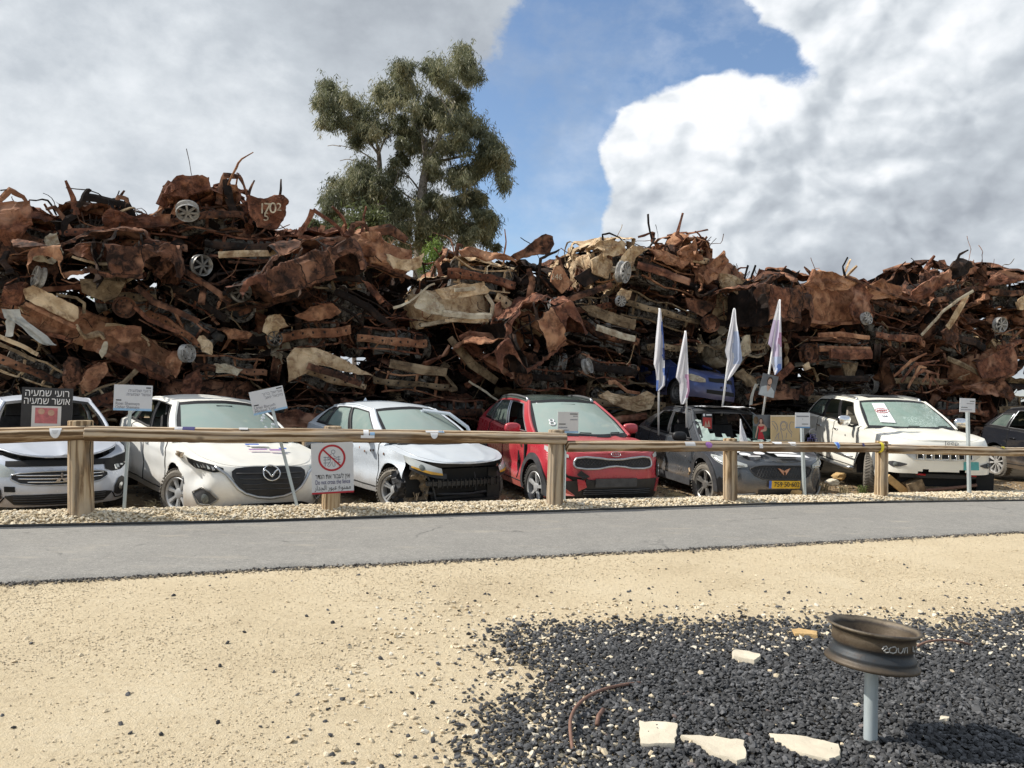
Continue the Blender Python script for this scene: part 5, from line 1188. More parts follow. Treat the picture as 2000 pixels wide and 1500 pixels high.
        for sg in (-1, 1):
            if rnd.random() < .7:
                R2 = np.array(Matrix.Rotation(rad(90), 3, 'Y')); mb = MB(); mb.lathe([(.11, -.03), (.12, .0), (.10, .01), (.085, -.05), (0, -.07)], 12, R=R2, c=(-.02, sg * W2 * .72, -.02 * H2)); mb.build('headlamp_shell', M['rust_dark'] if rnd.random() < .6 else M['ash'], o.root, deform=crush)
    elif kind == 'rear' and not car:
        ph = np.linspace(0, 2 * PI, 29)[:-1]; rw_, rh_ = W2 * .80, H2 * .50; cz = .30 * H2
        ring = np.stack([-.02 - .10 * np.sin(ph), rw_ * se(np.cos(ph), .5), cz + rh_ * se(np.sin(ph), .5)], -1); ring = ring + .03 * vnoise3(ring * 3 + seed, seed, 2)
        q = []
        for k_, dx_ in ((1.16, -.06), (1.08, .03), (.96, .035), (.90, -.03)): q.append((ring - [0, 0, cz]) * [1, k_, k_] + [dx_, 0, cz])
        MB().grid(np.stack(q), close_v=True).build('hatch_frame', pick(), o.root, deform=crush)
        q, kq = sheet(w * .92, h * .42, 18, 8, .06 * crumple, seed + 4, 2.5, .03, .2, hole=[(-.22, .22, -.25, .35)] if rnd.random() < .5 else None); MB().grid(q[..., [1, 0, 2]] * [-1, 1, 1] + [.02, 0, -.42 * H2], keep=kq).build('rear_panel', pick(), o.root, deform=crush)
        yy = np.linspace(-W2 * .85, W2 * .85, 13); MB().tube(np.stack([.08 - .05 * yy ** 2, yy, np.full_like(yy, -.80 * H2)], -1), .06, 4, ry=.05, phase=PI / 4).build('bumper_beam', pick(), o.root, deform=crush)
        for sg in (-1, 1):
            q, kq = sheet(.16, h * .30, 4, 7, .03, seed + sg); MB().grid(q[..., [1, 0, 2]] + [.03, sg * W2 * .88, -.05 * H2]).build('lamp_recess', M['rust_dark'], o.root, deform=crush)
        for i in range(3):
            ph2 = np.linspace(0, 2 * PI, 15)[:-1]; y0 = (-.5 + i * .5) * W2; rr = np.stack([-.5 - .05 * i + .04 * np.sin(ph2), y0 + .20 * W2 * se(np.cos(ph2), .5), .16 * H2 + .36 * H2 * se(np.sin(ph2), .5)], -1); mb = MB().tube(rr, .016, 5, closed=True)
            for zz in (.0, .25): mb.tube([(-.5, y0 - .2 * W2, zz * H2), (-.5, y0 + .2 * W2, zz * H2)], .010, 4)
            mb.build('seat_frame', M['rust_dark'], o.root, deform=crush)
    elif kind == 'rear':
        for i in (-1, 0, 1): ph2 = np.linspace(0, 2 * PI, 15)[:-1]; MB().tube(np.stack([-.55 + .05 * np.sin(ph2), i * .5 * W2 + .2 * W2 * se(np.cos(ph2), .5), .2 * H2 + .36 * H2 * se(np.sin(ph2), .5)], -1), .016, 5, closed=True).build('seat_frame', M['rust_dark'], o.root, deform=crush)
        yy = np.linspace(-W2 * .8, W2 * .8, 9); MB().tube(np.stack([.0 - .05 * yy ** 2, yy, np.full_like(yy, -.62 * H2)], -1), .07, 4, ry=.05, phase=PI / 4).build('bumper_beam', pick(), o.root, deform=crush)
    else:
        yb = -W2 * .98
        mb = MB(); mb.tube(bend(12, (-.12 * L, yb, -.72 * H2), (-.88 * L, yb, -.72 * H2), rnd, .015), .075, 4, ry=.06, phase=PI / 4); mb.build('sill_beam', pick(), o.root, deform=crush)
        for i, (xa, xb) in enumerate(() if car else ((-.30, -.52), (-.54, -.74))):
            ph = np.linspace(0, 2 * PI, 25)[:-1]; cx, wx = (xa + xb) / 2 * L, (xa - xb) / 2 * L; ring = np.stack([cx + wx * se(np.cos(ph), .5) + .12 * L * np.clip(np.sin(ph), 0, 1) * (-.3), np.full_like(ph, yb - .02), .22 * H2 + .66 * H2 * se(np.sin(ph), .5)], -1)
            MB().tube(ring, .040, 4, ry=.028, closed=True, phase=PI / 4).build('door_frame', pick(), o.root, deform=crush)
            if rnd.random() < .6:
                q, kq = sheet(wx * 1.9, h * .45, 10, 8, .06, seed + i, 2.2, .03); MB().grid(q + [cx, yb - .04, -.30 * H2]).build('door_panel', pick(), o.root, deform=crush)
        if not car: q, kq = sheet(L * .26, h * .48, 10, 8, .07, seed + 7, 2.2, .03); MB().grid(q + [-.13 * L, yb - .03, -.10 * H2]).build('fender', pick(), o.root, deform=crush)
    if wheels:
        pos = [(-.68, -1), (-.68, 1)] if kind != 'side' else [(-.17 * L, -1), (-.83 * L, -1)]
        for i, (px_, sg) in enumerate(pos):
            if i >= wheels: break
            sty = style or rnd.choice(('steel', 'steel', 'alloy')); R2 = Matrix.Rotation(rad(-90 * sg), 3, 'X'); R2 = Matrix.Rotation(rnd.uniform(-.5, .5), 3, 'Z') @ Matrix.Rotation(rnd.uniform(-.25, .25), 3, 'X') @ R2
            mb = MB(); add_wheel(mb, (px_, sg * (W2 * .94), -.42 * H2), .27, .17, np.array(R2), sty, rnd); mb.build('wheel', [M['rust_brown'] if sty == 'steel' else (M['white_alloy'] if rnd.random() < .6 else M['ash']), M['dark']], o.root, True, 35, deform=lambda V: V + off)
    # ---- torn strips, pillars and flaps standing out of it
    for i in range(strips + 6):
        y0, z0 = rnd.uniform(-W2, W2), rnd.uniform(-.5, .95) * H2; st = (rnd.uniform(-.9, .0) if kind != 'side' else rnd.uniform(-L, 0), y0 if kind != 'side' else -W2 * rnd.uniform(.6, 1.), z0)
        l = rnd.uniform(.3, .85); d = np.array([rnd.uniform(-.2, .5), rnd.gauss(0, .8), rnd.gauss(.1, .5)]); d /= np.linalg.norm(d)
        if kind == 'side': d = d[[1, 0, 2]] * [1, -.5, 1]
        wd = rnd.choice((.012, .016, .022, .03, .045, .10)); MB().tube(bend(9, st, np.array(st) + d * l, rnd, .22), np.interp(np.linspace(0, 1, 9), (0, .5, 1), (wd, wd * rnd.uniform(.6, 1.1), wd * rnd.uniform(.2, .9))), 4, ry=max(.008, wd * .25), phase=PI / 4, up=(rnd.uniform(-1, 1), rnd.uniform(-1, 1), 1)).build('twisted_strip', pick(), o.root, deform=crush)
    mb = MB()
    for i in range(9):
        st = np.array((rnd.uniform(-.5, .08), rnd.uniform(-W2, W2), rnd.uniform(-.6, .7) * H2)); 
        if kind == 'side': st = np.array((rnd.uniform(-L, 0), -W2 - .03, rnd.uniform(-.6, .7) * H2))
        mb.tube(bend(9, st, st + [rnd.uniform(0, .2), rnd.gauss(0, .3), rnd.gauss(-.1, .25)], rnd, .3), .007, 4)
    mb.build('loose_wires', M['rust_dark'], o.root, deform=crush)['kind'] = 'stuff'
    return o
def px_local(o, pts, dy=0.):
    """photo pixels -> points on the wreck's own front, in its local frame; dy is metres nearer the camera"""
    out = []
    for (u, v) in pts: out.append(tuple(o.Mi @ Vector(wall_at(u, v, o.dY - dy))))
    return np.array(out)
def panel(o, name, pts, mat, dy=.15, amp=.05, seed=1, thick=.02, label=None, fold=0.):
    p = px_local(o, pts, dy); n = len(p); q = []
    for i in range(n):
        for k in (0, .2, .4, .6, .8): q.append(p[i] * (1 - k) + p[(i + 1) % n] * k)
    q = np.array(q); c = q.mean(0); nrm = np.array(o.Mi.to_3x3() @ Vector((WALL_K, -1, 0)).normalized()); rings = [q - nrm * .05, q]
    for k in (.88, .72, .56, .40, .26, .12): rings.append(c + (q - c) * k + nrm * fold * (1 - k))
    G = np.stack(rings); G = G + (vnoise3(G * 3.3 + seed, seed, 2, True)) * amp * .6 + .022 * vnoise3(G * 11 + seed, seed + 1, 1, True) * min(1, amp * 25); G = G + (vfbm(G * 2.6 + seed, seed, 2) * amp)[..., None] * nrm
    mb = MB().grid(G, close_v=True); mb.add(np.concatenate([G[-1], [G[-1].mean(0)]]), [(i, (i + 1) % len(q), len(q)) for i in range(len(q))])
    b = mb.build(name, M[mat], o.root)
    if label: b['label'] = label
    return b
def shard(o, name, pts, wpx, mat, dy=.0, r2=.35, seed=2):
    p = px_local(o, pts, dy); k = np.linspace(0, len(p) - 1, (len(p) - 1) * 4 + 1); q = np.stack([np.interp(k, range(len(p)), p[:, i]) for i in range(3)], -1); q = q + .015 * vnoise3(q * 6 + seed, seed, 1)
    wd = np.interp(k, range(len(p)), np.broadcast_to(np.asarray(wpx, float), (len(p),))) / o.sc / 2
    vx = np.array(o.Mi.to_3x3() @ Vector((WALL_K, -1, 0)).normalized())
    return MB().tube(q, wd, 5, ry=np.maximum(wd * r2, .008), up=tuple(vx)).build(name, M[mat], o.root)
def wheel_px(o, u, v, rpx, mat, style='alloy', yaw=0., tip=0., dy=.2, n=None):
    c = px_local(o, [(u, v)], dy)[0]; Rw = Matrix.Rotation(rad(yaw), 3, 'Z') @ Matrix.Rotation(rad(90 + tip + (u * 7 % 31) - 15), 3, 'X'); R = np.array(o.Mi.to_3x3() @ Rw)
    mb = MB(); r = rpx / o.sc; add_wheel(mb, c, r, r * .6, R, style, random.Random(n or 9)); return mb.build('wheel', [M[mat], M['dark']], o.root, True, 35)
w = wreck(28, 448, 165, 118, 'mash', 15, -4, 'red', 'flattened red brown wreck at the left end of the heap top', strips=9, hood=10)
panel(w, 'folded_roof', [(-40, 400), (50, 395), (55, 440), (30, 470), (-40, 490)], 'rust_red', .35, .10, 3); panel(w, 'folded_roof', [(-30, 465), (40, 452), (78, 470), (70, 500), (-30, 505)], 'rust_brown', .3, .08, 4); shard(w, 'twisted_strip', [(-10, 398), (20, 372), (45, 385), (56, 405)], (10, 14, 9, 4), 'rust_orange'); shard(w, 'twisted_strip', [(0, 372), (22, 371)], (3, 2), 'rust_dark')
w = wreck(175, 440, 135, 90, 'mash', -5, 8, 'dark', 'charred dark wreck with torn pillars spiking upward near the left end', strips=14, crumple=1.3)
shard(w, 'bent_pillar', [(150, 420), (142, 385), (128, 352)], (16, 11, 5), 'rust_red'); shard(w, 'bent_pillar', [(140, 415), (165, 390), (172, 371), (178, 372)], (10, 13, 10, 4), 'rust_dark'); shard(w, 'bent_pillar', [(165, 385), (205, 392), (250, 402), (262, 425)], (18, 16, 14, 8), 'rust_dark'); shard(w, 'bent_pillar', [(222, 405), (232, 385), (247, 388), (258, 420)], (8, 10, 9, 7), 'rust_brown'); shard(w, 'bent_pillar', [(88, 410), (107, 405), (122, 425), (140, 450)], (5, 8, 9, 8), 'rust_brown'); shard(w, 'bent_pillar', [(122, 470), (130, 430), (150, 420)], (9, 16, 12), 'rust_dark')
for i in range(5): shard(w, 'twisted_strip', [(150 + i * 11, 478 - i * 4), (158 + i * 9, 440), (146 + i * 14, 412 + i * 3)], (4, 3, 2), 'rust_dark', seed=i)
w = wreck(285, 462, 165, 90, 'front', 12, -3, 'brown', 'brown nose up wreck with crumpled red bonnet, second from left on the skyline', hood=5, style='steel', wheels=1)
panel(w, 'crumpled_roof', [(190, 430), (205, 405), (260, 420), (330, 418), (332, 445), (215, 450)], 'rust_red', .2, .08, 9)
w = wreck(395, 410, 165, 105, 'mash', 0, 6, 'red', 'torn red brown roof shell crowning the highest peak of the heap', strips=12, crumple=1.2, dY=.1)
panel(w, 'crumpled_roof', [(312, 395), (322, 362), (350, 350), (378, 345), (402, 352), (415, 372), (380, 385), (340, 392)], 'rust_red', .25, .11, 5)
shard(w, 'bent_pillar', [(428, 400), (432, 365), (440, 342), (468, 345), (476, 362), (482, 385)], (14, 12, 14, 10, 5, 6), 'rust_brown'); shard(w, 'bent_pillar', [(312, 400), (322, 372), (332, 355)], (16, 12, 10), 'rust_red'); shard(w, 'bent_pillar', [(440, 350), (448, 390), (455, 415)], (16, 18, 14), 'rust_dark')
wheel_px(w, 366, 412, 21, 'white_alloy', 'alloy', 30, 48, .4, 9); panel(w, 'torn_flap', [(338, 400), (356, 398), (352, 425), (335, 420)], 'rust_orange', .3, .03, 2)
w = wreck(500, 470, 205, 95, 'front', -8, -2, 'brown', 'wreck with a tall door panel marked in chalk standing above it', hood=-1, wheels=1, style='alloy')
pn = panel(w, 'marked_door_panel', [(480, 385), (520, 390), (550, 378), (562, 400), (556, 425), (538, 450), (500, 446), (484, 425)], 'rust_red', .25, .06, 11, label='upright rusty panel with chalked number')
shard(w, 'bent_pillar', [(484, 392), (488, 372), (496, 352)], (7, 6, 3), 'rust_brown'); shard(w, 'bent_pillar', [(546, 385), (548, 368), (549, 350)], (6, 5, 3), 'rust_brown')
for i, (ch, uu, vv, rr) in enumerate((('1', 512, 408, .28), ('7', 522, 408, .28), ('0', 533, 407, .28), ('2', 545, 405, .2), ('5', 520, 424, .22))):
    q = wall_at(uu, vv, w.dY - .45); t = text_mesh(ch, rr, M['rust_cream'], 'chalk_number', None, Matrix.Translation(Vector(q)) @ Matrix.Rotation(rad(18), 4, 'Z') @ Matrix.Rotation(rad(90), 4, 'X')); t.data.transform(w.Mi); t.parent = pn
shard(w, 'long_beam', [(427, 498), (490, 496), (553, 495)], (14, 14, 13), 'rust_tan', .45); shard(w, 'long_beam', [(445, 512), (500, 514), (545, 506)], (5, 6, 5), 'rust_brown', .4)
w = wreck(628, 480, 170, 75, 'mash', 10, 5, 'red', 'flat crushed wreck with an empty square window frame and long rust red bonnet', hood=-1, strips=6)
panel(w, 'long_bonnet', [(568, 492), (600, 480), (690, 468), (692, 482), (660, 492), (570, 502)], 'rust_red', .45, .05, 7)
for a, b, c_ in (((582, 462), (612, 410), 12), ((612, 410), (668, 450), 9), ((582, 462), (645, 472), 10), ((668, 450), (672, 470), 9), ((625, 452), (632, 440), 12)): shard(w, 'window_pillar', [a, ((a[0] + b[0]) / 2 + 2, (a[1] + b[1]) / 2), b], (c_, c_ * .8, c_), 'rust_red', .25)
w = wreck(758, 500, 150, 100, 'rear', 22, -10, 'orange', 'orange tailgate end with a yawning oval hatch in front of the tree', strips=5, wheels=1)
panel(w, 'side_panel', [(690, 480), (705, 460), (735, 455), (748, 470), (745, 500), (770, 520), (730, 515), (700, 500)], 'rust_orange', .25, .08, 5); panel(w, 'hatch_lip', [(750, 498), (770, 508), (800, 508), (826, 495), (822, 522), (795, 530), (765, 522)], 'rust_tan', .4, .04, 6); shard(w, 'roof_bow', [(676, 478), (690, 440), (712, 436), (722, 452)], (12, 13, 9, 6), 'rust_brown'); shard(w, 'roof_bow', [(722, 452), (760, 448), (795, 470)], (18, 24, 14), 'rust_brown')
w = wreck(945, 528, 150, 100, 'front', -6, -5, 'orange', 'dark nosed wreck with bright orange crumpled bonnet right of the tree foot', hood=5, wheels=0)
panel(w, 'crumpled_bonnet', [(895, 490), (920, 484), (965, 492), (1000, 505), (1010, 512), (960, 508), (900, 502)], 'rust_orange', .4, .07, 2); shard(w, 'twisted_strip', [(890, 500), (895, 478), (905, 482)], (10, 8, 6), 'rust_brown'); shard(w, 'side_pillar', [(862, 540), (855, 512), (868, 500)], (9, 10, 8), 'rust_red'); shard(w, 'side_pillar', [(1035, 585), (1040, 550), (1032, 525)], (16, 14, 12), 'rust_brown', .3)
w = wreck(1062, 548, 120, 80, 'mash', 8, -4, 'dark', 'charred wreck under a curved brown bonnet sheet raised to the sky', strips=12, hood=-1, crumple=1.2)
panel(w, 'raised_bonnet', [(995, 503), (1030, 478), (1065, 458), (1078, 462), (1080, 478), (1072, 496), (1040, 500), (1010, 510)], 'rust_brown', .1, .03, 5); panel(w, 'marked_panel', [(1075, 552), (1082, 522), (1092, 520), (1112, 545), (1118, 552), (1096, 575)], 'rust_orange', .5, .02, 5, label='orange panel with a chalked number')
q = wall_at(1087, 541, w.dY - .66); t = text_mesh('246', .17, M['rust_cream'], 'chalk_number', None, Matrix.Translation(Vector(q)) @ Matrix.Rotation(rad(18), 4, 'Z') @ Matrix.Rotation(rad(90), 4, 'X')); t.data.transform(w.Mi); t.parent = w.root
shard(w, 'bent_tube', [(1050, 560), (1056, 505), (1085, 492), (1092, 487)], (6, 7, 5, 3), 'rust_dark', .2); shard(w, 'bent_tube', [(1110, 548), (1092, 505), (1085, 500)], (5, 6, 5), 'rust_brown', .2); panel(w, 'dark_floor_panel', [(1120, 542), (1158, 520), (1172, 545), (1140, 562)], 'rust_dark', .3, .02, 4)
w = wreck(1195, 510, 95, 105, 'mash', -5, 10, 'tan', 'crumpled tan sheets with a looped wire handle on top', strips=8, hood=-1)
panel(w, 'tan_sheet', [(1160, 485), (1172, 466), (1200, 472), (1225, 478), (1215, 500), (1180, 505)], 'rust_tan', .35, .09, 3); panel(w, 'tan_sheet', [(1156, 505), (1180, 498), (1195, 515), (1185, 545), (1160, 530)], 'rust_tan', .3, .09, 8); shard(w, 'wire_handle', [(1178, 475), (1177, 458), (1190, 455), (1210, 465), (1224, 480)], (5, 4, 4, 3, 3), 'rust_dark', .3)
w = wreck(1320, 530, 195, 95, 'front', 14, -13, 'brown', 'front end with tan wing, white alloy wheel and dark bumper bar on the skyline', hood=4, wheels=0)
wheel_px(w, 1217, 531, 20, 'white_alloy', 'alloy', 58, 0, .55, 5); panel(w, 'tan_wing', [(1196, 540), (1212, 500), (1232, 482), (1262, 488), (1238, 505), (1226, 545), (1205, 552)], 'rust_tan', .4, .05, 6); panel(w, 'orange_roof', [(1262, 485), (1300, 492), (1345, 510), (1330, 525), (1280, 508)], 'rust_orange', .25, .07, 2); shard(w, 'bumper_bar', [(1245, 518), (1300, 535), (1346, 552)], (15, 16, 15), 'rust_red', .6)
w = wreck(1355, 492, 85, 70, 'mash', 0, 0, 'orange', 'shredded orange roof metal rising between two wrecks behind the second flag', strips=9, hood=-1, eng=False, wheels=0)
panel(w, 'shredded_metal', [(1318, 498), (1345, 478), (1352, 470), (1358, 490), (1368, 508), (1330, 515)], 'rust_orange', .2, .09, 4); shard(w, 'shred', [(1352, 500), (1356, 478), (1358, 462)], (10, 8, 4), 'rust_dark'); shard(w, 'shred', [(1378, 520), (1384, 500), (1382, 484)], (10, 10, 8), 'rust_brown')
w = wreck(1430, 540, 140, 85, 'rear', 18, -12, 'orange', 'orange tail section with burnt seat posts poking up', strips=7, wheels=1)
panel(w, 'torn_side', [(1368, 545), (1385, 515), (1415, 494), (1420, 512), (1400, 540), (1380, 555)], 'rust_orange', .3, .07, 3); panel(w, 'torn_side', [(1400, 535), (1440, 545), (1490, 560), (1495, 575), (1440, 575), (1405, 560)], 'rust_tan', .35, .07, 4)
for a in (1432, 1460, 1473): shard(w, 'seat_post', [(a - 6, 545), (a + 2, 518)], (5, 5), 'rust_dark')
panel(w, 'torn_side', [(1472, 555), (1480, 525), (1492, 530), (1497, 560)], 'rust_red', .2, .05, 6)
w = wreck(1535, 572, 85, 62, 'mash', 0, 0, 'dark', 'low dark wreck in the dip of the skyline left of the big orange shell', strips=8, hood=20, wheels=1)
w = wreck(1632, 592, 195, 120, 'rear', 8, 3, 'orange', 'large bright orange shell with gaping black hatch below a bent exhaust pipe', strips=7, wheels=1)
panel(w, 'buckled_roof', [(1565, 560), (1585, 530), (1620, 532), (1665, 545), (1690, 560), (1640, 568), (1600, 570)], 'rust_orange', .2, .11, 3); panel(w, 'buckled_side', [(1540, 600), (1560, 560), (1590, 570), (1580, 610), (1550, 625)], 'rust_orange', .3, .09, 7); shard(w, 'exhaust_pipe', [(1652, 560), (1650, 535), (1646, 520), (1655, 502)], (14, 7, 4, 4), 'rust_dark'); shard(w, 'horn', [(1590, 540), (1576, 528), (1570, 521)], (10, 7, 3), 'rust_orange'); panel(w, 'buckled_side', [(1655, 600), (1680, 555), (1702, 580), (1695, 630), (1668, 630)], 'rust_red', .35, .08, 9)
w = wreck(1745, 590, 165, 70, 'mash', 5, -8, 'red', 'flattened red shell with a long bent roof rail sloping right', strips=8, hood=8)
shard(w, 'roof_rail', [(1650, 540), (1690, 555), (1740, 575), (1790, 590)], (5, 6, 5, 4), 'rust_brown', .3); shard(w, 'twisted_strip', [(1744, 560), (1738, 552), (1733, 545)], (5, 4, 3), 'rust_dark'); panel(w, 'flat_roof', [(1690, 560), (1720, 548), (1760, 562), (1750, 585), (1700, 585)], 'rust_orange', .2, .08, 3)
w = wreck(1868, 560, 165, 105, 'mash', 0, 12, 'brown', 'mangled brown wreck under a dark spiral of torn metal at the right peak', strips=14, crumple=1.25, hood=-1)
panel(w, 'sloping_roof', [(1772, 585), (1790, 560), (1830, 540), (1850, 530), (1858, 550), (1820, 572), (1785, 592)], 'rust_red', .2, .07, 4); panel(w, 'dark_spiral', [(1845, 530), (1858, 512), (1882, 508), (1896, 525), (1880, 540), (1860, 550)], 'rust_dark', .15, .11, 6); shard(w, 'curled_strip', [(1868, 512), (1875, 497), (1892, 488)], (7, 6, 3), 'rust_dark'); panel(w, 'torn_flap', [(1885, 515), (1900, 508), (1905, 530), (1892, 540)], 'rust_red', .15, .06, 8)
shard(w, 'corrugated_hose', [(1800, 655), (1840, 610), (1880, 580), (1900, 568)], (6, 6, 6, 6), 'rust_cream', .6); shard(w, 'corrugated_hose', [(1850, 640), (1870, 610), (1890, 575)], (12, 14, 10), 'rust_tan', .55)
w = wreck(1972, 562, 115, 100, 'mash', -6, -5, 'brown', 'brown and grey tangled wreck at the right end of the skyline', strips=12, hood=12)
panel(w, 'torn_roof', [(1925, 560), (1955, 530), (1990, 535), (2010, 545), (1960, 558)], 'rust_red', .2, .08, 3); panel(w, 'tan_wing', [(1985, 590), (2005, 575), (2020, 600), (1990, 606)], 'rust_tan', .4, .03, 3)
# --- second tier
w = wreck(150, 528, 235, 92, 'side', 6, -6, 'brown', 'long wreck with cream torn wing, white alloy wheel and crumpled bonnet at left', wheels=0, strips=6)
wheel_px(w, 76, 541, 20, 'white_alloy', 'alloy', -42, 0, .45, 5); panel(w, 'cream_wing', [(70, 515), (85, 480), (100, 462), (112, 455), (118, 470), (130, 500), (110, 520)], 'rust_cream', .3, .09, 3); panel(w, 'crumpled_bonnet', [(130, 498), (160, 482), (200, 480), (240, 492), (275, 505), (285, 525), (240, 518), (180, 512)], 'rust_red', .5, .12, 5); shard(w, 'bonnet_edge', [(140, 502), (190, 516), (248, 514)], (5, 6, 5), 'rust_tan', .6)
w = wreck(15, 542, 120, 85, 'front', 10, -2, 'dark', 'dark crushed nose at the left edge below the flattened red wreck', strips=7)
w = wreck(240, 568, 150, 75, 'front', -18, -6, 'olive', 'wreck with a flat olive brown door panel facing the camera', hood=-1, wheels=1, strips=4)
panel(w, 'olive_door_panel', [(155, 545), (200, 548), (245, 552), (230, 580), (205, 590), (160, 572)], 'rust_olive', .45, .015, 3); wheel_px(w, 243, 600, 20, 'rust_brown', 'steel', 40, 0, .5)
w = wreck(392, 568, 165, 105, 'front', -28, -26, 'dark', 'steeply tilted wreck spilling a grey engine beside a bent alloy wheel', hood=-1, wheels=1, style='alloy')
panel(w, 'bent_wing', [(300, 540), (318, 500), (330, 495), (335, 520), (312, 548)], 'rust_brown', .4, .05, 3); shard(w, 'bent_sill', [(335, 502), (360, 530), (410, 560), (450, 592)], (13, 12, 12, 14), 'rust_brown', .5); wheel_px(w, 393, 518, 20, 'alloydark', 'alloy', 55, 0, .5, 7)
w = wreck(530, 562, 210, 90, 'side', -4, -22, 'brown', 'wreck lying on a slope under the long tan beam, its brown sill toward the camera', strips=7, wheels=1)
panel(w, 'brown_wing', [(488, 560), (505, 530), (520, 528), (516, 570), (500, 585)], 'rust_brown', .4, .06, 3); wheel_px(w, 470, 570, 19, 'alloydark', 'alloy', 40, 0, .45, 5)
w = wreck(650, 535, 150, 80, 'front', 8, 2, 'dark', 'black crushed nose under the long rust red bonnet', strips=8, hood=3)
w = wreck(716, 598, 165, 85, 'front', 24, -22, 'brown', 'brown tilted wreck with a triangular door skin left of the tan hatch', strips=7, hood=10)
panel(w, 'triangular_skin', [(705, 545), (722, 555), (748, 590), (740, 595), (715, 565)], 'rust_red', .5, .03, 3)
w = wreck(886, 598, 160, 105, 'rear', -6, 4, 'tan', 'tan hatchback tail with pale number plate, the palest wreck in the middle', strips=3, wheels=0)
panel(w, 'raised_tailgate', [(848, 568), (868, 562), (905, 555), (945, 553), (958, 565), (950, 574), (900, 583), (865, 587)], 'rust_tan', .65, .02, 3); MB().box(px_local(w, [(908, 565)], .78)[0], (.02, .42, .075), np.array(Matrix.Rotation(rad(4), 3, 'X'))).build('number_plate', M['rust_cream'], w.root); panel(w, 'cream_quarter_panel', [(806, 600), (820, 570), (845, 580), (862, 600), (868, 618), (835, 615)], 'rust_cream', .5, .06, 5); shard(w, 'cream_bumper_beam', [(865, 612), (915, 618), (960, 618)], (14, 13, 13), 'rust_cream', .6); shard(w, 'cream_bumper_beam', [(870, 626), (915, 628), (955, 627)], (7, 8, 7), 'rust_tan', .55); shard(w, 'cream_pillar', [(950, 575), (962, 595), (960, 618)], (9, 8, 9), 'rust_cream', .55); shard(w, 'loose_rod', [(768, 602), (800, 590), (835, 560), (850, 555)], (6, 4, 4, 4), 'rust_cream', .6)
w = wreck(1018, 610, 130, 85, 'front', 5, -26, 'orange', 'wreck with an orange bonnet sliding down to the right beside the tan hatch', strips=5, hood=4, style='steel')
panel(w, 'sliding_bonnet', [(1000, 610), (1030, 608), (1080, 650), (1108, 672), (1090, 678), (1040, 640)], 'rust_orange', .5, .03, 3); panel(w, 'brown_door_edge', [(965, 595), (975, 590), (980, 620), (970, 650), (955, 645)], 'rust_red', .55, .03, 2)
w = wreck(1150, 588, 130, 75, 'front', 12, 12, 'brown', 'brown wreck with a rusty sill rising right and pale alloy beneath the orange panel', strips=7, hood=-1, wheels=0)
wheel_px(w, 1085, 597, 15, 'white_alloy', 'alloy', 30, 0, .5, 9); shard(w, 'sill', [(1098, 590), (1150, 572), (1195, 556)], (11, 14, 11), 'rust_brown', .5)
w = wreck(1185, 640, 155, 85, 'front', -6, -16, 'olive', 'wreck with a long flat olive bonnet and pale perforated crossbar', strips=4, hood=-1, wheels=1)
panel(w, 'olive_bonnet', [(1132, 597), (1160, 598), (1205, 615), (1242, 625), (1238, 645), (1190, 632), (1150, 615)], 'rust_olive', .55, .02, 3); bb = shard(w, 'perforated_crossbar', [(1165, 640), (1200, 652), (1240, 663)], (13, 14, 13), 'rust_cream', .6)
w = wreck(1292, 598, 175, 80, 'front', -14, -12, 'brown', 'brown wreck with headlamp holes behind the tips of the two left flags', strips=7, hood=10)
panel(w, 'tan_wing', [(1202, 580), (1215, 565), (1235, 568), (1230, 585), (1210, 590)], 'rust_tan', .45, .04, 4); wheel_px(w, 1212, 588, 10, 'white_alloy', 'alloy', 30, 0, .55, 5)
w = wreck(1405, 598, 150, 100, 'side', 8, 4, 'brown', 'brown door side with a bare steel wheel between the second and third flags', strips=6, wheels=0)
wheel_px(w, 1387, 632, 17, 'rust_brown', 'steel', 20, 0, .55); panel(w, 'door_skin', [(1340, 582), (1385, 590), (1400, 595), (1372, 620), (1345, 605)], 'rust_brown', .4, .02, 4)
w = wreck(1512, 632, 120, 90, 'front', 0, 0, 'dark', 'dark crushed nose behind the rightmost flag', strips=9)
wheel_px(w, 1490, 592, 15, 'steel', 'steel', 60, 0, .3)
w = wreck(1762, 652, 160, 85, 'front', 8, -6, 'dark', 'dark low wreck right of the steel wheeled front, under the flattened red shell', strips=9, wheels=1)
wheel_px(w, 1692, 622, 12, 'white_alloy', 'alloy', 30, 0, .5, 5)
w = wreck(1880, 648, 150, 105, 'mash', 0, -12, 'brown', 'knotted brown wreck crossed by a pale corrugated hose at right', strips=12, crumple=1.2)
panel(w, 'curled_wing', [(1840, 650), (1862, 628), (1872, 650), (1865, 680), (1845, 672)], 'rust_brown', .45, .06, 4)
w = wreck(1985, 655, 120, 105, 'mash', 0, 8, 'orange', 'orange streaked wreck with a white alloy wheel at the right edge', strips=10, hood=20, wheels=0)
wheel_px(w, 1953, 634, 14, 'white_alloy', 'alloy', 20, 20, .5, 9)
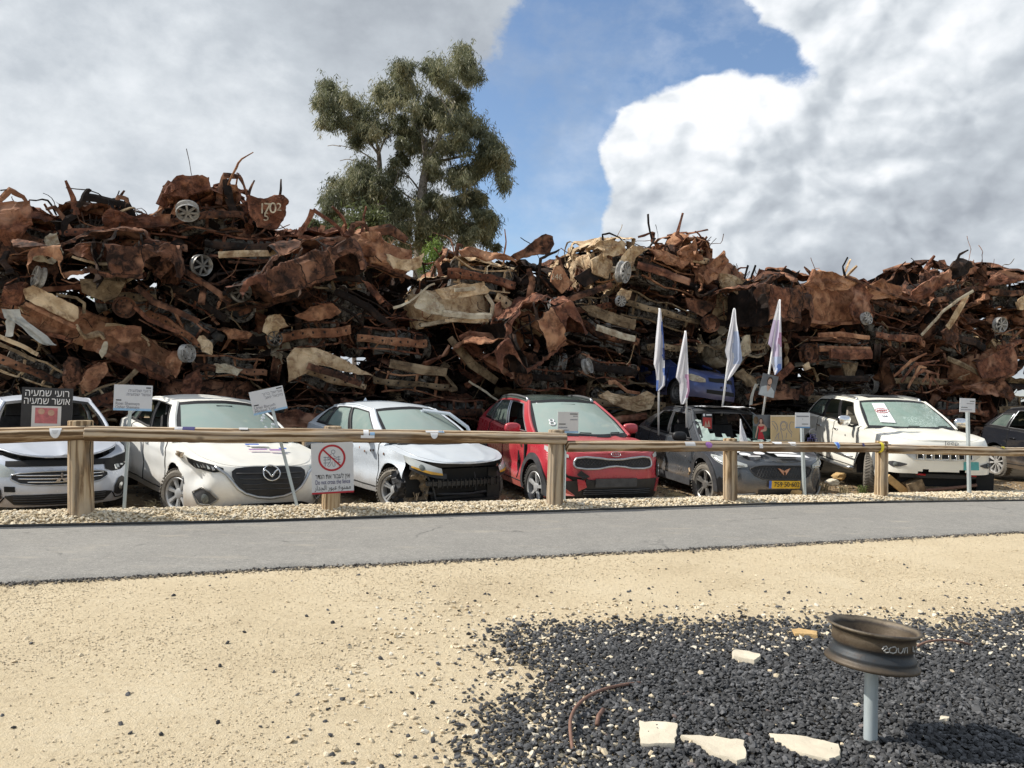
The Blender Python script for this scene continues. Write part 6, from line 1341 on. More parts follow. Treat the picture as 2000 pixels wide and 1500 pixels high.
# --- third tier
w = wreck(82, 612, 180, 110, 'rear', -14, -20, 'orange', 'tilted estate car tail with a broad tan tailgate and rounded window hole', strips=2, wheels=0)
panel(w, 'tan_tailgate', [(45, 565), (62, 558), (100, 575), (150, 600), (152, 622), (142, 630), (95, 608), (50, 585)], 'rust_tan', .6, .02, 4, label='tan tailgate with green paint traces'); panel(w, 'orange_quarter', [(2, 585), (10, 562), (35, 552), (52, 556), (46, 585), (30, 600), (8, 598)], 'rust_red', .45, .05, 4); shard(w, 'window_edge', [(110, 575), (150, 582), (165, 592), (163, 612)], (6, 6, 6, 7), 'rust_olive', .5); shard(w, 'lower_lip', [(48, 592), (100, 618), (150, 640)], (8, 8, 7), 'rust_orange', .6)
w = wreck(42, 700, 170, 95, 'front', 12, -18, 'olive', 'tilted front with stacked olive beams at the left edge under the tan tailgate', strips=5, hood=-1, wheels=1)
shard(w, 'olive_beam', [(-10, 655), (35, 672), (75, 692)], (9, 9, 8), 'rust_tan', .5); shard(w, 'olive_beam', [(-10, 668), (30, 686), (70, 705)], (7, 7, 7), 'rust_olive', .5)
w = wreck(278, 690, 180, 98, 'rear', 18, -22, 'orange', 'tilted hatchback tail with bare black seat frames and a long ribbed sill', strips=4, wheels=0)
panel(w, 'crumpled_corner', [(208, 660), (215, 638), (245, 632), (270, 645), (268, 668), (235, 672)], 'rust_orange', .5, .09, 4); shard(w, 'ribbed_sill', [(225, 678), (270, 702), (330, 732)], (17, 18, 17), 'rust_brown', .6); panel(w, 'right_corner', [(318, 715), (330, 690), (352, 685), (350, 715), (335, 738)], 'rust_orange', .5, .07, 4); panel(w, 'grey_lamp_shell', [(192, 690), (200, 668), (208, 668), (206, 690), (198, 702)], 'rust_cream', .45, .02, 3)
w = wreck(345, 622, 165, 100, 'front', -26, -28, 'brown', 'tilted wreck with a grey engine and long brown rails left of the heap middle', strips=6, hood=-1, wheels=1)
shard(w, 'long_rail', [(265, 560), (300, 590), (345, 608), (388, 628)], (12, 14, 12, 11), 'rust_brown', .55); shard(w, 'long_rail', [(262, 600), (290, 625), (350, 650)], (9, 10, 8), 'rust_red', .5)
w = wreck(455, 702, 150, 98, 'front', 2, -3, 'tan', 'squarely facing front with tan radiator frame and pale wheel at its left', strips=4, hood=-1, wheels=0, style='alloy')
wheel_px(w, 365, 690, 17, 'white_alloy', 'steel', 72, 0, .5); panel(w, 'tan_corner', [(382, 665), (395, 655), (410, 672), (412, 695), (395, 690)], 'rust_tan', .5, .04, 4); panel(w, 'pale_undertray', [(415, 712), (440, 712), (470, 722), (465, 732), (420, 726)], 'rust_cream', .5, .05, 4); panel(w, 'curled_hood', [(430, 648), (460, 645), (490, 655), (485, 665), (445, 660)], 'rust_orange', .45, .06, 2)
w = wreck(600, 642, 175, 85, 'front', -10, 10, 'brown', 'brown wreck with an orange bent panel and grey engine head in mid heap', strips=6, hood=-1)
panel(w, 'orange_panel', [(575, 620), (610, 600), (655, 593), (668, 610), (640, 625), (600, 632)], 'rust_orange', .45, .05, 3); panel(w, 'curved_wing', [(515, 650), (525, 620), (545, 618), (562, 640), (545, 645), (530, 670)], 'rust_tan', .45, .05, 3); wheel_px(w, 537, 662, 14, 'ash', 'alloy', 20, 0, .45, 7)
w = wreck(645, 722, 175, 98, 'front', 14, -14, 'tan', 'wreck with a pointed tan wing blade above a grey engine', strips=4, hood=-1, wheels=1, style='steel')
panel(w, 'tan_blade', [(560, 700), (575, 680), (615, 680), (670, 702), (728, 735), (700, 732), (640, 715), (600, 705), (575, 740), (562, 745)], 'rust_tan', .55, .02, 4); shard(w, 'perforated_rail', [(600, 715), (650, 730), (705, 750)], (14, 14, 13), 'rust_brown', .6)
w = wreck(770, 652, 150, 92, 'front', 0, 0, 'red', 'dull red brown front with broken lamp brackets left of the door ring', strips=7, hood=14)
w = wreck(806, 735, 165, 95, 'front', -4, -4, 'brown', 'brown front with pierced upper rail directly above the silver hatchback roof', strips=5, hood=6, style='steel')
shard(w, 'pierced_rail', [(760, 710), (820, 722), (872, 728)], (18, 20, 18), 'rust_olive', .55)
w = wreck(938, 690, 150, 115, 'side', 4, -28, 'red', 'red brown door side leaning down right above the red car roof', strips=4, wheels=0)
for a in ([(898, 660), (915, 652), (955, 655), (985, 672), (998, 710), (1000, 740)], [(918, 668), (950, 700), (1000, 735)], [(905, 665), (925, 690), (960, 700), (990, 705)]): shard(w, 'door_ring', a, 10, 'rust_red', .5)
panel(w, 'door_skin', [(920, 682), (955, 700), (1000, 712), (1000, 738), (960, 720)], 'rust_red', .45, .02, 4); shard(w, 'crusted_sill', [(878, 660), (920, 712), (970, 745)], (14, 20, 16), 'rust_olive', .45); wheel_px(w, 985, 652, 17, 'rust_brown', 'steel', 35, 0, .45)
w = wreck(1068, 725, 150, 95, 'front', 10, 0, 'dark', 'dark front with a brown steel wheel behind the red car windscreen', strips=5, hood=18, wheels=0)
wheel_px(w, 1022, 738, 17, 'rust_brown', 'steel', 30, 0, .5); panel(w, 'brown_wing', [(1010, 715), (1020, 690), (1045, 690), (1048, 712), (1025, 718)], 'rust_brown', .5, .05, 4)
w = wreck(1185, 708, 155, 92, 'front', 4, -12, 'brown', 'brown wreck showing a pale engine head left of the first flag', strips=6, hood=10, wheels=1, style='alloy')
wheel_px(w, 1147, 715, 15, 'white_alloy', 'steel', 62, 0, .5)
w = wreck(1225, 775, 190, 75, 'mash', 0, -4, 'olive', 'broad tan bonnet sheet lying low between the red and grey cars', strips=4, hood=-1, wheels=0)
panel(w, 'broad_bonnet', [(1168, 772), (1185, 765), (1230, 778), (1262, 765), (1278, 775), (1270, 800), (1240, 805), (1195, 792)], 'rust_tan', .55, .03, 4); shard(w, 'perforated_sill', [(1140, 815), (1200, 822), (1262, 812)], (14, 15, 13), 'rust_red', .5); shard(w, 'curled_flap', [(1188, 748), (1200, 745), (1225, 765), (1250, 768)], (10, 8, 7, 6), 'rust_orange', .5)
w = wreck(1500, 748, 160, 85, 'front', 18, 8, 'orange', 'torn orange and brown front behind the portrait on the flagpole', strips=7, hood=-1, wheels=0)
panel(w, 'brown_slab', [(1508, 740), (1545, 708), (1553, 718), (1525, 745)], 'rust_red', .45, .02, 3); wheel_px(w, 1576, 760, 14, 'rust_brown', 'steel', 30, 0, .5); panel(w, 'lower_panel', [(1480, 770), (1540, 760), (1566, 765), (1560, 782), (1500, 782)], 'rust_brown', .5, .03, 3); panel(w, 'crusted_arm', [(1435, 735), (1450, 722), (1480, 745), (1482, 760), (1455, 752)], 'rust_olive', .5, .06, 3)
w = wreck(1452, 665, 110, 90, 'mash', 0, 10, 'cream', 'pale scorched crumpled body shell between the third and fourth flags', strips=6, hood=-1, wheels=0)
panel(w, 'pale_corner', [(1440, 690), (1448, 660), (1462, 655), (1466, 690), (1450, 700)], 'rust_cream', .45, .04, 4)
w = wreck(1320, 668, 130, 85, 'front', 0, 0, 'dark', 'dark crushed nose resting on the blue van', strips=8, hood=5, dY=.2)
w = wreck(1638, 678, 165, 90, 'front', -4, 1, 'orange', 'level orange front with two lamp openings and a rusty steel wheel each side', strips=3, hood=2, wheels=0)
wheel_px(w, 1579, 690, 19, 'rust_brown', 'steel', 30, 0, .45); wheel_px(w, 1712, 688, 17, 'rust_dark', 'steel', 70, 0, .35); shard(w, 'upper_rail', [(1598, 655), (1640, 653), (1698, 660)], (9, 11, 9), 'rust_orange', .6); shard(w, 'lower_rail', [(1600, 682), (1650, 682), (1700, 683)], (12, 12, 11), 'rust_orange', .6); shard(w, 'bumper_bar', [(1622, 692), (1660, 694), (1702, 692)], (20, 21, 20), 'rust_red', .7)
w = wreck(1640, 770, 165, 90, 'front', 0, 0, 'olive', 'dark front with hanging bumper plate directly above the white car roof', strips=5, hood=-1, wheels=0)
shard(w, 'bumper_plate', [(1620, 738), (1660, 740), (1696, 740)], (11, 12, 11), 'rust_dark', .6); panel(w, 'hanging_sheet', [(1645, 712), (1675, 708), (1668, 735), (1650, 738)], 'rust_olive', .5, .02, 3); panel(w, 'tan_bracket', [(1568, 715), (1580, 708), (1585, 720), (1572, 726)], 'rust_tan', .6, .02, 3)
w = wreck(1795, 725, 165, 105, 'mash', 0, 4, 'brown', 'knotted mass of brown strips above the cracked windscreen of the white car', strips=18, crumple=1.3)
for i in range(6): shard(w, 'orange_strip', [(1745 + i * 14, 735 + (i % 3) * 12), (1780 + i * 8, 705 + i * 6), (1810 + (i % 2) * 25, 690 + i * 14)], (5, 7, 3), ('rust_orange', 'rust_red')[i % 2], .4, seed=i)
w = wreck(1935, 715, 150, 100, 'rear', 0, 20, 'orange', 'dark void with a big square orange panel leaning out near the right edge', strips=5, wheels=0)
panel(w, 'square_orange_panel', [(1905, 712), (1945, 690), (1978, 675), (1986, 700), (1985, 728), (1950, 738), (1918, 740)], 'rust_red', .5, .02, 4); shard(w, 'olive_sill', [(1850, 700), (1880, 712), (1915, 732)], (10, 11, 10), 'rust_olive', .4)
# --- bottom tier, seen between and above the parked cars
w = wreck(190, 768, 120, 95, 'mash', 10, 25, 'orange', 'upended orange wing and axle end beside the sign above the left post', strips=6, hood=-1, wheels=0)
panel(w, 'upended_wing', [(152, 755), (172, 725), (205, 713), (208, 730), (190, 755), (170, 770)], 'rust_orange', .5, .06, 4); panel(w, 'upended_wing', [(120, 720), (130, 700), (150, 705), (158, 745), (140, 770), (128, 760)], 'rust_brown', .35, .05, 5); shard(w, 'torn_pole', [(222, 768), (245, 745), (268, 722)], (8, 9, 11), 'rust_olive', .5); shard(w, 'axle', [(200, 790), (240, 805), (280, 822)], (8, 9, 8), 'rust_brown', .4)
w = wreck(80, 790, 160, 90, 'front', 0, -6, 'dark', 'dark crushed nose behind the black memorial board', strips=6)
w = wreck(415, 770, 175, 80, 'rear', 4, 0, 'brown', 'brown roofless tail with a low black window slot above the white hatchback', strips=3, wheels=0)
shard(w, 'slot_sill', [(385, 790), (420, 797), (495, 792)], (12, 13, 12), 'rust_red', .6); panel(w, 'round_corner', [(352, 765), (362, 735), (385, 722), (392, 745), (388, 775), (370, 785)], 'rust_red', .5, .04, 3)
w = wreck(560, 800, 175, 80, 'front', 5, -6, 'red', 'low red brown wreck between the white hatchback and the silver hatchback', strips=6, hood=6)
panel(w, 'brown_panel', [(540, 810), (575, 800), (615, 812), (610, 835), (550, 838)], 'rust_red', .5, .03, 3)
w = wreck(720, 800, 170, 75, 'front', 0, 3, 'dark', 'dark low wreck right behind the silver hatchback roof', strips=6)
w = wreck(880, 790, 170, 85, 'front', 8, -3, 'dark', 'black low wreck between the silver hatchback and the red car', strips=9)
shard(w, 'silver_strip', [(915, 745), (950, 765), (975, 785)], (4, 5, 3), 'rust_cream', .4)
w = wreck(1040, 805, 160, 70, 'front', 0, 0, 'dark', 'dark low wreck right behind the red car roof', strips=5, dY=.4)
w = wreck(1440, 805, 170, 75, 'front', 0, 0, 'dark', 'dark low wreck right behind the grey crossover roof', strips=6, dY=.3)
w = wreck(1575, 815, 150, 75, 'front', 0, 0, 'dark', 'dark low wreck between the grey crossover and the white car', strips=6, dY=.1)
w = wreck(1770, 800, 165, 75, 'front', 0, 4, 'dark', 'dark low wreck right behind the white car roof', strips=6)
w = wreck(1885, 790, 160, 85, 'mash', 0, 0, 'red', 'red brown crumpled sheets between the white car and the black car', strips=9)
panel(w, 'crumpled_sheet', [(1880, 755), (1920, 745), (1945, 755), (1950, 772), (1915, 775)], 'rust_red', .4, .08, 3); panel(w, 'crumpled_sheet', [(1935, 765), (1955, 740), (1985, 770), (1975, 785)], 'rust_brown', .4, .06, 5)
w = wreck(1990, 785, 110, 85, 'mash', 0, 0, 'dark', 'dark wreck behind the black car at the right edge', strips=8)
# blue van caught in the heap
def blue_van():
    P = base(wb=2.6, xf=2.1, xr=-2.0, w=.86, doors=[.9, -.1, -1.0], xB0=1.1, xB1=-1.8, R0=(.6, .60, 1.22), R1=(-1.3, .58, 1.20), rw=.30, ra=.36, zb=.20,
             nose=[(.15, .08), (.3, .0), (.5, .0), (.62, .03), (.75, .10), (.85, .2), (1.0, .35)], top=[(-2.0, 1.0), (-.5, 1.0), (1.1, .98), (1.6, .92), (2.0, .82), (2.1, .80)], win=[(.15, .45, .1, .85, None), (.5, .8, .1, .85, None)], bowt=.1)
    p = wall_at(1322, 800, .0)
    c = Car('van', 'crushed blue van with a black steel wheel stuck in the heap behind the flags', 'van', (p[0] - .02, p[1] + .95, 1.45), rad(-62), P, M['blue'], .86, rad(2), rad(-5), seed=91, group=None, wob=.012, dents=[((1.2, 0, 1.0), (.6, .8, .3), (0, 0, -.06)), ((2.0, .7, .6), (.3, .3, .3), (-.12, -.05, 0)), ((0, 0, 1.2), (1, 1, .3), (0, 0, -.15))])
    c.body(screen=None)
    c.wheel(True, -1, 'steel', 5, .205, steer=rad(-8), rim='steel'); c.wheel(True, 1, 'steel', 5, .205, rim='steel'); c.wheel(False, -1, 'steel', 5, .205, rim='steel')
    c.strip('headlight', [(-.52, .60, .68), (-.68, .585, .75), (-.86, .60, .79), (-1.0, .66, .78)], .014, M['rust_cream']); c.strip('grille', [(-.42, .63, .735), (0, .63, .74), (.42, .63, .735)], .012, M['dark'])
    c.strip('lower_intake', [(-.5, .33, .43), (0, .33, .43), (.5, .33, .43)], .012, M['dark'])
    for sv in (-.1, .06): c.poly('plate_slot', [[(sv, .49), (sv + .05, .49), (sv + .07, .54), (sv + .02, .54)]], .012, M['dark'])
    return c
CARS['van'] = blue_van()
# white rag draped over the left wrecks
mb = MB(); q = np.array([[wall_at(uu + dx * 1., vv, -.75 + .05 * math.sin(k * 2 + dx)) for dx, k in zip((-14, -7, 0, 7, 13), range(5))] for uu, vv in ((22, 602), (26, 618), (40, 630), (58, 642), (74, 655), (88, 668), (96, 674))]); q = q + .05 * vnoise3(q * 5, 3, 2)
mb.grid(q); q2 = np.array([[wall_at(uu + dx, vv, -.72 + .04 * math.sin(k * 2)) for dx, k in zip((-10, -4, 2, 8), range(4))] for uu, vv in ((24, 620), (22, 632), (18, 645), (16, 656))]); mb.grid(q2 + .04 * vnoise3(q2 * 5, 5, 2))
tag(mb.build('rag', M['rag'], None, True), 'dirty white cloth draped over the wrecks at far left', 'cloth')
q = np.array([[wall_at(uu + dx, vv, -.8 + .03 * k) for k, dx in enumerate((-4, 0, 4))] for uu, vv in ((1478, 748), (1472, 762), (1468, 775), (1467, 790))]); tag(MB().grid(q + .03 * vnoise3(q * 6, 5, 2)).build('rag', M['rag'], None, True), 'torn white rag hanging left of the portrait photo', 'cloth')
# the tangle of torn metal that fills the heap between and behind the shells
def tangle():
    rnd = random.Random(99); holes = ((255, 535, 34), (425, 548, 26), (150, 645, 30), (170, 582, 16))
    mbs = {k: MB() for k in ('rust_dark', 'rust_brown', 'rust_red')}
    n = 0
    while n < 1500:
        u, v = rnd.uniform(-60, 2080), rnd.uniform(420, 860)
        top = table(u, SIL) + 48
        if v < top or any((u - a) ** 2 + (v - b) ** 2 < r * r for a, b, r in holes): continue
        n += 1; dep = rnd.uniform(.45, 2.4); p = wall_at(u, v, dep); L = rnd.uniform(.3, 1.1); d = np.array([rnd.gauss(0, 1), rnd.gauss(0, .5), rnd.gauss(0, .5)]); d /= np.linalg.norm(d)
        wd = rnd.choice((.015, .03, .06, .12, .2)) * (1.3 if dep > 1 else .8); k = rnd.choice(('rust_dark', 'rust_dark', 'rust_dark', 'rust_dark', 'rust_brown', 'rust_red'))  # mostly near black, so the colour carries the shade of the gaps
        mbs[k].tube(bend(6, p - d * L / 2, p + d * L / 2, rnd, .2), wd, 4, ry=max(.008, wd * .2), phase=PI / 4, up=(rnd.uniform(-1, 1), rnd.uniform(-1, 1), .6))
    mb = MB()
    for i, k in enumerate(mbs):
        q = mbs[k]; mb.add(np.concatenate(q.v), q.f, i)
    tag(mb.build('scrap_tangle', [M[k] for k in mbs], None), kind='stuff')
    # dark plates added deep inside the heap, so that its gaps stay black
    mb = MB()
    for i in range(150):
        u, v = rnd.uniform(-60, 2080), rnd.uniform(470, 860)
        if v < table(u, SIL) + 60 or any((u - a) ** 2 + (v - b) ** 2 < (r + 32) ** 2 for a, b, r in holes): continue
        p = wall_at(u, v, rnd.uniform(2.0, 3.4)); q, _ = sheet(rnd.uniform(1.2, 1.8), rnd.uniform(.6, 1.1), 7, 6, .12, i)
        mb.grid(q @ np.array(Matrix.Rotation(rnd.uniform(-.5, .5), 3, 'Z') @ Matrix.Rotation(rnd.uniform(-.4, .4), 3, 'Y') @ Matrix.Rotation(rnd.uniform(-.5, .5), 3, 'X')).T + p)
    tag(mb.build('inner_scrap', M['rust_dark'], None), kind='stuff')
tangle()
# ------------------------------------------------------------------ fence
POSTS = [(158, 1003, 822, 9.0, .135), (645, 996, 833, 9.82, .115), (1082, 990, 840, 10.72, .112), (1426, 979, 857, 11.6, .104), (1721, 969, 862, 12.5, .104)]
fence = thing('wooden_fence', 'low fence of weathered round posts and log rails in front of the parked cars', 'fence', at(158, 1003, 9.0))
FO = Vector(at(158, 1003, 9.0))
def fy(u): return float(np.interp(u, [-200, 158, 645, 1082, 1426, 1721, 2200], [8.5, 9.0, 9.82, 10.72, 11.6, 12.5, 14.0]))
def log(name, a, b, r0, r1, mat, seed, n=22, ends=.012):
    a, b = Vector(a), Vector(b); d = b - a; L = d.length; q = d.to_track_quat('X', 'Z'); k = np.linspace(0, L, n); th = np.linspace(0, 2 * PI, 21)[:-1]
    r = r0 + (r1 - r0) * k / L; P = np.stack([np.broadcast_to(k[:, None], (n, 20)), r[:, None] * np.cos(th), r[:, None] * np.sin(th)], -1)
    nn = vfbm(P * np.array([1.5, 9, 9]) + seed, seed, 2)[..., None] * .022; P[..., 1:] *= 1 + nn * 2.2; P[..., 1:] += (vnoise3(np.stack([k * 1.2, k * 0, k * 0], -1) + seed, seed, 1)[:, None, 1:] * .010)
    mb = MB(); e0, e1 = P[:1].copy(), P[-1:].copy(); e0[..., 1:] = (e0[..., 1:]) * .88; e0[..., 0] -= ends; e1[..., 1:] *= .88; e1[..., 0] += ends
    G = np.concatenate([e0, P, e1]); mb.grid(G, close_v=True); mb.f += [tuple(range(20))[::-1], tuple((n + 1) * 20 + i for i in range(20))]; mb.m += [0, 0]
    o = mb.build(name, mat, fence, True, 40); o.matrix_local = Matrix.Translation(a - FO) @ q.to_matrix().to_4x4(); return o
for i, (u, vb, vt, Y, r) in enumerate(POSTS):
    b, t = at(u, vb + 6, Y), at(u + (4 if i in (1, 2) else 0), vt, Y); b[2] -= .12
    o = log('post', b, t, r * 1.02, r * .97, M['post'], 11 + i, 16, .006)
    if i == 0:  # drying crack down the face
        L = (Vector(t) - Vector(b)).length; k = np.linspace(.25, L - .02, 12); MB().tube(np.stack([k, .03 + .012 * np.sin(k * 9), np.full_like(k, 0)], -1) * [1, 1, 0] + np.stack([k * 0, k * 0, k * 0 + math.sqrt(max(0, (r * 1.0) ** 2 - .03 ** 2)) * 1.0], -1), .006, 4).build('crack', M['dark'], o)
def rp(u, v, off=-.10): return at(u, v, fy(u) + off)
RAILS = [log('rail', rp(-160, 853), rp(166, 846), .092, .086, M['rail'], 31), log('rail', rp(168, 846), rp(1103, 857), .090, .084, M['rail'], 32, 40), log('rail', rp(1108, 871), rp(1724, 874), .080, .076, M['rail'], 33, 34), log('rail', rp(1731, 877), rp(2140, 885), .076, .076, M['rail'], 34, 24)]
def on_rail(k, u): # distance along rail k at photo column u
    ends = [(-160, 166), (168, 1103), (1108, 1724), (1731, 2140)][k]; a, b = Vector(rp(ends[0], 850)), Vector(rp(ends[1], 850)); d = (b - a); 
    t = ((u - 1000) / FPX * a.y - a.x) / (d.x - (u - 1000) / FPX * d.y); return t * d.length
def sticker(k, u, wpx, th0, th1, mat, shape='rect', lab=None, r=None):
    """thin label stuck round a rail; angles in degrees, 0 = towards the camera, 90 = on top"""
    x = on_rail(k, u); w = wpx / sc_at(fy(u)) / 2; r = r or (.094, .0925, .083, .0795)[k]; n = 9; tt = np.linspace(0, 1, 7); mb = MB(); G = []
    for i in range(n):
        s_ = -1 + 2 * i / (n - 1); e = math.sqrt(max(.02, 1 - s_ * s_)) if shape == 'round' else 1.; mid, hf = (th0 + th1) / 2, (th1 - th0) / 2 * e
        if shape == 'half': hf = (th1 - th0) / 2 * max(.1, e if False else math.sqrt(max(.02, 1 - s_ * s_))); mid = th1 - hf
        an = np.radians(mid - hf + tt * 2 * hf); an_ = -an                                   # local frame: z up, -y to the camera
        G.append(np.stack([np.full(7, x + s_ * w), r * np.sin(an_ - PI / 2) , r * -np.sin(an_)], -1))
    G = np.array(G); mb.grid(G); mb.grid(G[:, ::-1] * [1, .985, .985])
    o = mb.build('sticker', M[mat], RAILS[k]); 
    if lab: o['label'] = lab
    return o
sticker(0, 115, 21, -30, 45, 'paper', 'half'); sticker(0, 115, 11, 0, 30, 'signgrey', 'half', r=.096)
sticker(1, 367, 30, 30, 85, 'blueink'); sticker(1, 352, 14, 40, 80, 'signgrey'); sticker(1, 719, 26, -10, 12, 'paper'); sticker(1, 716, 10, 5, 70, 'paper'); sticker(1, 728, 9, 14, 40, 'signblue')
sticker(1, 848, 15, -10, 40, 'paper', 'half'); sticker(1, 850, 36, 45, 80, 'signgrey'); sticker(1, 862, 10, 45, 80, 'signblue')
sticker(2, 1345, 22, 10, 60, 'signgrey'); sticker(2, 1381, 15, -10, 60, 'purple', 'round'); sticker(2, 1482, 8, -10, 40, 'paper'); sticker(2, 1516, 22, 0, 75, 'paper', 'half'); sticker(2, 1507, 5, 15, 45, 'ink'); sticker(2, 1545, 17, -35, 75, 'paper', 'half'); sticker(2, 1632, 11, -15, 80, 'signblue', 'half'); sticker(2, 1632, 7, -5, 70, 'cobalt', 'half', r=.085); sticker(2, 1682, 5, 15, 55, 'blueink')
sticker(3, 1957, 8, 40, 80, 'yellow', 'half'); sticker(1, 478, 16, 50, 80, 'signgrey')
x = on_rail(2, 1718); a = np.linspace(0, 2 * PI, 25)[:-1]
MB().grid(np.stack([np.stack([np.full_like(a, x + dx) + .012 * np.sin(a), .0835 * np.cos(a), .0835 * np.sin(a)], -1) for dx in (-.03, .03)]), close_v=True).build('yellow_tape', M['yellow'], RAILS[2])

# ------------------------------------------------------------------ signs
def frame(c, tilt=0., yaw=0., lean=0.):
    """board frame: x right, y into the board, z up"""
    return Matrix.Translation(Vector(c)) @ Matrix.Rotation(rad(yaw), 4, 'Z') @ Matrix.Rotation(rad(-tilt), 4, 'Y') @ Matrix.Rotation(rad(lean), 4, 'X')
TXT = Matrix.Rotation(rad(90), 4, 'X')
def flat(name, mat, parent, pts, y=-.006, th=.002):
    p = np.array(pts, float); n = len(p); a = np.stack([p[:, 0], np.full(n, y), p[:, 1]], -1); b = a + [0, th, 0]
    return MB().add(np.concatenate([a, b]), [tuple(range(n)), tuple(range(2 * n - 1, n - 1, -1))] + [(i, n + i, n + (i + 1) % n, (i + 1) % n) for i in range(n)]).build(name, mat, parent)
def rect(x0, x1, z0, z1): return [(x0, z0), (x1, z0), (x1, z1), (x0, z1)]
def info_sign(label, base, top, board, wpx, hpx, tilt, Y, lines, band='signblue', yaw=18, mat='signwhite'):
    s_ = sc_at(Y); w, h = wpx / s_, hpx / s_; b = at(*base, Y); b[2] -= .08; t = at(*top, Y); c = at(*board, Y - .03)
    r = thing('info_sign', label, 'sign', b, 'small memorial signs on steel posts by the fence'); d = Vector(t) - Vector(b)
    q = d.to_track_quat('Z', 'Y').to_matrix(); mb = MB(); L = d.length
    mb.box((0, 0, L / 2), (.052, .006, L)); mb.box((.023, .018, L / 2), (.006, .036, L)); o = mb.build('sign_post', M['galv'], r); o.rotation_euler = (q @ Matrix.Rotation(rad(12), 3, 'Z')).to_euler()
    bd = MB().box((0, 0, 0), (w, .006, h)).build('board', M[mat], r); bd.matrix_local = Matrix.Translation(-Vector(b)) @ frame(c, tilt, yaw)
    flat('band', M[band], bd, rect(-w / 2, w / 2, -h / 2, -h / 2 + h * .085), -.005)
    for ln in lines:
        kind = ln[0]
        if kind == 'bar': flat('printed_bar', M['ink'], bd, rect(w * (ln[1]), w * (ln[2]), h * ln[3] - h * .022, h * ln[3] + h * .022), -.005)
        elif kind == 'row':  # unreadable small print
            rnd = random.Random(int(ln[3] * 1e4)); x = ln[1]
            while x < ln[2] - .02:
                l = rnd.uniform(.02, .05); flat('small_print', M['greyink'], bd, rect(w * x, w * min(x + l, ln[2]), h * ln[3] - h * .022, h * ln[3] + h * .022), -.005); x += l + .014
        else: text_mesh(ln[1], h * ln[4], M['greyink'], 'lettering', bd, Matrix.Translation((w * ln[2], -.0045, h * ln[3])) @ TXT, .0008, ln[5], maxw=w * .62)
    return r
info_sign('pale grey memorial sign on an upright steel post, right of the leftmost fence post', (244, 992), (256, 800), (260, 777), 68, 50, -1, 9.3,
          [('bar', .33, .46, .40), ('t', heb('\u05e8\u05d5\u05e2\u05d9 \u05e9\u05de\u05e2\u05d9\u05d4'), .46, .28, .17, 'RIGHT'), ('t', heb('\u05d0\u05d5\u05e9\u05e8 \u05e9\u05de\u05e2\u05d9\u05d4'), .46, .13, .17, 'RIGHT'), ('bar', -.44, -.30, -.10), ('t', 'Roei Shemaya', -.45, -.23, .17, 'LEFT'), ('t', 'Osher Shemaya', -.45, -.37, .17, 'LEFT')])
info_sign('memorial sign on a leaning steel post in front of the white hatchback', (583, 996), (530, 800), (524, 782), 64, 46, 14, 9.85,
          [('bar', .30, .46, .42), ('t', heb('\u05d0\u05d5\u05e8\u05d9\u05d0\u05dc \u05d1\u05e8\u05d5\u05da'), .46, .29, .17, 'RIGHT'), ('t', heb('\u05de\u05d9\u05db\u05d0\u05dc \u05d9\u05d5\u05d0\u05d1'), .46, .13, .17, 'RIGHT'), ('bar', -.44, -.30, -.10), ('t', 'Uriel Baruch', -.45, -.22, .17, 'LEFT'), ('t', 'Michael Yoav', -.45, -.36, .17, 'LEFT')])
info_sign('light grey sign rising beside the middle fence post in front of the red car', (1103, 990), (1106, 840), (1109.5, 825), 43, 41, 0, 10.95,
          [('bar', .08, .46, .40), ('row', .24, .46, .30, 0), ('row', .10, .46, .13, 0), ('bar', -.45, -.12, -.08), ('row', -.46, -.02, -.24, 0), ('row', -.2, .04, -.37, 0)], mat='signgrey')
info_sign('sign with a deep blue lower band standing right of the cardboard drawing', (1570, 972), (1564, 830), (1567.5, 821), 34.5, 30, 0, 12.25,
          [('row', -.42, .42, .28, 0), ('row', -.42, .42, .24, 0), ('row', -.02, .03, .08, 0), ('bar', -.05, .36, -.24)], band='signdeepblue')
info_sign('rightmost memorial sign on a straight steel post before the white sport utility car', (1892, 972), (1888, 800), (1889.5, 791.5), 39, 27, -1, 13.1,
          [('bar', .14, .44, .30), ('row', -.05, .40, .12, 0), ('bar', -.42, .0, -.16), ('row', -.42, .30, -.32, 0)], band='signgrey')
# prohibition sign nailed to the second post
Y = 9.62; c = at(649.5, 914, Y); s_ = sc_at(Y); w, h = 80 / s_, 99 / s_
pr = thing('prohibition_sign', 'white do not cross the fence sign with red crossed circle on the second post', 'sign', c, rot=frame((0, 0, 0), 2.5, 16).to_3x3())
bd = MB().box((0, 0, 0), (w, .008, h)).build('board', M['signgrey'], pr); flat('red_band', M['redink'], bd, rect(-w / 2, w / 2, -h / 2, -h / 2 + h * .034), -.008)
cx, cz, R_ = -.01 * w, .20 * h, .325 * w; a = np.linspace(0, 2 * PI, 49)[:-1]
def ring(name, mat, cx, cz, r0, r1, par, y=-.007):
    P = np.stack([np.stack([cx + r * np.cos(a), np.full_like(a, y), cz + r * np.sin(a)], -1) for r in (r0, r1)]); return MB().grid(P, close_v=True).build(name, mat, par)
ring('red_circle', M['redink'], cx, cz, R_ * .85, R_, bd)
dg = rad(-45); ca, sa = math.cos(dg), math.sin(dg); flat('red_slash', M['redink'], bd, [(cx - ca * R_ * .9 - sa * -R_ * .06, cz - sa * R_ * .9 + ca * -R_ * .06), (cx + ca * R_ * .9 - sa * -R_ * .06, cz + sa * R_ * .9 + ca * -R_ * .06), (cx + ca * R_ * .9 + sa * -R_ * .06, cz + sa * R_ * .9 - ca * -R_ * .06), (cx - ca * R_ * .9 + sa * -R_ * .06, cz - sa * R_ * .9 - ca * -R_ * .06)], -.0095)
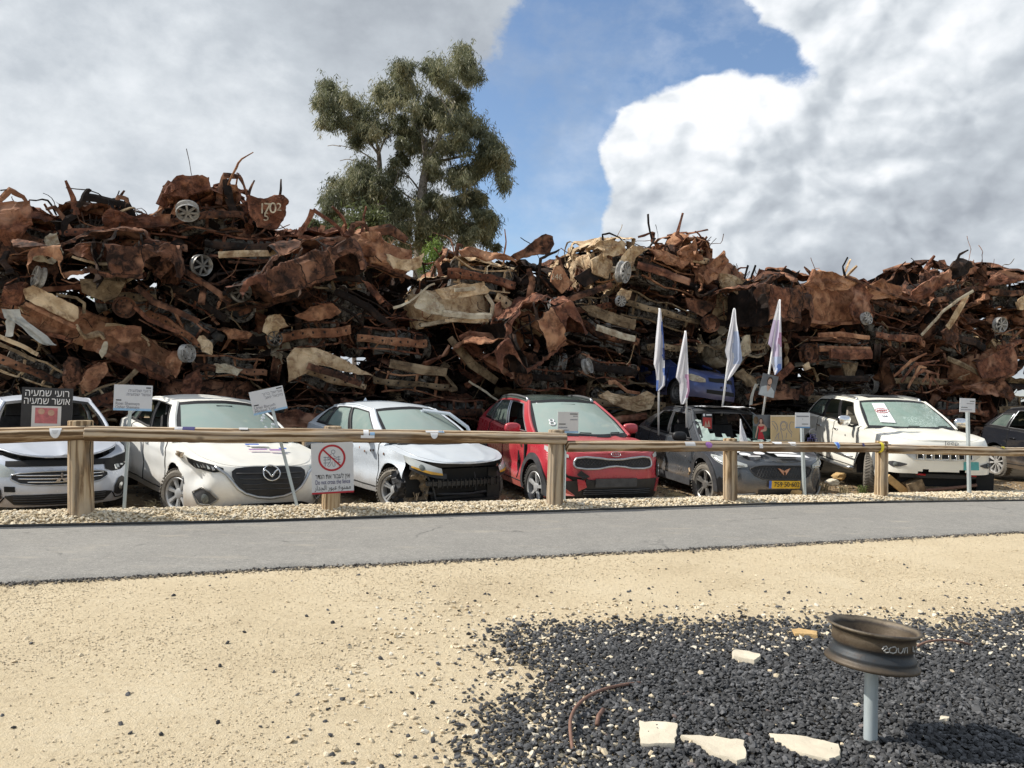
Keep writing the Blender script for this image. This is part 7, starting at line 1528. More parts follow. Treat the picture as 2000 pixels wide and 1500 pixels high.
mb = MB(); ln = lambda pts, r=.0038: mb.tube(np.array([(cx + x * R_, -.0055, cz + z * R_) for x, z in pts]), r, 4, ry=.001, up=(0, 1, 0))
for x in (-.5, .5): ln([(x, -.62), (x, .12)])
for z in (-.36, -.14, .05): ln([(-.62, z), (-.12, z)]); ln([(.38, z), (.62, z)])
ln([(.1 + .14 * math.cos(q), .45 + .14 * math.sin(q)) for q in a[::4]] + [(.24, .45)]); ln([(-.02, .30), (-.2, .18), (-.28, .02), (-.3, -.08), (-.22, -.12), (-.1, .05)]); ln([(.12, .28), (.16, .12), (.4, -.02), (.36, -.12), (.14, -.02)])
ln([(-.1, .05), (-.12, -.25), (-.34, -.58), (-.26, -.66), (-.16, -.6), (.02, -.28), (.06, -.6), (.12, -.66), (.22, -.6), (.2, -.25), (.14, -.02)]); mb.build('climber_pictogram', M['greyink'], bd)
text_mesh(heb('\u05d0\u05d9\u05df \u05dc\u05e2\u05d1\u05d5\u05e8 \u05d0\u05ea \u05d4\u05d2\u05d3\u05e8'), .085, M['ink'], 'lettering', bd, Matrix.Translation((.0, -.006, -.165 * h)) @ TXT, maxw=w * .82)
text_mesh('Do not cross the fence', .078, M['blueink'], 'lettering', bd, Matrix.Translation((.0, -.006, -.275 * h)) @ TXT, maxw=w * .82)
text_mesh(('\uFEE3\uFEE4\uFEE8\uFEEE\uFEC9 \uFECB\uFE92\uFEEE\uFEAD \uFE8D\uFEDF\uFEA0\uFEAA\uFE8D\uFEAD')[::-1], .085, M['ink'], 'lettering', bd, Matrix.Translation((.0, -.006, -.385 * h)) @ TXT, maxw=w * .86)
# black memorial board on the left rail
Y = 9.05; c = at(92, 796, Y); s_ = sc_at(Y); w, h = 89 / s_, 77 / s_
mbd = thing('memorial_board', 'black board with white Hebrew lettering and a red photograph behind the left rail', 'memorial board', c, rot=frame((0, 0, 0), -1, 14).to_3x3())
bd = MB().box((0, 0, 0), (w, .02, h)).build('board', M['ink'], mbd); MB().box((0, .03, -.26), (.30, .05, .16)).build('bracket', M['black'], mbd)
text_mesh(heb('\u05e8\u05d5\u05e2\u05d9 \u05e9\u05de\u05e2\u05d9\u05d4'), h * .25, M['paper'], 'lettering', bd, Matrix.Translation((0, -.013, h * .36)) @ TXT, maxw=w * .86); text_mesh(heb('\u05d0\u05d5\u05e9\u05e8 \u05e9\u05de\u05e2\u05d9\u05d4'), h * .25, M['paper'], 'lettering', bd, Matrix.Translation((0, -.013, h * .16)) @ TXT, maxw=w * .90)
ph = flat('photograph', M['signgrey'], bd, rect(-w * .29, w * .29, -h * .5, h * .04), -.014); flat('red_print', M['fadedred'], ph, rect(-w * .22, w * .22, -h * .40, -h * .01), -.017)
for x, dz in ((-.08, .0), (.08, -.03)): ring('pale_face', M['skin'], x * w * 1.2, -h * (.10 - dz), .0, w * .065, ph, -.021)

# ------------------------------------------------------------------ flags, photographs and papers
def flag(label, base, top, rows, Y, prints, cat='flag', seed=1):
    b, t = at(*base, Y), at(*top, Y); r = thing('memorial_flag', label, 'flag', b, 'white memorial flags on poles at the grey crossover'); b = np.array(b)
    MB().tube(np.array([b, (b + t) / 2, t]) - b, .019, 8).build('flagpole', M['whiteplastic'], r, True)
    rows = np.array(rows, float); k = np.linspace(0, len(rows) - 1, (len(rows) - 1) * 5 + 1); R_ = np.stack([np.interp(k, range(len(rows)), rows[:, i]) for i in range(3)], -1); n = 15; P = np.zeros((len(R_), n, 3))
    for i, (v, a_, c_) in enumerate(R_):
        for j in range(n):
            f = j / (n - 1); P[i, j] = at(a_ + (c_ - a_) * f, v, Y - .03 + .075 * math.sin(f * 7 + i * .12 + seed) * min(1, i / 8) - .05 * f)
    P = P - b; mb = MB()
    for mi in range(len(prints) + 1):
        kp = np.zeros((len(R_) - 1, n - 1), bool)
        for i in range(len(R_) - 1):
            for j in range(n - 1):
                v, f = i / len(R_), j / n; hit = 0
                for q, (mt, v0, v1, f0, f1) in enumerate(prints):
                    if v0 <= v <= v1 and f0 + .06 * math.sin(v * 30) <= f <= f1: hit = q + 1
                kp[i, j] = hit == mi
        g = MB().grid(P, keep=kp); V, f2 = compress(P.reshape(-1, 3), g.f)
        if len(f2): mb.add(V, f2, mi)
    o = mb.build('flag_cloth', [M['flagwhite']] + [M[p[0]] for p in prints], r, True)
    return r
def cloth_mat(name, col):
    m, nt, b = new_mat(name); v = coords(nt); nt.links.new(ramp(nt, noise_tex(nt, v, 5, 4), [(.3, tuple(c * .85 for c in col)), (.7, col)]), b.inputs['Base Color']); b.inputs['Roughness'].default_value = .9
    tr = _n(nt, 'ShaderNodeBsdfTranslucent'); tr.inputs[0].default_value = (*col, 1); mx = _n(nt, 'ShaderNodeMixShader'); mx.inputs[0].default_value = .35; nt.links.new(b.outputs[0], mx.inputs[1]); nt.links.new(tr.outputs[0], mx.inputs[2]); nt.links.new(mx.outputs[0], nt.nodes['Material Output'].inputs[0]); return m
M['flagwhite'] = cloth_mat('white_flag_cloth', (.80, .80, .83)); M['flagblue'] = cloth_mat('blue_flag_print', (.16, .26, .62)); M['flagpale'] = cloth_mat('pale_blue_flag_print', (.50, .58, .76)); M['flagpink'] = cloth_mat('pink_flag_print', (.58, .34, .50)); M['flaglilac'] = cloth_mat('lilac_flag_print', (.60, .53, .68)); M['flagdark'] = cloth_mat('navy_flag_print', (.05, .06, .16))
z7 = lambda L: [(580 + v / 6.25, 1240 + a / 6.25, 1240 + b / 6.25) for v, a, b in L]
flag('leftmost memorial flag, white with a blue right edge and blue lower corner', (1286, 850), (1288, 602), z7([(150, 290, 318), (300, 275, 335), (500, 255, 350), (700, 240, 368), (820, 230, 362), (900, 255, 360), (1000, 262, 368), (1080, 260, 365), (1145, 262, 300)]), 14.7, [('flagblue', .1, .40, .72, 1), ('flagdark', .30, .42, .8, 1), ('flagblue', .55, .66, .75, 1), ('flagblue', .74, .97, -.1, .28)])
flag('shortest memorial flag, white with a pink band along its right side', (1341, 835), (1338.7, 646), z7([(430, 605, 630), (600, 570, 640), (800, 530, 648), (980, 500, 655), (1050, 545, 665), (1150, 545, 668), (1250, 550, 640), (1310, 562, 600)]), 13.9, [('flagpink', .38, .78, .66, 1)], seed=2)
flag('third memorial flag, white and blown wide with a faint pale print', (1409, 812), (1434.5, 602), z7([(150, 1195, 1230), (300, 1170, 1240), (500, 1130, 1275), (660, 1100, 1300), (770, 1130, 1312), (850, 1128, 1270), (950, 1122, 1200), (1020, 1125, 1135)]), 15.1, [('flagpale', .2, .62, .4, .95)], seed=3)
flag('tallest memorial flag with lilac and blue print, above the portrait', (1489, 815), (1523.5, 585), z7([(40, 1755, 1778), (200, 1710, 1782), (400, 1660, 1788), (570, 1625, 1790), (620, 1665, 1792), (800, 1665, 1795), (880, 1690, 1795), (950, 1705, 1720)]), 14.2, [('flaglilac', .18, .62, -.1, .7), ('flagpink', .28, .5, .7, .95), ('flagpale', .62, .85, .2, .9), ('flagblue', .72, .95, .45, .85)], seed=4)
def poster(name, label, cat, corners, Y, bg, shapes, th=.012, group=None, dY=(0, 0, 0, 0)):
    q = [Vector(at(u, v, Y + d)) for (u, v), d in zip(corners, dY)]; bl, br, tr, tl = q; ex = (br - bl); ez = (tl - bl); W_, H_ = ex.length, ez.length; x = ex.normalized(); y = ez.cross(ex).normalized() * -1; z = x.cross(y).normalized() * 1
    if z.z < 0: z, y = -z, -y
    Rm = Matrix((x, y, z)).transposed(); 
    if Rm.determinant() < 0: Rm = Matrix((x, -y, z)).transposed()
    r = thing(name, label, cat, bl, group, Rm); o = MB().box((W_ / 2, 0, H_ / 2), (W_, th, H_)).build('panel', M[bg], r)
    sy = -1 if (Rm @ Vector((0, -1, 0))).dot(Vector((0, -1, 0))) > 0 else 1
    for i, (nm, mt, pts) in enumerate(shapes):
        p = np.array(pts, float) * [W_, H_]; n = len(p); a_ = np.stack([p[:, 0], np.full(n, sy * (th / 2 + .002 + .0015 * i)), p[:, 1]], -1); MB().add(a_, [tuple(range(n))]).build(nm, M[mt], o)
    return r
def ell(cx, cz, rx, rz, n=16): return [(cx + rx * math.cos(q), cz + rz * math.sin(q)) for q in np.linspace(0, 2 * PI, n + 1)[:-1]]
zz = lambda x, y: (1240 + x / 6.25, 580 + y / 6.25)
poster('portrait_photo', 'portrait photograph of a bearded man in a pale shirt tied to the tallest flagpole', 'photograph', [zz(1505, 1190), zz(1695, 1235), zz(1735, 965), zz(1550, 925)], 14.1, 'photogrey',
       [('printed_shirt', 'shirt', [(.02, .0), (.98, .0), (.92, .30), (.68, .46), (.34, .48), (.06, .38)]), ('printed_neck', 'skin', [(.40, .44), (.52, .22), (.66, .44), (.62, .56), (.44, .56)]), ('printed_hair', 'hair', ell(.52, .72, .17, .20)), ('printed_face', 'skin', ell(.52, .66, .13, .17)), ('printed_beard', 'hair', [(.41, .60), (.46, .50), (.58, .50), (.64, .60), (.58, .555), (.46, .555)])], .01)
z4 = lambda x, y: (1440 + x / 12.5, 795 + y / 12.5)
poster('standing_photo', 'photograph of a woman in a red dress propped on the grey bonnet', 'photograph', [z4(385, 790), z4(820, 790), z4(820, 190), z4(385, 190)], 13.05, 'photogreen',
       [('printed_backdrop', 'photogrey', [(.0, .55), (1, .45), (1, 1), (0, 1)]), ('printed_flowers', 'rust_olive', ell(.16, .78, .14, .16)), ('printed_hair', 'hair', [(.32, .60), (.34, .80), (.42, .88), (.52, .84), (.58, .72), (.58, .58), (.5, .62)]), ('printed_arm', 'skin', [(.10, .06), (.16, .06), (.30, .55), (.22, .55)]), ('printed_shoulder', 'skin', [(.26, .52), (.30, .60), (.42, .66), (.64, .60), (.76, .48), (.74, .36), (.62, .34), (.50, .30)]), ('printed_face', 'skin', ell(.43, .745, .075, .085)),
        ('printed_dress', 'redink', [(.26, .55), (.44, .52), (.62, .56), (.58, .38), (.50, .30), (.60, .10), (.62, .0), (.24, .0), (.26, .20), (.32, .36)]), ('printed_forearm', 'skin', [(.40, .30), (.72, .34), (.76, .42), (.66, .44), (.42, .38)])])
cb = poster('cardboard_picture', 'brown cardboard panel with a pencil drawing of a winged figure', 'drawing', [z4(820, 870), z4(1520, 870), z4(1520, 200), z4(820, 200)], 12.95, 'card', [('top_edge', 'stone', [(0, .95), (1, .95), (1, 1), (0, 1)])])
def pencil(par, strokes, W_, H_, r=.004):
    mb = MB()
    for st in strokes: mb.tube(np.array([(x * W_, -.009, z * H_) for x, z in st]), r, 4, ry=.001, up=(0, 1, 0), caps=False)
    return mb.build('pencil_drawing', M['greyink'] if r > .0035 else M['rod'], par)
pc = cb.children[0]; Wd, Hd = 700 / 12.5 / sc_at(12.95), 670 / 12.5 / sc_at(12.95)
pencil(pc, [ell(.44, .60, .10, .15) + [(.54, .60)], [(.33, .62), (.36, .76), (.46, .78), (.56, .72), (.58, .58)], [(.35, .60), (.34, .45), (.38, .34)], [(.56, .56), (.60, .44), (.72, .30), (.70, .20)], [(.30, .36), (.22, .30), (.14, .14)], [(.02, .76), (.10, .78), (.20, .66), (.24, .50), (.20, .40)], [(.04, .70), (.12, .60), (.18, .48)], [(.80, .74), (.70, .76), (.64, .64), (.66, .48), (.74, .36)], [(.40, .62), (.43, .62)], [(.47, .62), (.50, .62)], [(.42, .52), (.47, .51)], [(.26, .34), (.27, .14)], [(.38, .34), (.40, .14)], [(.55, .36), (.52, .16)],
             [(.12, .10), (.15, .08), (.20, .11), (.24, .08), (.29, .11), (.34, .08), (.40, .10), (.46, .08), (.52, .11), (.58, .08), (.66, .10), (.74, .085)]], Wd, Hd, .0045)
poster('small_poster', 'small dark red poster with white heading leaning in the broken windscreen', 'poster', [(1371, 841), (1391.5, 841), (1392.5, 807), (1371, 806)], 13.75, 'ink', [('printed_picture', 'redlamp', [(.08, .12), (.92, .10), (.92, .72), (.08, .74)]), ('printed_figures', 'skin', [(.2, .2), (.35, .55), (.5, .3), (.65, .6), (.8, .2)]), ('printed_heading', 'paper', [(.4, .84), (.92, .84), (.92, .92), (.4, .92)]), ('printed_mark', 'paper', [(.1, .80), (.28, .80), (.28, .94), (.1, .94)])], .008)
r = thing('white_pennant', 'small white pennant on a stick standing on the grey bonnet', 'pennant', at(1446, 866, 13.0)); b0 = at(1446, 866, 13.0)
MB().tube(np.array([b0, at(1446, 818, 13.0)]) - b0, .007, 6).build('stick', M['whiteplastic'], r); P = np.array([[at(a_ + (c_ - a_) * f, v, 12.98 + .03 * math.sin(f * 5 + v)) for f in np.linspace(0, 1, 6)] for v, a_, c_ in ((819, 1446, 1447.5), (832, 1445, 1450), (845, 1444.5, 1455), (856, 1444, 1459), (863, 1445, 1461))]) - b0; MB().grid(P).build('pennant_cloth', M['flagwhite'], r, True)
# papers lying on the bonnets and behind glass
def on_car(c, name, label, cat, quad, mat, group=None):
    """quad in car space; a thin sheet of its own lying on the car"""
    V = np.array(quad, float); n = np.cross(V[1] - V[0], V[3] - V[0]); n /= np.linalg.norm(n); n = n if n[2] > 0 else -n; G = np.array([[V[0] * (1 - a_) * (1 - b_) + V[1] * a_ * (1 - b_) + V[2] * a_ * b_ + V[3] * (1 - a_) * b_ for a_ in np.linspace(0, 1, 7)] for b_ in np.linspace(0, 1, 5)])
    G = G + n * (.006 + .006 * vfbm(G * 5, 3, 1)[..., None]); o = MB().grid(G).grid(G - n * .002).build(name, mat, None); o.matrix_world = c.root.matrix_world.copy(); tag(o, label, cat, group); return o
g = CARS['grey']; hz = lambda x, y: float(g.ztop(x)) + .060 * (1 - min(1, abs(y) / .8) ** 2) + .012
sheetq = lambda x0, x1, y0, y1, sk=0.: [(x1, y0, hz(x1, y0)), (x1, y1, hz(x1, y1)), (x0, y1 + sk, hz(x0, y1)), (x0, y0 + sk, hz(x0, y0))]
on_car(g, 'paper_sheet', 'large white paper sheet lying on the grey bonnet', 'paper', sheetq(1.76, 2.0, -.12, .36, -.1), M['paper']); on_car(g, 'paper_sheet', 'smaller pair of white paper strips lying nearest the copper badge', 'paper', sheetq(2.03, 2.13, -.06, .48, 0), M['paper'])
j = CARS['jeep']; ws = j.ws; bl = lambda c_, b_: ws[int(round((c_ + 1) * 13)), int(round(b_ * 12))]
nt_ = on_car(j, 'paper_notice', 'white paper notice with a red oval behind the cracked windscreen', 'paper', [bl(-.69, .17) + [.012, 0, .012], bl(-.38, .17) + [.012, 0, .012], bl(-.38, .83) + [.012, 0, .012], bl(-.69, .83) + [.012, 0, .012]], M['paper'])
q0 = (bl(-.69, .17) + bl(-.38, .83)) / 2 + [.03, 0, .028]; ez = bl(-.5, .83) - bl(-.5, .17); ez /= np.linalg.norm(ez); a = np.linspace(0, 2 * PI, 25)[:-1]
MB().tube(q0 + ez * .05 + (.13 * np.cos(a))[:, None] * np.array([0, 1., 0]) + (.075 * np.sin(a))[:, None] * ez, .006, 4, closed=True).build('red_oval', M['redink'], nt_); MB().tube([q0 + ez * .05 + np.array([0, .09 * s2, 0]) + ez * (.008 * (-1) ** i) for i, s2 in enumerate(np.linspace(-1, 1, 9))], .010, 4).build('red_heading', M['redink'], nt_); MB().tube([q0 - ez * .15 + np.array([0, .05 * s2, 0]) + ez * (.012 * (-1) ** i) for i, s2 in enumerate(np.linspace(-1, 1, 6))], .009, 4).build('signature', M['greyink'], nt_)
# blue toy chairs sticker on the white car's rear door
r = thing('blue_cutout', 'small dark blue wire cutout with a ring standing at the rail beside the white car', 'ornament', at(1587, 865, 12.14)); b0 = at(1587, 865, 12.14); mb = MB()
for pl in ([(1578, 862), (1578, 856), (1596, 856), (1596, 862)], [(1583, 856), (1583, 849), (1592, 849), (1592, 856)], [(1583, 852), (1592, 852)], [(1587, 862), (1587, 856)], [(1582, 862), (1582, 856)], [(1592, 862), (1592, 856)]): mb.tube(np.array([at(u, v, 12.14) for u, v in pl]) - b0, .007, 4)
mb.build('cutout', M['blueink'], r); a = np.linspace(0, 2 * PI, 21)[:-1]; MB().tube(np.array([at(1587.5 + 6.5 * math.cos(q), 845 + 7 * math.sin(q), 12.14) for q in a]) - b0, .004, 4, closed=True).build('wire_ring', M['greyink'], r)

# ------------------------------------------------------------------ brazier, hoops and stones in the foreground
bz = gnd(1700, 1447); br = thing('fire_brazier', 'fire bowl made of a steel car wheel rim on a galvanised post', 'brazier', bz)
MB().lathe([(.031, -.15), (.031, .38), (.0, .38)], 20).build('post', M['galv'], br, True, 40)
mt, nt, b = new_mat('burnt_wheel_rim'); v = coords(nt, rand=False); sx = _n(nt, 'ShaderNodeSeparateXYZ'); tc = _n(nt, 'ShaderNodeTexCoord'); nt.links.new(tc.outputs['Object'], sx.inputs[0])
hh = mth(nt, 'ADD', sx.outputs[2], mth(nt, 'MULTIPLY', noise_tex(nt, v, 9, 4), .03)); c1 = ramp(nt, rng(nt, hh, -.0, .22, 0, 1, False), [(0, (.10, .075, .05)), (.12, (.085, .065, .045)), (.20, (.036, .040, .044)), (.42, (.040, .046, .052)), (.50, (.095, .07, .046)), (.68, (.115, .088, .058)), (.74, (.05, .04, .032)), (.80, (.20, .16, .11)), (.86, (.035, .03, .027)), (1, (.05, .036, .028))])
n2 = noise_tex(nt, v, 26, 8, .7); c1 = mixc(nt, rng(nt, n2, .5, .7, 0, .6), c1, (.055, .035, .022)); nt.links.new(c1, b.inputs['Base Color']); b.inputs['Roughness'].default_value = .55; b.inputs['Metallic'].default_value = .35; bump(nt, b, n2, .25, .01)
tilt = Matrix.Translation((0, 0, .372)) @ Matrix.Rotation(rad(4.4), 4, 'Y') @ Matrix.Rotation(rad(-2.5), 4, 'X')
prof = [(.188, -.002), (.206, -.010), (.215, -.006), (.217, .003), (.213, .012), (.200, .020), (.196, .030), (.200, .040), (.196, .050), (.186, .060), (.180, .072), (.180, .084), (.186, .094), (.189, .100), (.1895, .140), (.188, .150), (.192, .156), (.193, .163), (.197, .170), (.211, .178), (.216, .184), (.214, .191), (.207, .193), (.199, .187), (.190, .176), (.184, .160), (.184, .10), (.174, .084), (.172, .072), (.174, .066), (.10, .060), (0, .060)]
prof = [(a_ * .96, z_ * .88) for a_, z_ in prof]; rim = MB().lathe(prof, 64).build('rim', mt, br, True, 60); rim.matrix_local = tilt
MB().lathe([(.172, .064), (.12, .078), (.05, .070), (0, .074)], 24).build('ash_bed', M['rust_brown'], rim)
def drum(th, z): return (.184 * math.sin(th), -.184 * math.cos(th), z * .88)
mb = MB()
for st in ([(-.02, .118), (.00, .132), (.03, .136), (.05, .126), (.02, .120), (.0, .112), (.03, .104), (.07, .108)], [(.10, .134), (.07, .124), (.08, .108), (.13, .104), (.17, .110), (.18, .128), (.15, .138), (.11, .134)], [(.20, .134), (.21, .112), (.25, .106), (.28, .118), (.29, .134)], [(.31, .108), (.32, .134), (.36, .136), (.37, .108)], [(.50, .138), (.51, .112), (.55, .108), (.57, .116)], [(.60, .128), (.65, .132), (.67, .122), (.66, .108)]): mb.tube([drum(t_ * 1.7 - .20, z) for t_, z in st], .0032, 4)
mb.build('chalk_scribble', M['greychalk'] if 'greychalk' in M else simple('grey_chalk', (.46, .45, .42), .9), rim)
def hoop(label, pts, rpx):
    n = len(pts); Ys = [gnd(*pts[0][:2], pts[0][2] if len(pts[0]) > 2 else 0)[1], gnd(*pts[-1][:2])[1]]; P = np.array([at(p[0], p[1], Ys[0] + (Ys[1] - Ys[0]) * i / (n - 1)) for i, p in enumerate(pts)]); k = np.linspace(0, n - 1, n * 5); q = np.stack([np.interp(k, range(n), P[:, i]) for i in range(3)], -1)
    for _ in range(6): q[1:-1] = (q[:-2] + 2 * q[1:-1] + q[2:]) / 4
    return tag(MB().tube(q, rpx, 8).build('steel_hoop', M['rod'], None, True), label, 'metal rod', 'rusty rods stuck in the gravel')
hoop('long rusty hoop rod arching out of the black gravel left of the flat stones', [(1119, 1468), (1113, 1425), (1114, 1402), (1124, 1380), (1146, 1360), (1180, 1345), (1222, 1336), (1268, 1332)], .0085)
hoop('rusty hoop rod curving away behind the wheel rim brazier', [(1778, 1280), (1786, 1264), (1812, 1252), (1848, 1249), (1880, 1254), (1915, 1266)], .0075)
tag(MB().tube([gnd(1166, 1415, .02), gnd(1169, 1398, .035), gnd(1178, 1386, .03)], .011, 7).build('steel_offcut', M['rod'], None, True), 'short rusty offcut lying inside the long hoop', 'metal rod')
def slab(label, pts, mat='stone', h=.024, cat='stone', seed=1):
    q = np.array([gnd(u, v, h) for u, v in pts]); n = len(q); rr = []
    for i in range(n):
        for k in (0, .25, .5, .75): rr.append(q[i] * (1 - k) + q[(i + 1) % n] * k)
    q = np.array(rr); n = len(q); c = q.mean(0); q[:, :2] += .007 * vnoise3(q * 40, seed, 1)[:, :2]; G = np.stack([q - [0, 0, h + .02], q - [0, 0, .008], c + (q - c) * .975, c + (q - c) * .6, c + (q - c) * .2]); G[2:, :, 2] += .004 * vfbm(G[2:] * 25, seed, 2)
    mb = MB().grid(G, close_v=True); mb.f.append(tuple(4 * n + i for i in range(n))); mb.m.append(0)
    return tag(mb.build('flat_stone', M[mat], None, True, 35), label, cat, None)
slab('squarish pale slab, leftmost of the three flat stones at the bottom', [(1252, 1452), (1316, 1452), (1322, 1430), (1323, 1412), (1300, 1410), (1247, 1408)])
slab('pointed pale slab between the squarish slab and the slab by the post', [(1440, 1487), (1457, 1480), (1455, 1446), (1400, 1438), (1330, 1436), (1368, 1452), (1402, 1472)], seed=2)
slab('long pale slab nearest the brazier post', [(1625, 1485), (1642, 1474), (1640, 1452), (1575, 1438), (1500, 1431), (1530, 1454), (1572, 1472)], seed=3)
slab('ochre and white stone block near the middle of the black gravel', [(1474, 1289), (1486, 1282), (1484, 1276), (1440, 1268), (1430, 1272), (1432, 1281)], 'stone', .05, seed=4)
slab('rough ochre stone at the top edge of the black gravel', [(1552, 1236), (1596, 1240), (1597, 1232), (1560, 1226), (1548, 1228)], 'stoneochre', .05, seed=5)
slab('small yellowish stone chip right of the brazier post', [(1834, 1404), (1848, 1404), (1853, 1399), (1838, 1397)], 'stone', .03, seed=6)
# ------------------------------------------------------------------ ground
PZ = .035
near = np.array([gnd(u, v, PZ)[:2] for u, v in ((0, 1133), (500, 1106), (1000, 1083), (1500, 1059), (2000, 1034))]); far = np.array([gnd(u, v, PZ)[:2] for u, v in ((0, 1029), (500, 1019), (1000, 1002), (1500, 985), (2000, 978))])
def ext(p, k=25.): return np.concatenate([[p[0] - (p[1] - p[0]) / np.linalg.norm(p[1] - p[0]) * k], p, [p[-1] + (p[-1] - p[-2]) / np.linalg.norm(p[-1] - p[-2]) * k]])
near, far = ext(near), ext(far)
yn = lambda X: np.interp(X, near[:, 0], near[:, 1]); yf = lambda X: np.interp(X, far[:, 0], far[:, 1])
FX = np.array([at(u, vb, Y)[0] for u, vb, vt, Y, r in POSTS]); FY_ = np.array([p[3] for p in POSTS]); kf = np.polyfit(FX, FY_, 1); fl = lambda X: kf[0] * X + kf[1]
def bankh(X, Y):
    a = yf(X); c = fl(X) + .02; t = np.clip((Y - a) / np.maximum(.15, c - a), 0, 1); up = t * t * (3 - 2 * t); dn = np.clip((Y - c - .15) / .9, 0, 1); dn = dn * dn * (3 - 2 * dn); crest = .085 - .004 * X
    return np.where(Y < a, 0, up * crest - dn * (crest + .13))
def gz(X, Y):
    P = np.stack([X, Y, 0 * X], -1); z = .012 * vfbm(P * .9, 5, 3) * np.clip((yn(X) - Y) / .6, 0, 1) + .02 * vfbm(P * 1.3, 8, 3) * np.clip((Y - fl(X) - .3) / .6, 0, 1)
    on = np.clip((Y - yn(X)) / .06, 0, 1) * np.clip((yf(X) - Y) / .06, 0, 1); return z + bankh(X, Y) - .015 * on
def ground():
    xs = np.concatenate([[-4000, -900, -200, -60, -26], np.linspace(-13, 17, 240), [32, 70, 220, 900, 4000]]); ys = np.concatenate([[-60, -12, -3], np.linspace(1, 22, 240), [26, 34, 60, 150, 500, 1500, 5000]])
    X, Y = np.meshgrid(xs, ys, indexing='ij'); Z = gz(X, Y); Z = np.where(Y > 21, -.13, Z)
    m, nt, b = new_mat('sand_and_dirt'); v = coords(nt, rand=False); tc = _n(nt, 'ShaderNodeTexCoord'); sp = _n(nt, 'ShaderNodeSeparateXYZ'); nt.links.new(tc.outputs['Object'], sp.inputs[0])
    n1 = noise_tex(nt, v, .9, 6, .6, .3); n2 = noise_tex(nt, v, 24, 9, .72); n3 = noise_tex(nt, v, 90, 5, .7); n4 = noise_tex(nt, v, 5, 6, .65)
    sand = ramp(nt, mth(nt, 'ADD', mth(nt, 'MULTIPLY', n1, .45), mth(nt, 'MULTIPLY', n2, .55)), [(.30, (.49, .39, .25)), (.5, (.665, .55, .37)), (.68, (.745, .64, .46))])
    sand = mixc(nt, rng(nt, n3, .60, .74, 0, .55), sand, (.27, .20, .125)); sand = mixc(nt, rng(nt, n4, .56, .72, 0, .25), sand, (.42, .33, .22))
    dirt = ramp(nt, mth(nt, 'ADD', mth(nt, 'MULTIPLY', n4, .6), mth(nt, 'MULTIPLY', n2, .4)), [(.32, (.15, .10, .058)), (.5, (.30, .215, .125)), (.68, (.43, .325, .20))])
    # behind the fence the sand turns to trodden dirt
    k = mth(nt, 'SUBTRACT', sp.outputs[1], mth(nt, 'ADD', mth(nt, 'MULTIPLY', sp.outputs[0], float(kf[0])), float(kf[1]))); k = mth(nt, 'ADD', k, mth(nt, 'MULTIPLY', n1, .35)); c = mixc(nt, rng(nt, k, .38, .70), sand, dirt)
    # ground colour darkened under the black bed, thinning out at its edge
    bx = mth(nt, 'MINIMUM', mth(nt, 'ADD', sp.outputs[0], -.34), mth(nt, 'SUBTRACT', 4.7, sp.outputs[0])); by = mth(nt, 'SUBTRACT', mth(nt, 'ADD', mth(nt, 'MULTIPLY', sp.outputs[0], .125), 5.0), sp.outputs[1]); bd_ = mth(nt, 'ADD', mth(nt, 'MINIMUM', bx, by), mth(nt, 'MULTIPLY', mth(nt, 'SUBTRACT', n4, .5), .9)); c = mixc(nt, rng(nt, bd_, -.05, .40, 0, .94), c, (.03, .03, .031))
    nt.links.new(c, b.inputs['Base Color']); b.inputs['Roughness'].default_value = .95; b.inputs['Specular IOR Level'].default_value = .15; bump(nt, b, mth(nt, 'ADD', n2, mth(nt, 'MULTIPLY', n3, .6)), .75, .035)
    tag(MB().grid(np.stack([X, Y, Z], -1)).build('ground', m, None, True), kind='structure')
    # asphalt path: a slab with ragged edges standing a little proud of the sand
    xs = np.concatenate([np.linspace(-28, -8, 12), np.linspace(-7.5, 12, 260), np.linspace(13, 30, 10)]); jit = lambda s_: .018 * vfbm(np.stack([xs * 6, xs * 0, xs * 0], -1), s_, 3)
    a_, b_ = yn(xs) + jit(3) * 1.7, yf(xs) + jit(4) * .5; ts = np.array([0, 0, .012, .03, .1, .25, .4, .55, .7, .85, .97, 1, 1]); zz_ = np.array([-.03, .012, .028, PZ, PZ + .003, PZ + .006, PZ + .008, PZ + .008, PZ + .006, PZ + .004, PZ, PZ - .006, -.03])
    G = np.stack([np.broadcast_to(xs[:, None], (len(xs), 13)), a_[:, None] + (b_ - a_)[:, None] * ts, np.broadcast_to(zz_, (len(xs), 13))], -1)
    m, nt, b = new_mat('worn_asphalt'); v = coords(nt, rand=False); n1 = noise_tex(nt, v, 1.1, 6, .6, .4); n2 = noise_tex(nt, v, 120, 4, .75); n3 = noise_tex(nt, v, 9, 8, .7); n5 = noise_tex(nt, coords(nt, rand=False, stretch=(.6, 2.2, 1)), 2.2, 7, .65)
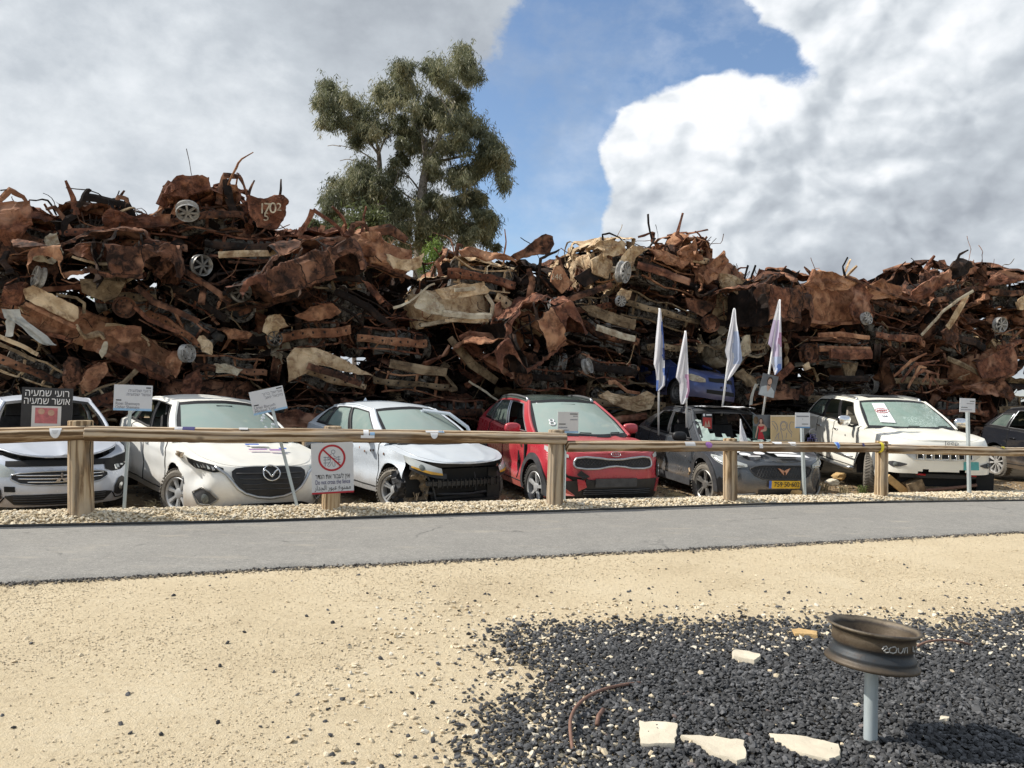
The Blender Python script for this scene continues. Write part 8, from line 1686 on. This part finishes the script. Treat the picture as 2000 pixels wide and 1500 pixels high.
    c = ramp(nt, mth(nt, 'ADD', mth(nt, 'MULTIPLY', n1, .4), mth(nt, 'MULTIPLY', n3, .6)), [(.3, (.19, .182, .165)), (.7, (.295, .28, .25))]); c = mixc(nt, rng(nt, n2, .54, .68, 0, .8), c, (.50, .47, .42)); c = mixc(nt, rng(nt, n2, .44, .32, 0, .7), c, (.10, .098, .092)); n7 = noise_tex(nt, v, 42, 3, .6); c = mixc(nt, rng(nt, n7, .56, .68, 0, .45), c, (.44, .42, .38)); c = mixc(nt, rng(nt, n7, .44, .32, 0, .45), c, (.13, .127, .12)); c = mixc(nt, rng(nt, n5, .55, .74, 0, .5), c, (.42, .37, .29)); cr = _n(nt, 'ShaderNodeTexVoronoi', feature='DISTANCE_TO_EDGE'); cr.inputs['Scale'].default_value = .45; dv = _n(nt, 'ShaderNodeVectorMath', operation='MULTIPLY_ADD'); nw = _n(nt, 'ShaderNodeTexNoise'); nw.inputs['Scale'].default_value = 2.5; nw.inputs['Detail'].default_value = 6; nt.links.new(v, nw.inputs['Vector']); nt.links.new(nw.outputs[1], dv.inputs[0]); dv.inputs[1].default_value = (.5, .5, .5); nt.links.new(v, dv.inputs[2]); nt.links.new(dv.outputs[0], cr.inputs['Vector']); c = mixc(nt, mth(nt, 'MULTIPLY', rng(nt, cr.outputs['Distance'], .012, .002), rng(nt, n1, .5, .62, 0, .6)), c, (.07, .068, .065))
    nt.links.new(c, b.inputs['Base Color']); b.inputs['Roughness'].default_value = .85; bump(nt, b, n2, .5, .006)
    tag(MB().grid(G).build('path', m, None, True, 40), kind='structure')
    # black edge of broken asphalt along the near side, dark rubber joint along the far side
    mb = MB(); sel = (xs > -12) & (xs < 16); mb.tube(np.stack([xs[sel], yf(xs[sel]) + .02, np.full(sel.sum(), PZ + .004)], -1), .022, 5, ry=.012, up=(0, 1, 0)); tag(mb.build('path_edging', simple('dark_path_edging', (.05, .048, .045), .8, var=.3), None, True), kind='structure')
ground()

# ------------------------------------------------------------------ loose stones
ICO_V = None
def ico():
    import bmesh
    bm = bmesh.new(); bmesh.ops.create_icosphere(bm, subdivisions=1, radius=1); v = np.array([x.co[:] for x in bm.verts]); f = np.array([[q.index for q in x.verts] for x in bm.faces]); bm.free(); return v, f
def stone_mat(name, stops, rough=.85, bmp=.3):
    m, nt, b = new_mat(name); at_ = _n(nt, 'ShaderNodeAttribute', attribute_name='tone'); c = ramp(nt, at_.outputs['Fac'], stops); n = noise_tex(nt, coords(nt, rand=False), 60, 4, .7); c = mixc(nt, rng(nt, n, .45, .75, 0, .35), c, tuple(x * .55 for x in stops[len(stops) // 2][1]))
    nt.links.new(c, b.inputs['Base Color']); b.inputs['Roughness'].default_value = rough; b.inputs['Specular IOR Level'].default_value = .3; return m
def scatter(name, P, size, mat, tone, seed, flatk=.65, sink=.25, low=False):
    v0, f0 = ico()
    if low: v0 = np.array([(1, 0, 0), (0, 1, 0), (-1, 0, 0), (0, -1, 0), (0, 0, 1), (0, 0, -1)], float); f0 = np.array([(0, 1, 4), (1, 2, 4), (2, 3, 4), (3, 0, 4), (1, 0, 5), (2, 1, 5), (3, 2, 5), (0, 3, 5)])
    g = np.random.default_rng(seed); K = 10; shapes = []
    for k in range(K):
        q = v0 * (1 + .32 * g.normal(size=(len(v0), 1)) * .7) * g.uniform(.6, 1.25, (1, 3)); shapes.append(q)
    shapes = np.array(shapes); n = len(P); idx = g.integers(0, K, n); a = g.uniform(0, 2 * PI, n); ca, sa = np.cos(a), np.sin(a); V = shapes[idx] * np.array([1, 1, flatk])
    t = g.normal(0, .35, (n, 2)); V[..., 2] += V[..., 0] * t[:, :1] * .7 + V[..., 1] * t[:, 1:] * .7
    X = V[..., 0] * ca[:, None] - V[..., 1] * sa[:, None]; Y = V[..., 0] * sa[:, None] + V[..., 1] * ca[:, None]; V = np.stack([X, Y, V[..., 2]], -1) * size[:, None, None] + P[:, None]; V[..., 2] += (size * (flatk - sink))[:, None]
    F_ = f0[None] + (np.arange(n) * len(v0))[:, None, None]; me = bpy.data.meshes.new(name); nv, nf = n * len(v0), n * len(f0)
    me.vertices.add(nv); me.vertices.foreach_set('co', V.reshape(-1).astype(np.float32)); me.loops.add(nf * 3); me.loops.foreach_set('vertex_index', F_.reshape(-1).astype(np.int32)); me.polygons.add(nf); me.polygons.foreach_set('loop_start', (np.arange(nf) * 3).astype(np.int32)); me.update(calc_edges=True)
    me.polygons.foreach_set('use_smooth', np.zeros(nf, bool)); at_ = me.attributes.new('tone', 'FLOAT', 'FACE'); at_.data.foreach_set('value', np.repeat(tone, len(f0)).astype(np.float32)); me.materials.append(mat); o = bpy.data.objects.new(name, me); COL.objects.link(o); return tag(o, kind='stuff')
G = np.random.default_rng(12)
def pts(n, x0, x1, y0, y1): return G.uniform(x0, x1, n), G.uniform(y0, y1, n)
sm = lambda a, b, x: np.clip((x - a) / (b - a), 0, 1) ** 2 * (3 - 2 * np.clip((x - a) / (b - a), 0, 1))
def bed(X, Y):
    d = np.minimum(np.minimum(X - .30, 4.75 - X), 5.0 + .125 * X - Y); return d + .24 * vfbm(np.stack([X * 1.6, Y * 1.6, 0 * X], -1), 21, 4)
SB = stone_mat('black_lava_gravel', [(0, (.022, .022, .022)), (.5, (.064, .0645, .066)), (.93, (.15, .151, .154)), (1, (.22, .15, .12))], .8)
SP = stone_mat('pale_limestone_gravel', [(0, (.38, .31, .21)), (.3, (.58, .48, .33)), (.7, (.70, .60, .43)), (1, (.66, .62, .53))], .9)
SG = stone_mat('mixed_grey_gravel', [(0, (.05, .05, .05)), (.4, (.17, .15, .13)), (.7, (.40, .34, .25)), (1, (.62, .55, .42))], .9)
X, Y = pts(88000, -1.1, 4.9, 2.5, 6.0); d = bed(X, Y); k = G.uniform(0, 1, len(X)) < sm(-1.05, .24, d) ** 4; X, Y = X[k], Y[k]; sz = G.uniform(.0075, .0155, len(X)) * np.where(G.uniform(0, 1, len(X)) < .08, 1.35, 1.)
scatter('black_gravel', np.stack([X, Y, gz(X, Y) + G.uniform(0, .014, len(X))], -1), sz, SB, G.beta(2.2, 2.4, len(X)), 1)
X, Y = pts(6500, -3.2, 4.6, 2.7, 7.6); d = bed(X, Y); k = (d < -.05) & (Y < yn(X) - .05) & (G.uniform(0, 1, len(X)) < .025 + .9 * np.exp(-np.maximum(0, -d) / .5)); X, Y = X[k], Y[k]; scatter('stray_black_gravel', np.stack([X, Y, gz(X, Y)], -1), G.uniform(.006, .0155, len(X)), SB, G.beta(2, 2, len(X)), 2)
X, Y = pts(9000, -1.0, 4.6, 2.6, 6.0); d = bed(X, Y); k = G.uniform(0, 1, len(X)) < np.where(d > -.1, .025 + .8 * np.exp(-(d / .30) ** 2), .3); X, Y = X[k], Y[k]; scatter('pale_chips', np.stack([X, Y, gz(X, Y) + .012 * (bed(X, Y) > 0)], -1), G.uniform(.007, .017, len(X)), SP, G.uniform(.2, 1, len(X)), 3)
X, Y = pts(230000, -7, 8, 2.6, 9.6); ck = vfbm(np.stack([X * .8, Y * 1.1, 0 * X], -1), 33, 3); k = (Y < yn(X) - .02) & (G.uniform(0, 1, len(X)) < .22 + .9 * sm(-.3, .8, ck)) & (bed(X, Y) < .05); X, Y = X[k], Y[k]; scatter('sand_pebbles', np.stack([X, Y, gz(X, Y)], -1), (.0028 + .0065 * G.uniform(0, 1, len(X)) ** 2.2) * (1 + 1.0 * (G.uniform(0, 1, len(X)) < .02)), SP, G.beta(2.0, 2.6, len(X)) * .8, 4, .6, .3, True)
X = G.uniform(-8.5, 12.5, 9000); Y = yn(X) - np.abs(G.normal(0, .055, len(X))) + .015; scatter('path_edge_gravel', np.stack([X, Y, gz(X, Y) + .003], -1), G.uniform(.006, .0165, len(X)), SG, np.clip(G.beta(1.1, 1.6, len(X)) - .35 * (Y > yn(X) - .04), 0, 1), 5)
X = G.uniform(-9, 14, 26000); Y = yf(X) + .05 + (fl(X) + .42 - yf(X)) * G.uniform(0, 1, len(X)); scatter('bank_gravel', np.stack([X, Y, gz(X, Y) + G.uniform(0, .012, len(X))], -1), G.uniform(.011, .025, len(X)), SP, G.beta(3.0, 1.8, len(X)), 6, .7, .2)
X, Y = pts(7000, -9, 13, 9.5, 17); k = (Y > fl(X) + .3) & (Y < WALL_C + WALL_K * X + .3); X, Y = X[k], Y[k]; scatter('dirt_pebbles', np.stack([X, Y, gz(X, Y)], -1), G.uniform(.008, .028, len(X)), SG, G.beta(2, 1.6, len(X)), 7)
def rock(label, u, v, rpx, Y, mat='stone', seed=1):
    p = at(u, v, Y); r = rpx / sc_at(Y); import bmesh; bm = bmesh.new(); bmesh.ops.create_icosphere(bm, subdivisions=3, radius=1); V = np.array([x.co[:] for x in bm.verts]); F_ = [tuple(q.index for q in x.verts) for x in bm.faces]; bm.free()
    V = V * (1 + .35 * vfbm(V * 1.6, seed, 3)[:, None]) * [r * 1.3, r, r * .75]; return tag(MB().add(V + p, F_).build('rock', M[mat], None, True, 30), label, 'rock')
rock('pale orange rock at the foot of the sign by the yellow number plate', 1554, 965, 11, 12.35, 'stoneochre', 3); rock('pale rock beside the white car front wheel', 1625, 942, 9, 14.3, 'stone', 8); rock('flat brown rock under the white car side step', 1640, 930, 10, 15.2, 'stoneochre', 12)

# ------------------------------------------------------------------ trees and weeds
def leaf_mat(name, cols):
    m, nt, b = new_mat(name); at_ = _n(nt, 'ShaderNodeAttribute', attribute_name='tone'); c = ramp(nt, at_.outputs['Fac'], cols); nt.links.new(c, b.inputs['Base Color']); b.inputs['Roughness'].default_value = .5
    tr = _n(nt, 'ShaderNodeBsdfTranslucent'); nt.links.new(c, tr.inputs[0]); mx = _n(nt, 'ShaderNodeMixShader'); mx.inputs[0].default_value = .42; nt.links.new(b.outputs[0], mx.inputs[1]); nt.links.new(tr.outputs[0], mx.inputs[2]); nt.links.new(mx.outputs[0], nt.nodes['Material Output'].inputs[0]); return m
def leaves(name, C, n, L, Wd, mat, parent, droop=.75, seed=1, tone=(.2, .8)):
    """C: clumps (x, y, z, rx, ry, rz). Narrow leaves hung in sprays inside each clump"""
    g = np.random.default_rng(seed); P = []; Dr = []; T = []
    for (x, y, z, rx, ry, rz) in C:
        ns = max(4, n // 14); d = g.normal(size=(ns, 3)); d /= np.linalg.norm(d, axis=1)[:, None]; r = np.abs(g.normal(0, .62, (ns, 1))) + .12; c = d * r * [rx, ry, rz] + [x, y, z]; tn = np.clip(g.normal(.5, .22) + g.normal(0, .16, ns), 0, 1)
        q = np.repeat(c, 14, 0) + g.normal(size=(ns * 14, 3)) * [rx * .22, ry * .22, rz * .28]; P.append(q); k = g.normal(size=(ns * 14, 3)) * [1, 1, .5] + [0, 0, -droop * 1.9]; Dr.append(k / np.linalg.norm(k, axis=1)[:, None]); T.append(np.repeat(tn, 14) + g.normal(0, .12, ns * 14))
    P, Dr, T = np.concatenate(P), np.concatenate(Dr), np.clip(np.concatenate(T), 0, 1); N = len(P); l = g.uniform(.6, 1.3, (N, 1)) * L; s_ = np.cross(Dr, g.normal(size=(N, 3))); s_ /= np.linalg.norm(s_, axis=1)[:, None] + 1e-6; w_ = g.uniform(.7, 1.3, (N, 1)) * Wd
    V = np.stack([P, P + Dr * l * .45 + s_ * w_ / 2, P + Dr * l, P + Dr * l * .45 - s_ * w_ / 2], 1); F_ = np.arange(N * 4).reshape(N, 4); me = bpy.data.meshes.new(name); me.vertices.add(N * 4); me.vertices.foreach_set('co', V.reshape(-1).astype(np.float32)); me.loops.add(N * 4); me.loops.foreach_set('vertex_index', F_.reshape(-1).astype(np.int32)); me.polygons.add(N); me.polygons.foreach_set('loop_start', (np.arange(N) * 4).astype(np.int32)); me.update(calc_edges=True)
    at_ = me.attributes.new('tone', 'FLOAT', 'FACE'); at_.data.foreach_set('value', T.astype(np.float32)); me.materials.append(mat); o = bpy.data.objects.new(name, me); COL.objects.link(o); o.parent = parent; return o
LM = leaf_mat('grey_green_leaves', [(0, (.065, .075, .042)), (.4, (.14, .155, .085)), (.75, (.24, .245, .14)), (1, (.35, .33, .20))]); LM2 = leaf_mat('fresh_green_leaves', [(0, (.06, .10, .018)), (.5, (.13, .21, .035)), (1, (.23, .32, .07))]); LM3 = leaf_mat('olive_green_leaves', [(0, (.055, .07, .028)), (.5, (.11, .135, .05)), (1, (.20, .22, .10))])
BK = simple('pale_peeling_bark', (.30, .265, .23), .85, var=.4, scale=5, bmp=.3)
CL = [(640, 170, 24), (656, 195, 30), (634, 232, 17), (628, 205, 16), (690, 200, 26), (718, 222, 34), (688, 246, 28), (700, 270, 16), (748, 172, 26), (776, 150, 32), (790, 122, 22), (800, 180, 30), (762, 200, 26), (842, 128, 20), (862, 158, 24), (885, 130, 18), (906, 100, 23), (912, 128, 20), (922, 158, 17), (895, 190, 24), (852, 200, 30), (812, 214, 28), (775, 240, 26), (744, 250, 24), (832, 240, 28), (872, 240, 32), (910, 228, 28), (932, 256, 30), (952, 272, 26), (902, 280, 34), (862, 290, 32), (832, 292, 28), (962, 300, 28), (980, 322, 22), (942, 320, 28), (972, 352, 22), (925, 335, 24), (884, 335, 22), (792, 272, 18), (782, 305, 17), (695, 336, 20), (722, 330, 22), (742, 352, 22), (664, 366, 26), (686, 388, 26), (642, 388, 17), (722, 392, 28), (762, 404, 32), (802, 404, 32), (764, 360, 16), (836, 384, 20), (866, 404, 26), (902, 424, 28), (864, 444, 34), (912, 462, 30), (942, 440, 22), (960, 426, 17), (824, 444, 32), (782, 444, 28), (734, 434, 28), (694, 430, 24), (656, 424, 20), (958, 470, 14), (898, 384, 14), (945, 385, 14), (850, 345, 16), (640, 445, 18), (760, 460, 30), (700, 455, 26), (850, 470, 30), (800, 475, 28), (900, 350, 24), (700, 365, 20)]
TY = 34.
def tree():
    b = at(812, 760, TY); b[2] = -.1; r = thing('eucalyptus_tree', 'tall eucalyptus with grey green drooping leaves behind the scrap heap', 'tree', b); B = np.array(b); g = random.Random(4)
    def path(name, px, w0, w1, dy=0.):
        P = np.array([at(u, v, TY + dy + (i * .25 if dy else 0)) for i, (u, v) in enumerate(px)]); n = len(P); k = np.linspace(0, n - 1, n * 4); q = np.stack([np.interp(k, range(n), P[:, i]) for i in range(3)], -1)
        for _ in range(3): q[1:-1] = (q[:-2] + 2 * q[1:-1] + q[2:]) / 4
        return MB().tube(q - B, np.linspace(w0, w1, len(q)), 8).build(name, BK, r, True)
    path('trunk', [(812, 775), (815, 640), (818, 540), (822, 440), (824, 370), (834, 315), (828, 270)], .34, .12); path('trunk', [(800, 775), (770, 640), (752, 520), (742, 420), (742, 320), (738, 285)], .26, .09, .3)
    for px, w in (([(828, 275), (822, 255), (806, 238), (780, 225)], .07), ([(832, 320), (868, 250), (886, 205), (895, 165), (905, 110)], .10), ([(738, 300), (720, 275), (700, 258), (680, 240), (655, 235)], .06), ([(742, 320), (712, 300), (685, 288), (662, 284)], .035), ([(740, 300), (752, 270), (775, 250), (800, 240)], .05), ([(740, 290), (728, 255), (720, 225)], .05), ([(825, 380), (800, 345), (775, 330)], .05), ([(826, 400), (790, 380), (758, 350)], .06), ([(745, 400), (715, 360), (690, 340)], .04), ([(745, 400), (770, 365), (780, 330)], .045), ([(834, 320), (880, 310), (930, 300), (965, 310)], .08), ([(826, 420), (870, 390), (920, 375), (950, 395)], .06), ([(886, 205), (870, 180), (858, 160)], .045), ([(890, 240), (860, 190), (838, 150)], .045), ([(824, 440), (790, 425), (750, 420)], .06), ([(826, 440), (880, 430), (930, 440), (955, 460)], .06), ([(665, 286), (650, 283), (640, 285)], .02), ([(730, 330), (705, 318), (680, 310), (664, 314)], .03)): path('limb', px, w, .015, g.uniform(-.8, .8))
    C = []; mid = []
    for i, (u, v, rr) in enumerate(CL):
        nb = [c for c in CL if 8 < math.hypot(c[0] - u, c[1] - v) < 58]
        if nb: k = g.choice(nb); mid.append(((u + k[0]) / 2, (v + k[1]) / 2, 22))
    for u, v, rr in CL + mid:
        for q in range(3):
            p = at(u + g.uniform(-13, 13), v + g.uniform(-11, 11), TY + g.uniform(-2.6, 2.6)); k = rr / sc_at(TY) * g.uniform(.5, .95); C.append((*(p - B), k, k * 1.1, k * .95))
    leaves('crown', C, 430, .24, .037, LM, r, .8, 3)
tree()
def bush(name, label, cl, Y, mat, n, L, seed, dens=1., cat='tree'):
    b = at(cl[0][0], 770, Y); b[2] = -.1; r = thing(name, label, cat, b); B = np.array(b); C = []; g = random.Random(seed)
    for u, v, rr in cl: p = at(u, v, Y + g.uniform(-.6, .6)); k = rr / sc_at(Y); C.append((*(p - B), k, k, k))
    leaves('crown', C, n, L, L * .30, mat, r, .45, seed); top = np.mean([c[:3] for c in C], 0)
    MB().tube(np.array([(0, 0, 0), top * [.5, .5, .5] + [.1, 0, 0], top]), np.array([.12, .08, .03]), 7).build('trunk', BK, r, True)
bush('small_tree', 'bright green young tree peeping over the heap right of the eucalyptus foot', [(850, 500, 26), (832, 515, 22), (870, 512, 20), (848, 485, 14)], 27, LM2, 700, .13, 5)
bush('small_tree', 'yellow green tree in front of the eucalyptus on its left side', [(700, 440, 34), (672, 455, 24), (725, 428, 26), (640, 470, 22), (615, 440, 10)], 30, LM3, 900, .22, 6)
bush('small_tree', 'green tree glimpsed through the gap in the left part of the heap', [(425, 550, 34), (150, 660, 44), (120, 690, 40), (190, 690, 50), (440, 580, 40)], 24, LM2, 900, .12, 7)
def tuft(label, u, v, Y, n, h, seed):
    p = at(u, v, Y); p[2] = float(gz(np.array([p[0]]), np.array([p[1]]))[0]) - .01; g = random.Random(seed); mb = MB()
    for i in range(n):
        a = g.uniform(0, 2 * PI); l = h * g.uniform(.5, 1.1); o = np.array([g.gauss(0, .04), g.gauss(0, .04), 0]); d = np.array([math.cos(a), math.sin(a), 0]) * g.uniform(.2, .7); mb.tube(np.array([o, o + d * l * .4 + [0, 0, l * .75], o + d * l * 1.0 + [0, 0, l * .8]]), np.array([.006, .005, .001]), 3)
    o = mb.build('grass_tuft', LMG, None); o.location = p; return tag(o, label, 'grass tuft')
LMG = simple('wild_grass', (.17, .22, .06), .7, var=.4); LMD = simple('dry_grass', (.40, .33, .19), .8, var=.3)
tuft('green grass tuft beside the front wheel of the white car', 1684, 948, 13.9, 46, .26, 1)
LMG = LMD
for i, (u, v, Y, lab) in enumerate(((1610, 940, 14.6, 'dry grass tuft between the grey crossover and the white car'), (1648, 944, 14.2, 'dry weed beside the green grass tuft'), (700, 975, 11.2, 'dry straw tuft left of the silver hatchback wheel'), (300, 985, 10.6, 'dry straw tuft beside the white hatchback front wheel'), (1025, 980, 11.5, 'dry straw tuft before the red car front wheel'), (1310, 965, 12.8, 'dry straw tuft between the red and grey cars'))): tuft(lab, u, v, Y, 40, .20, i + 3)
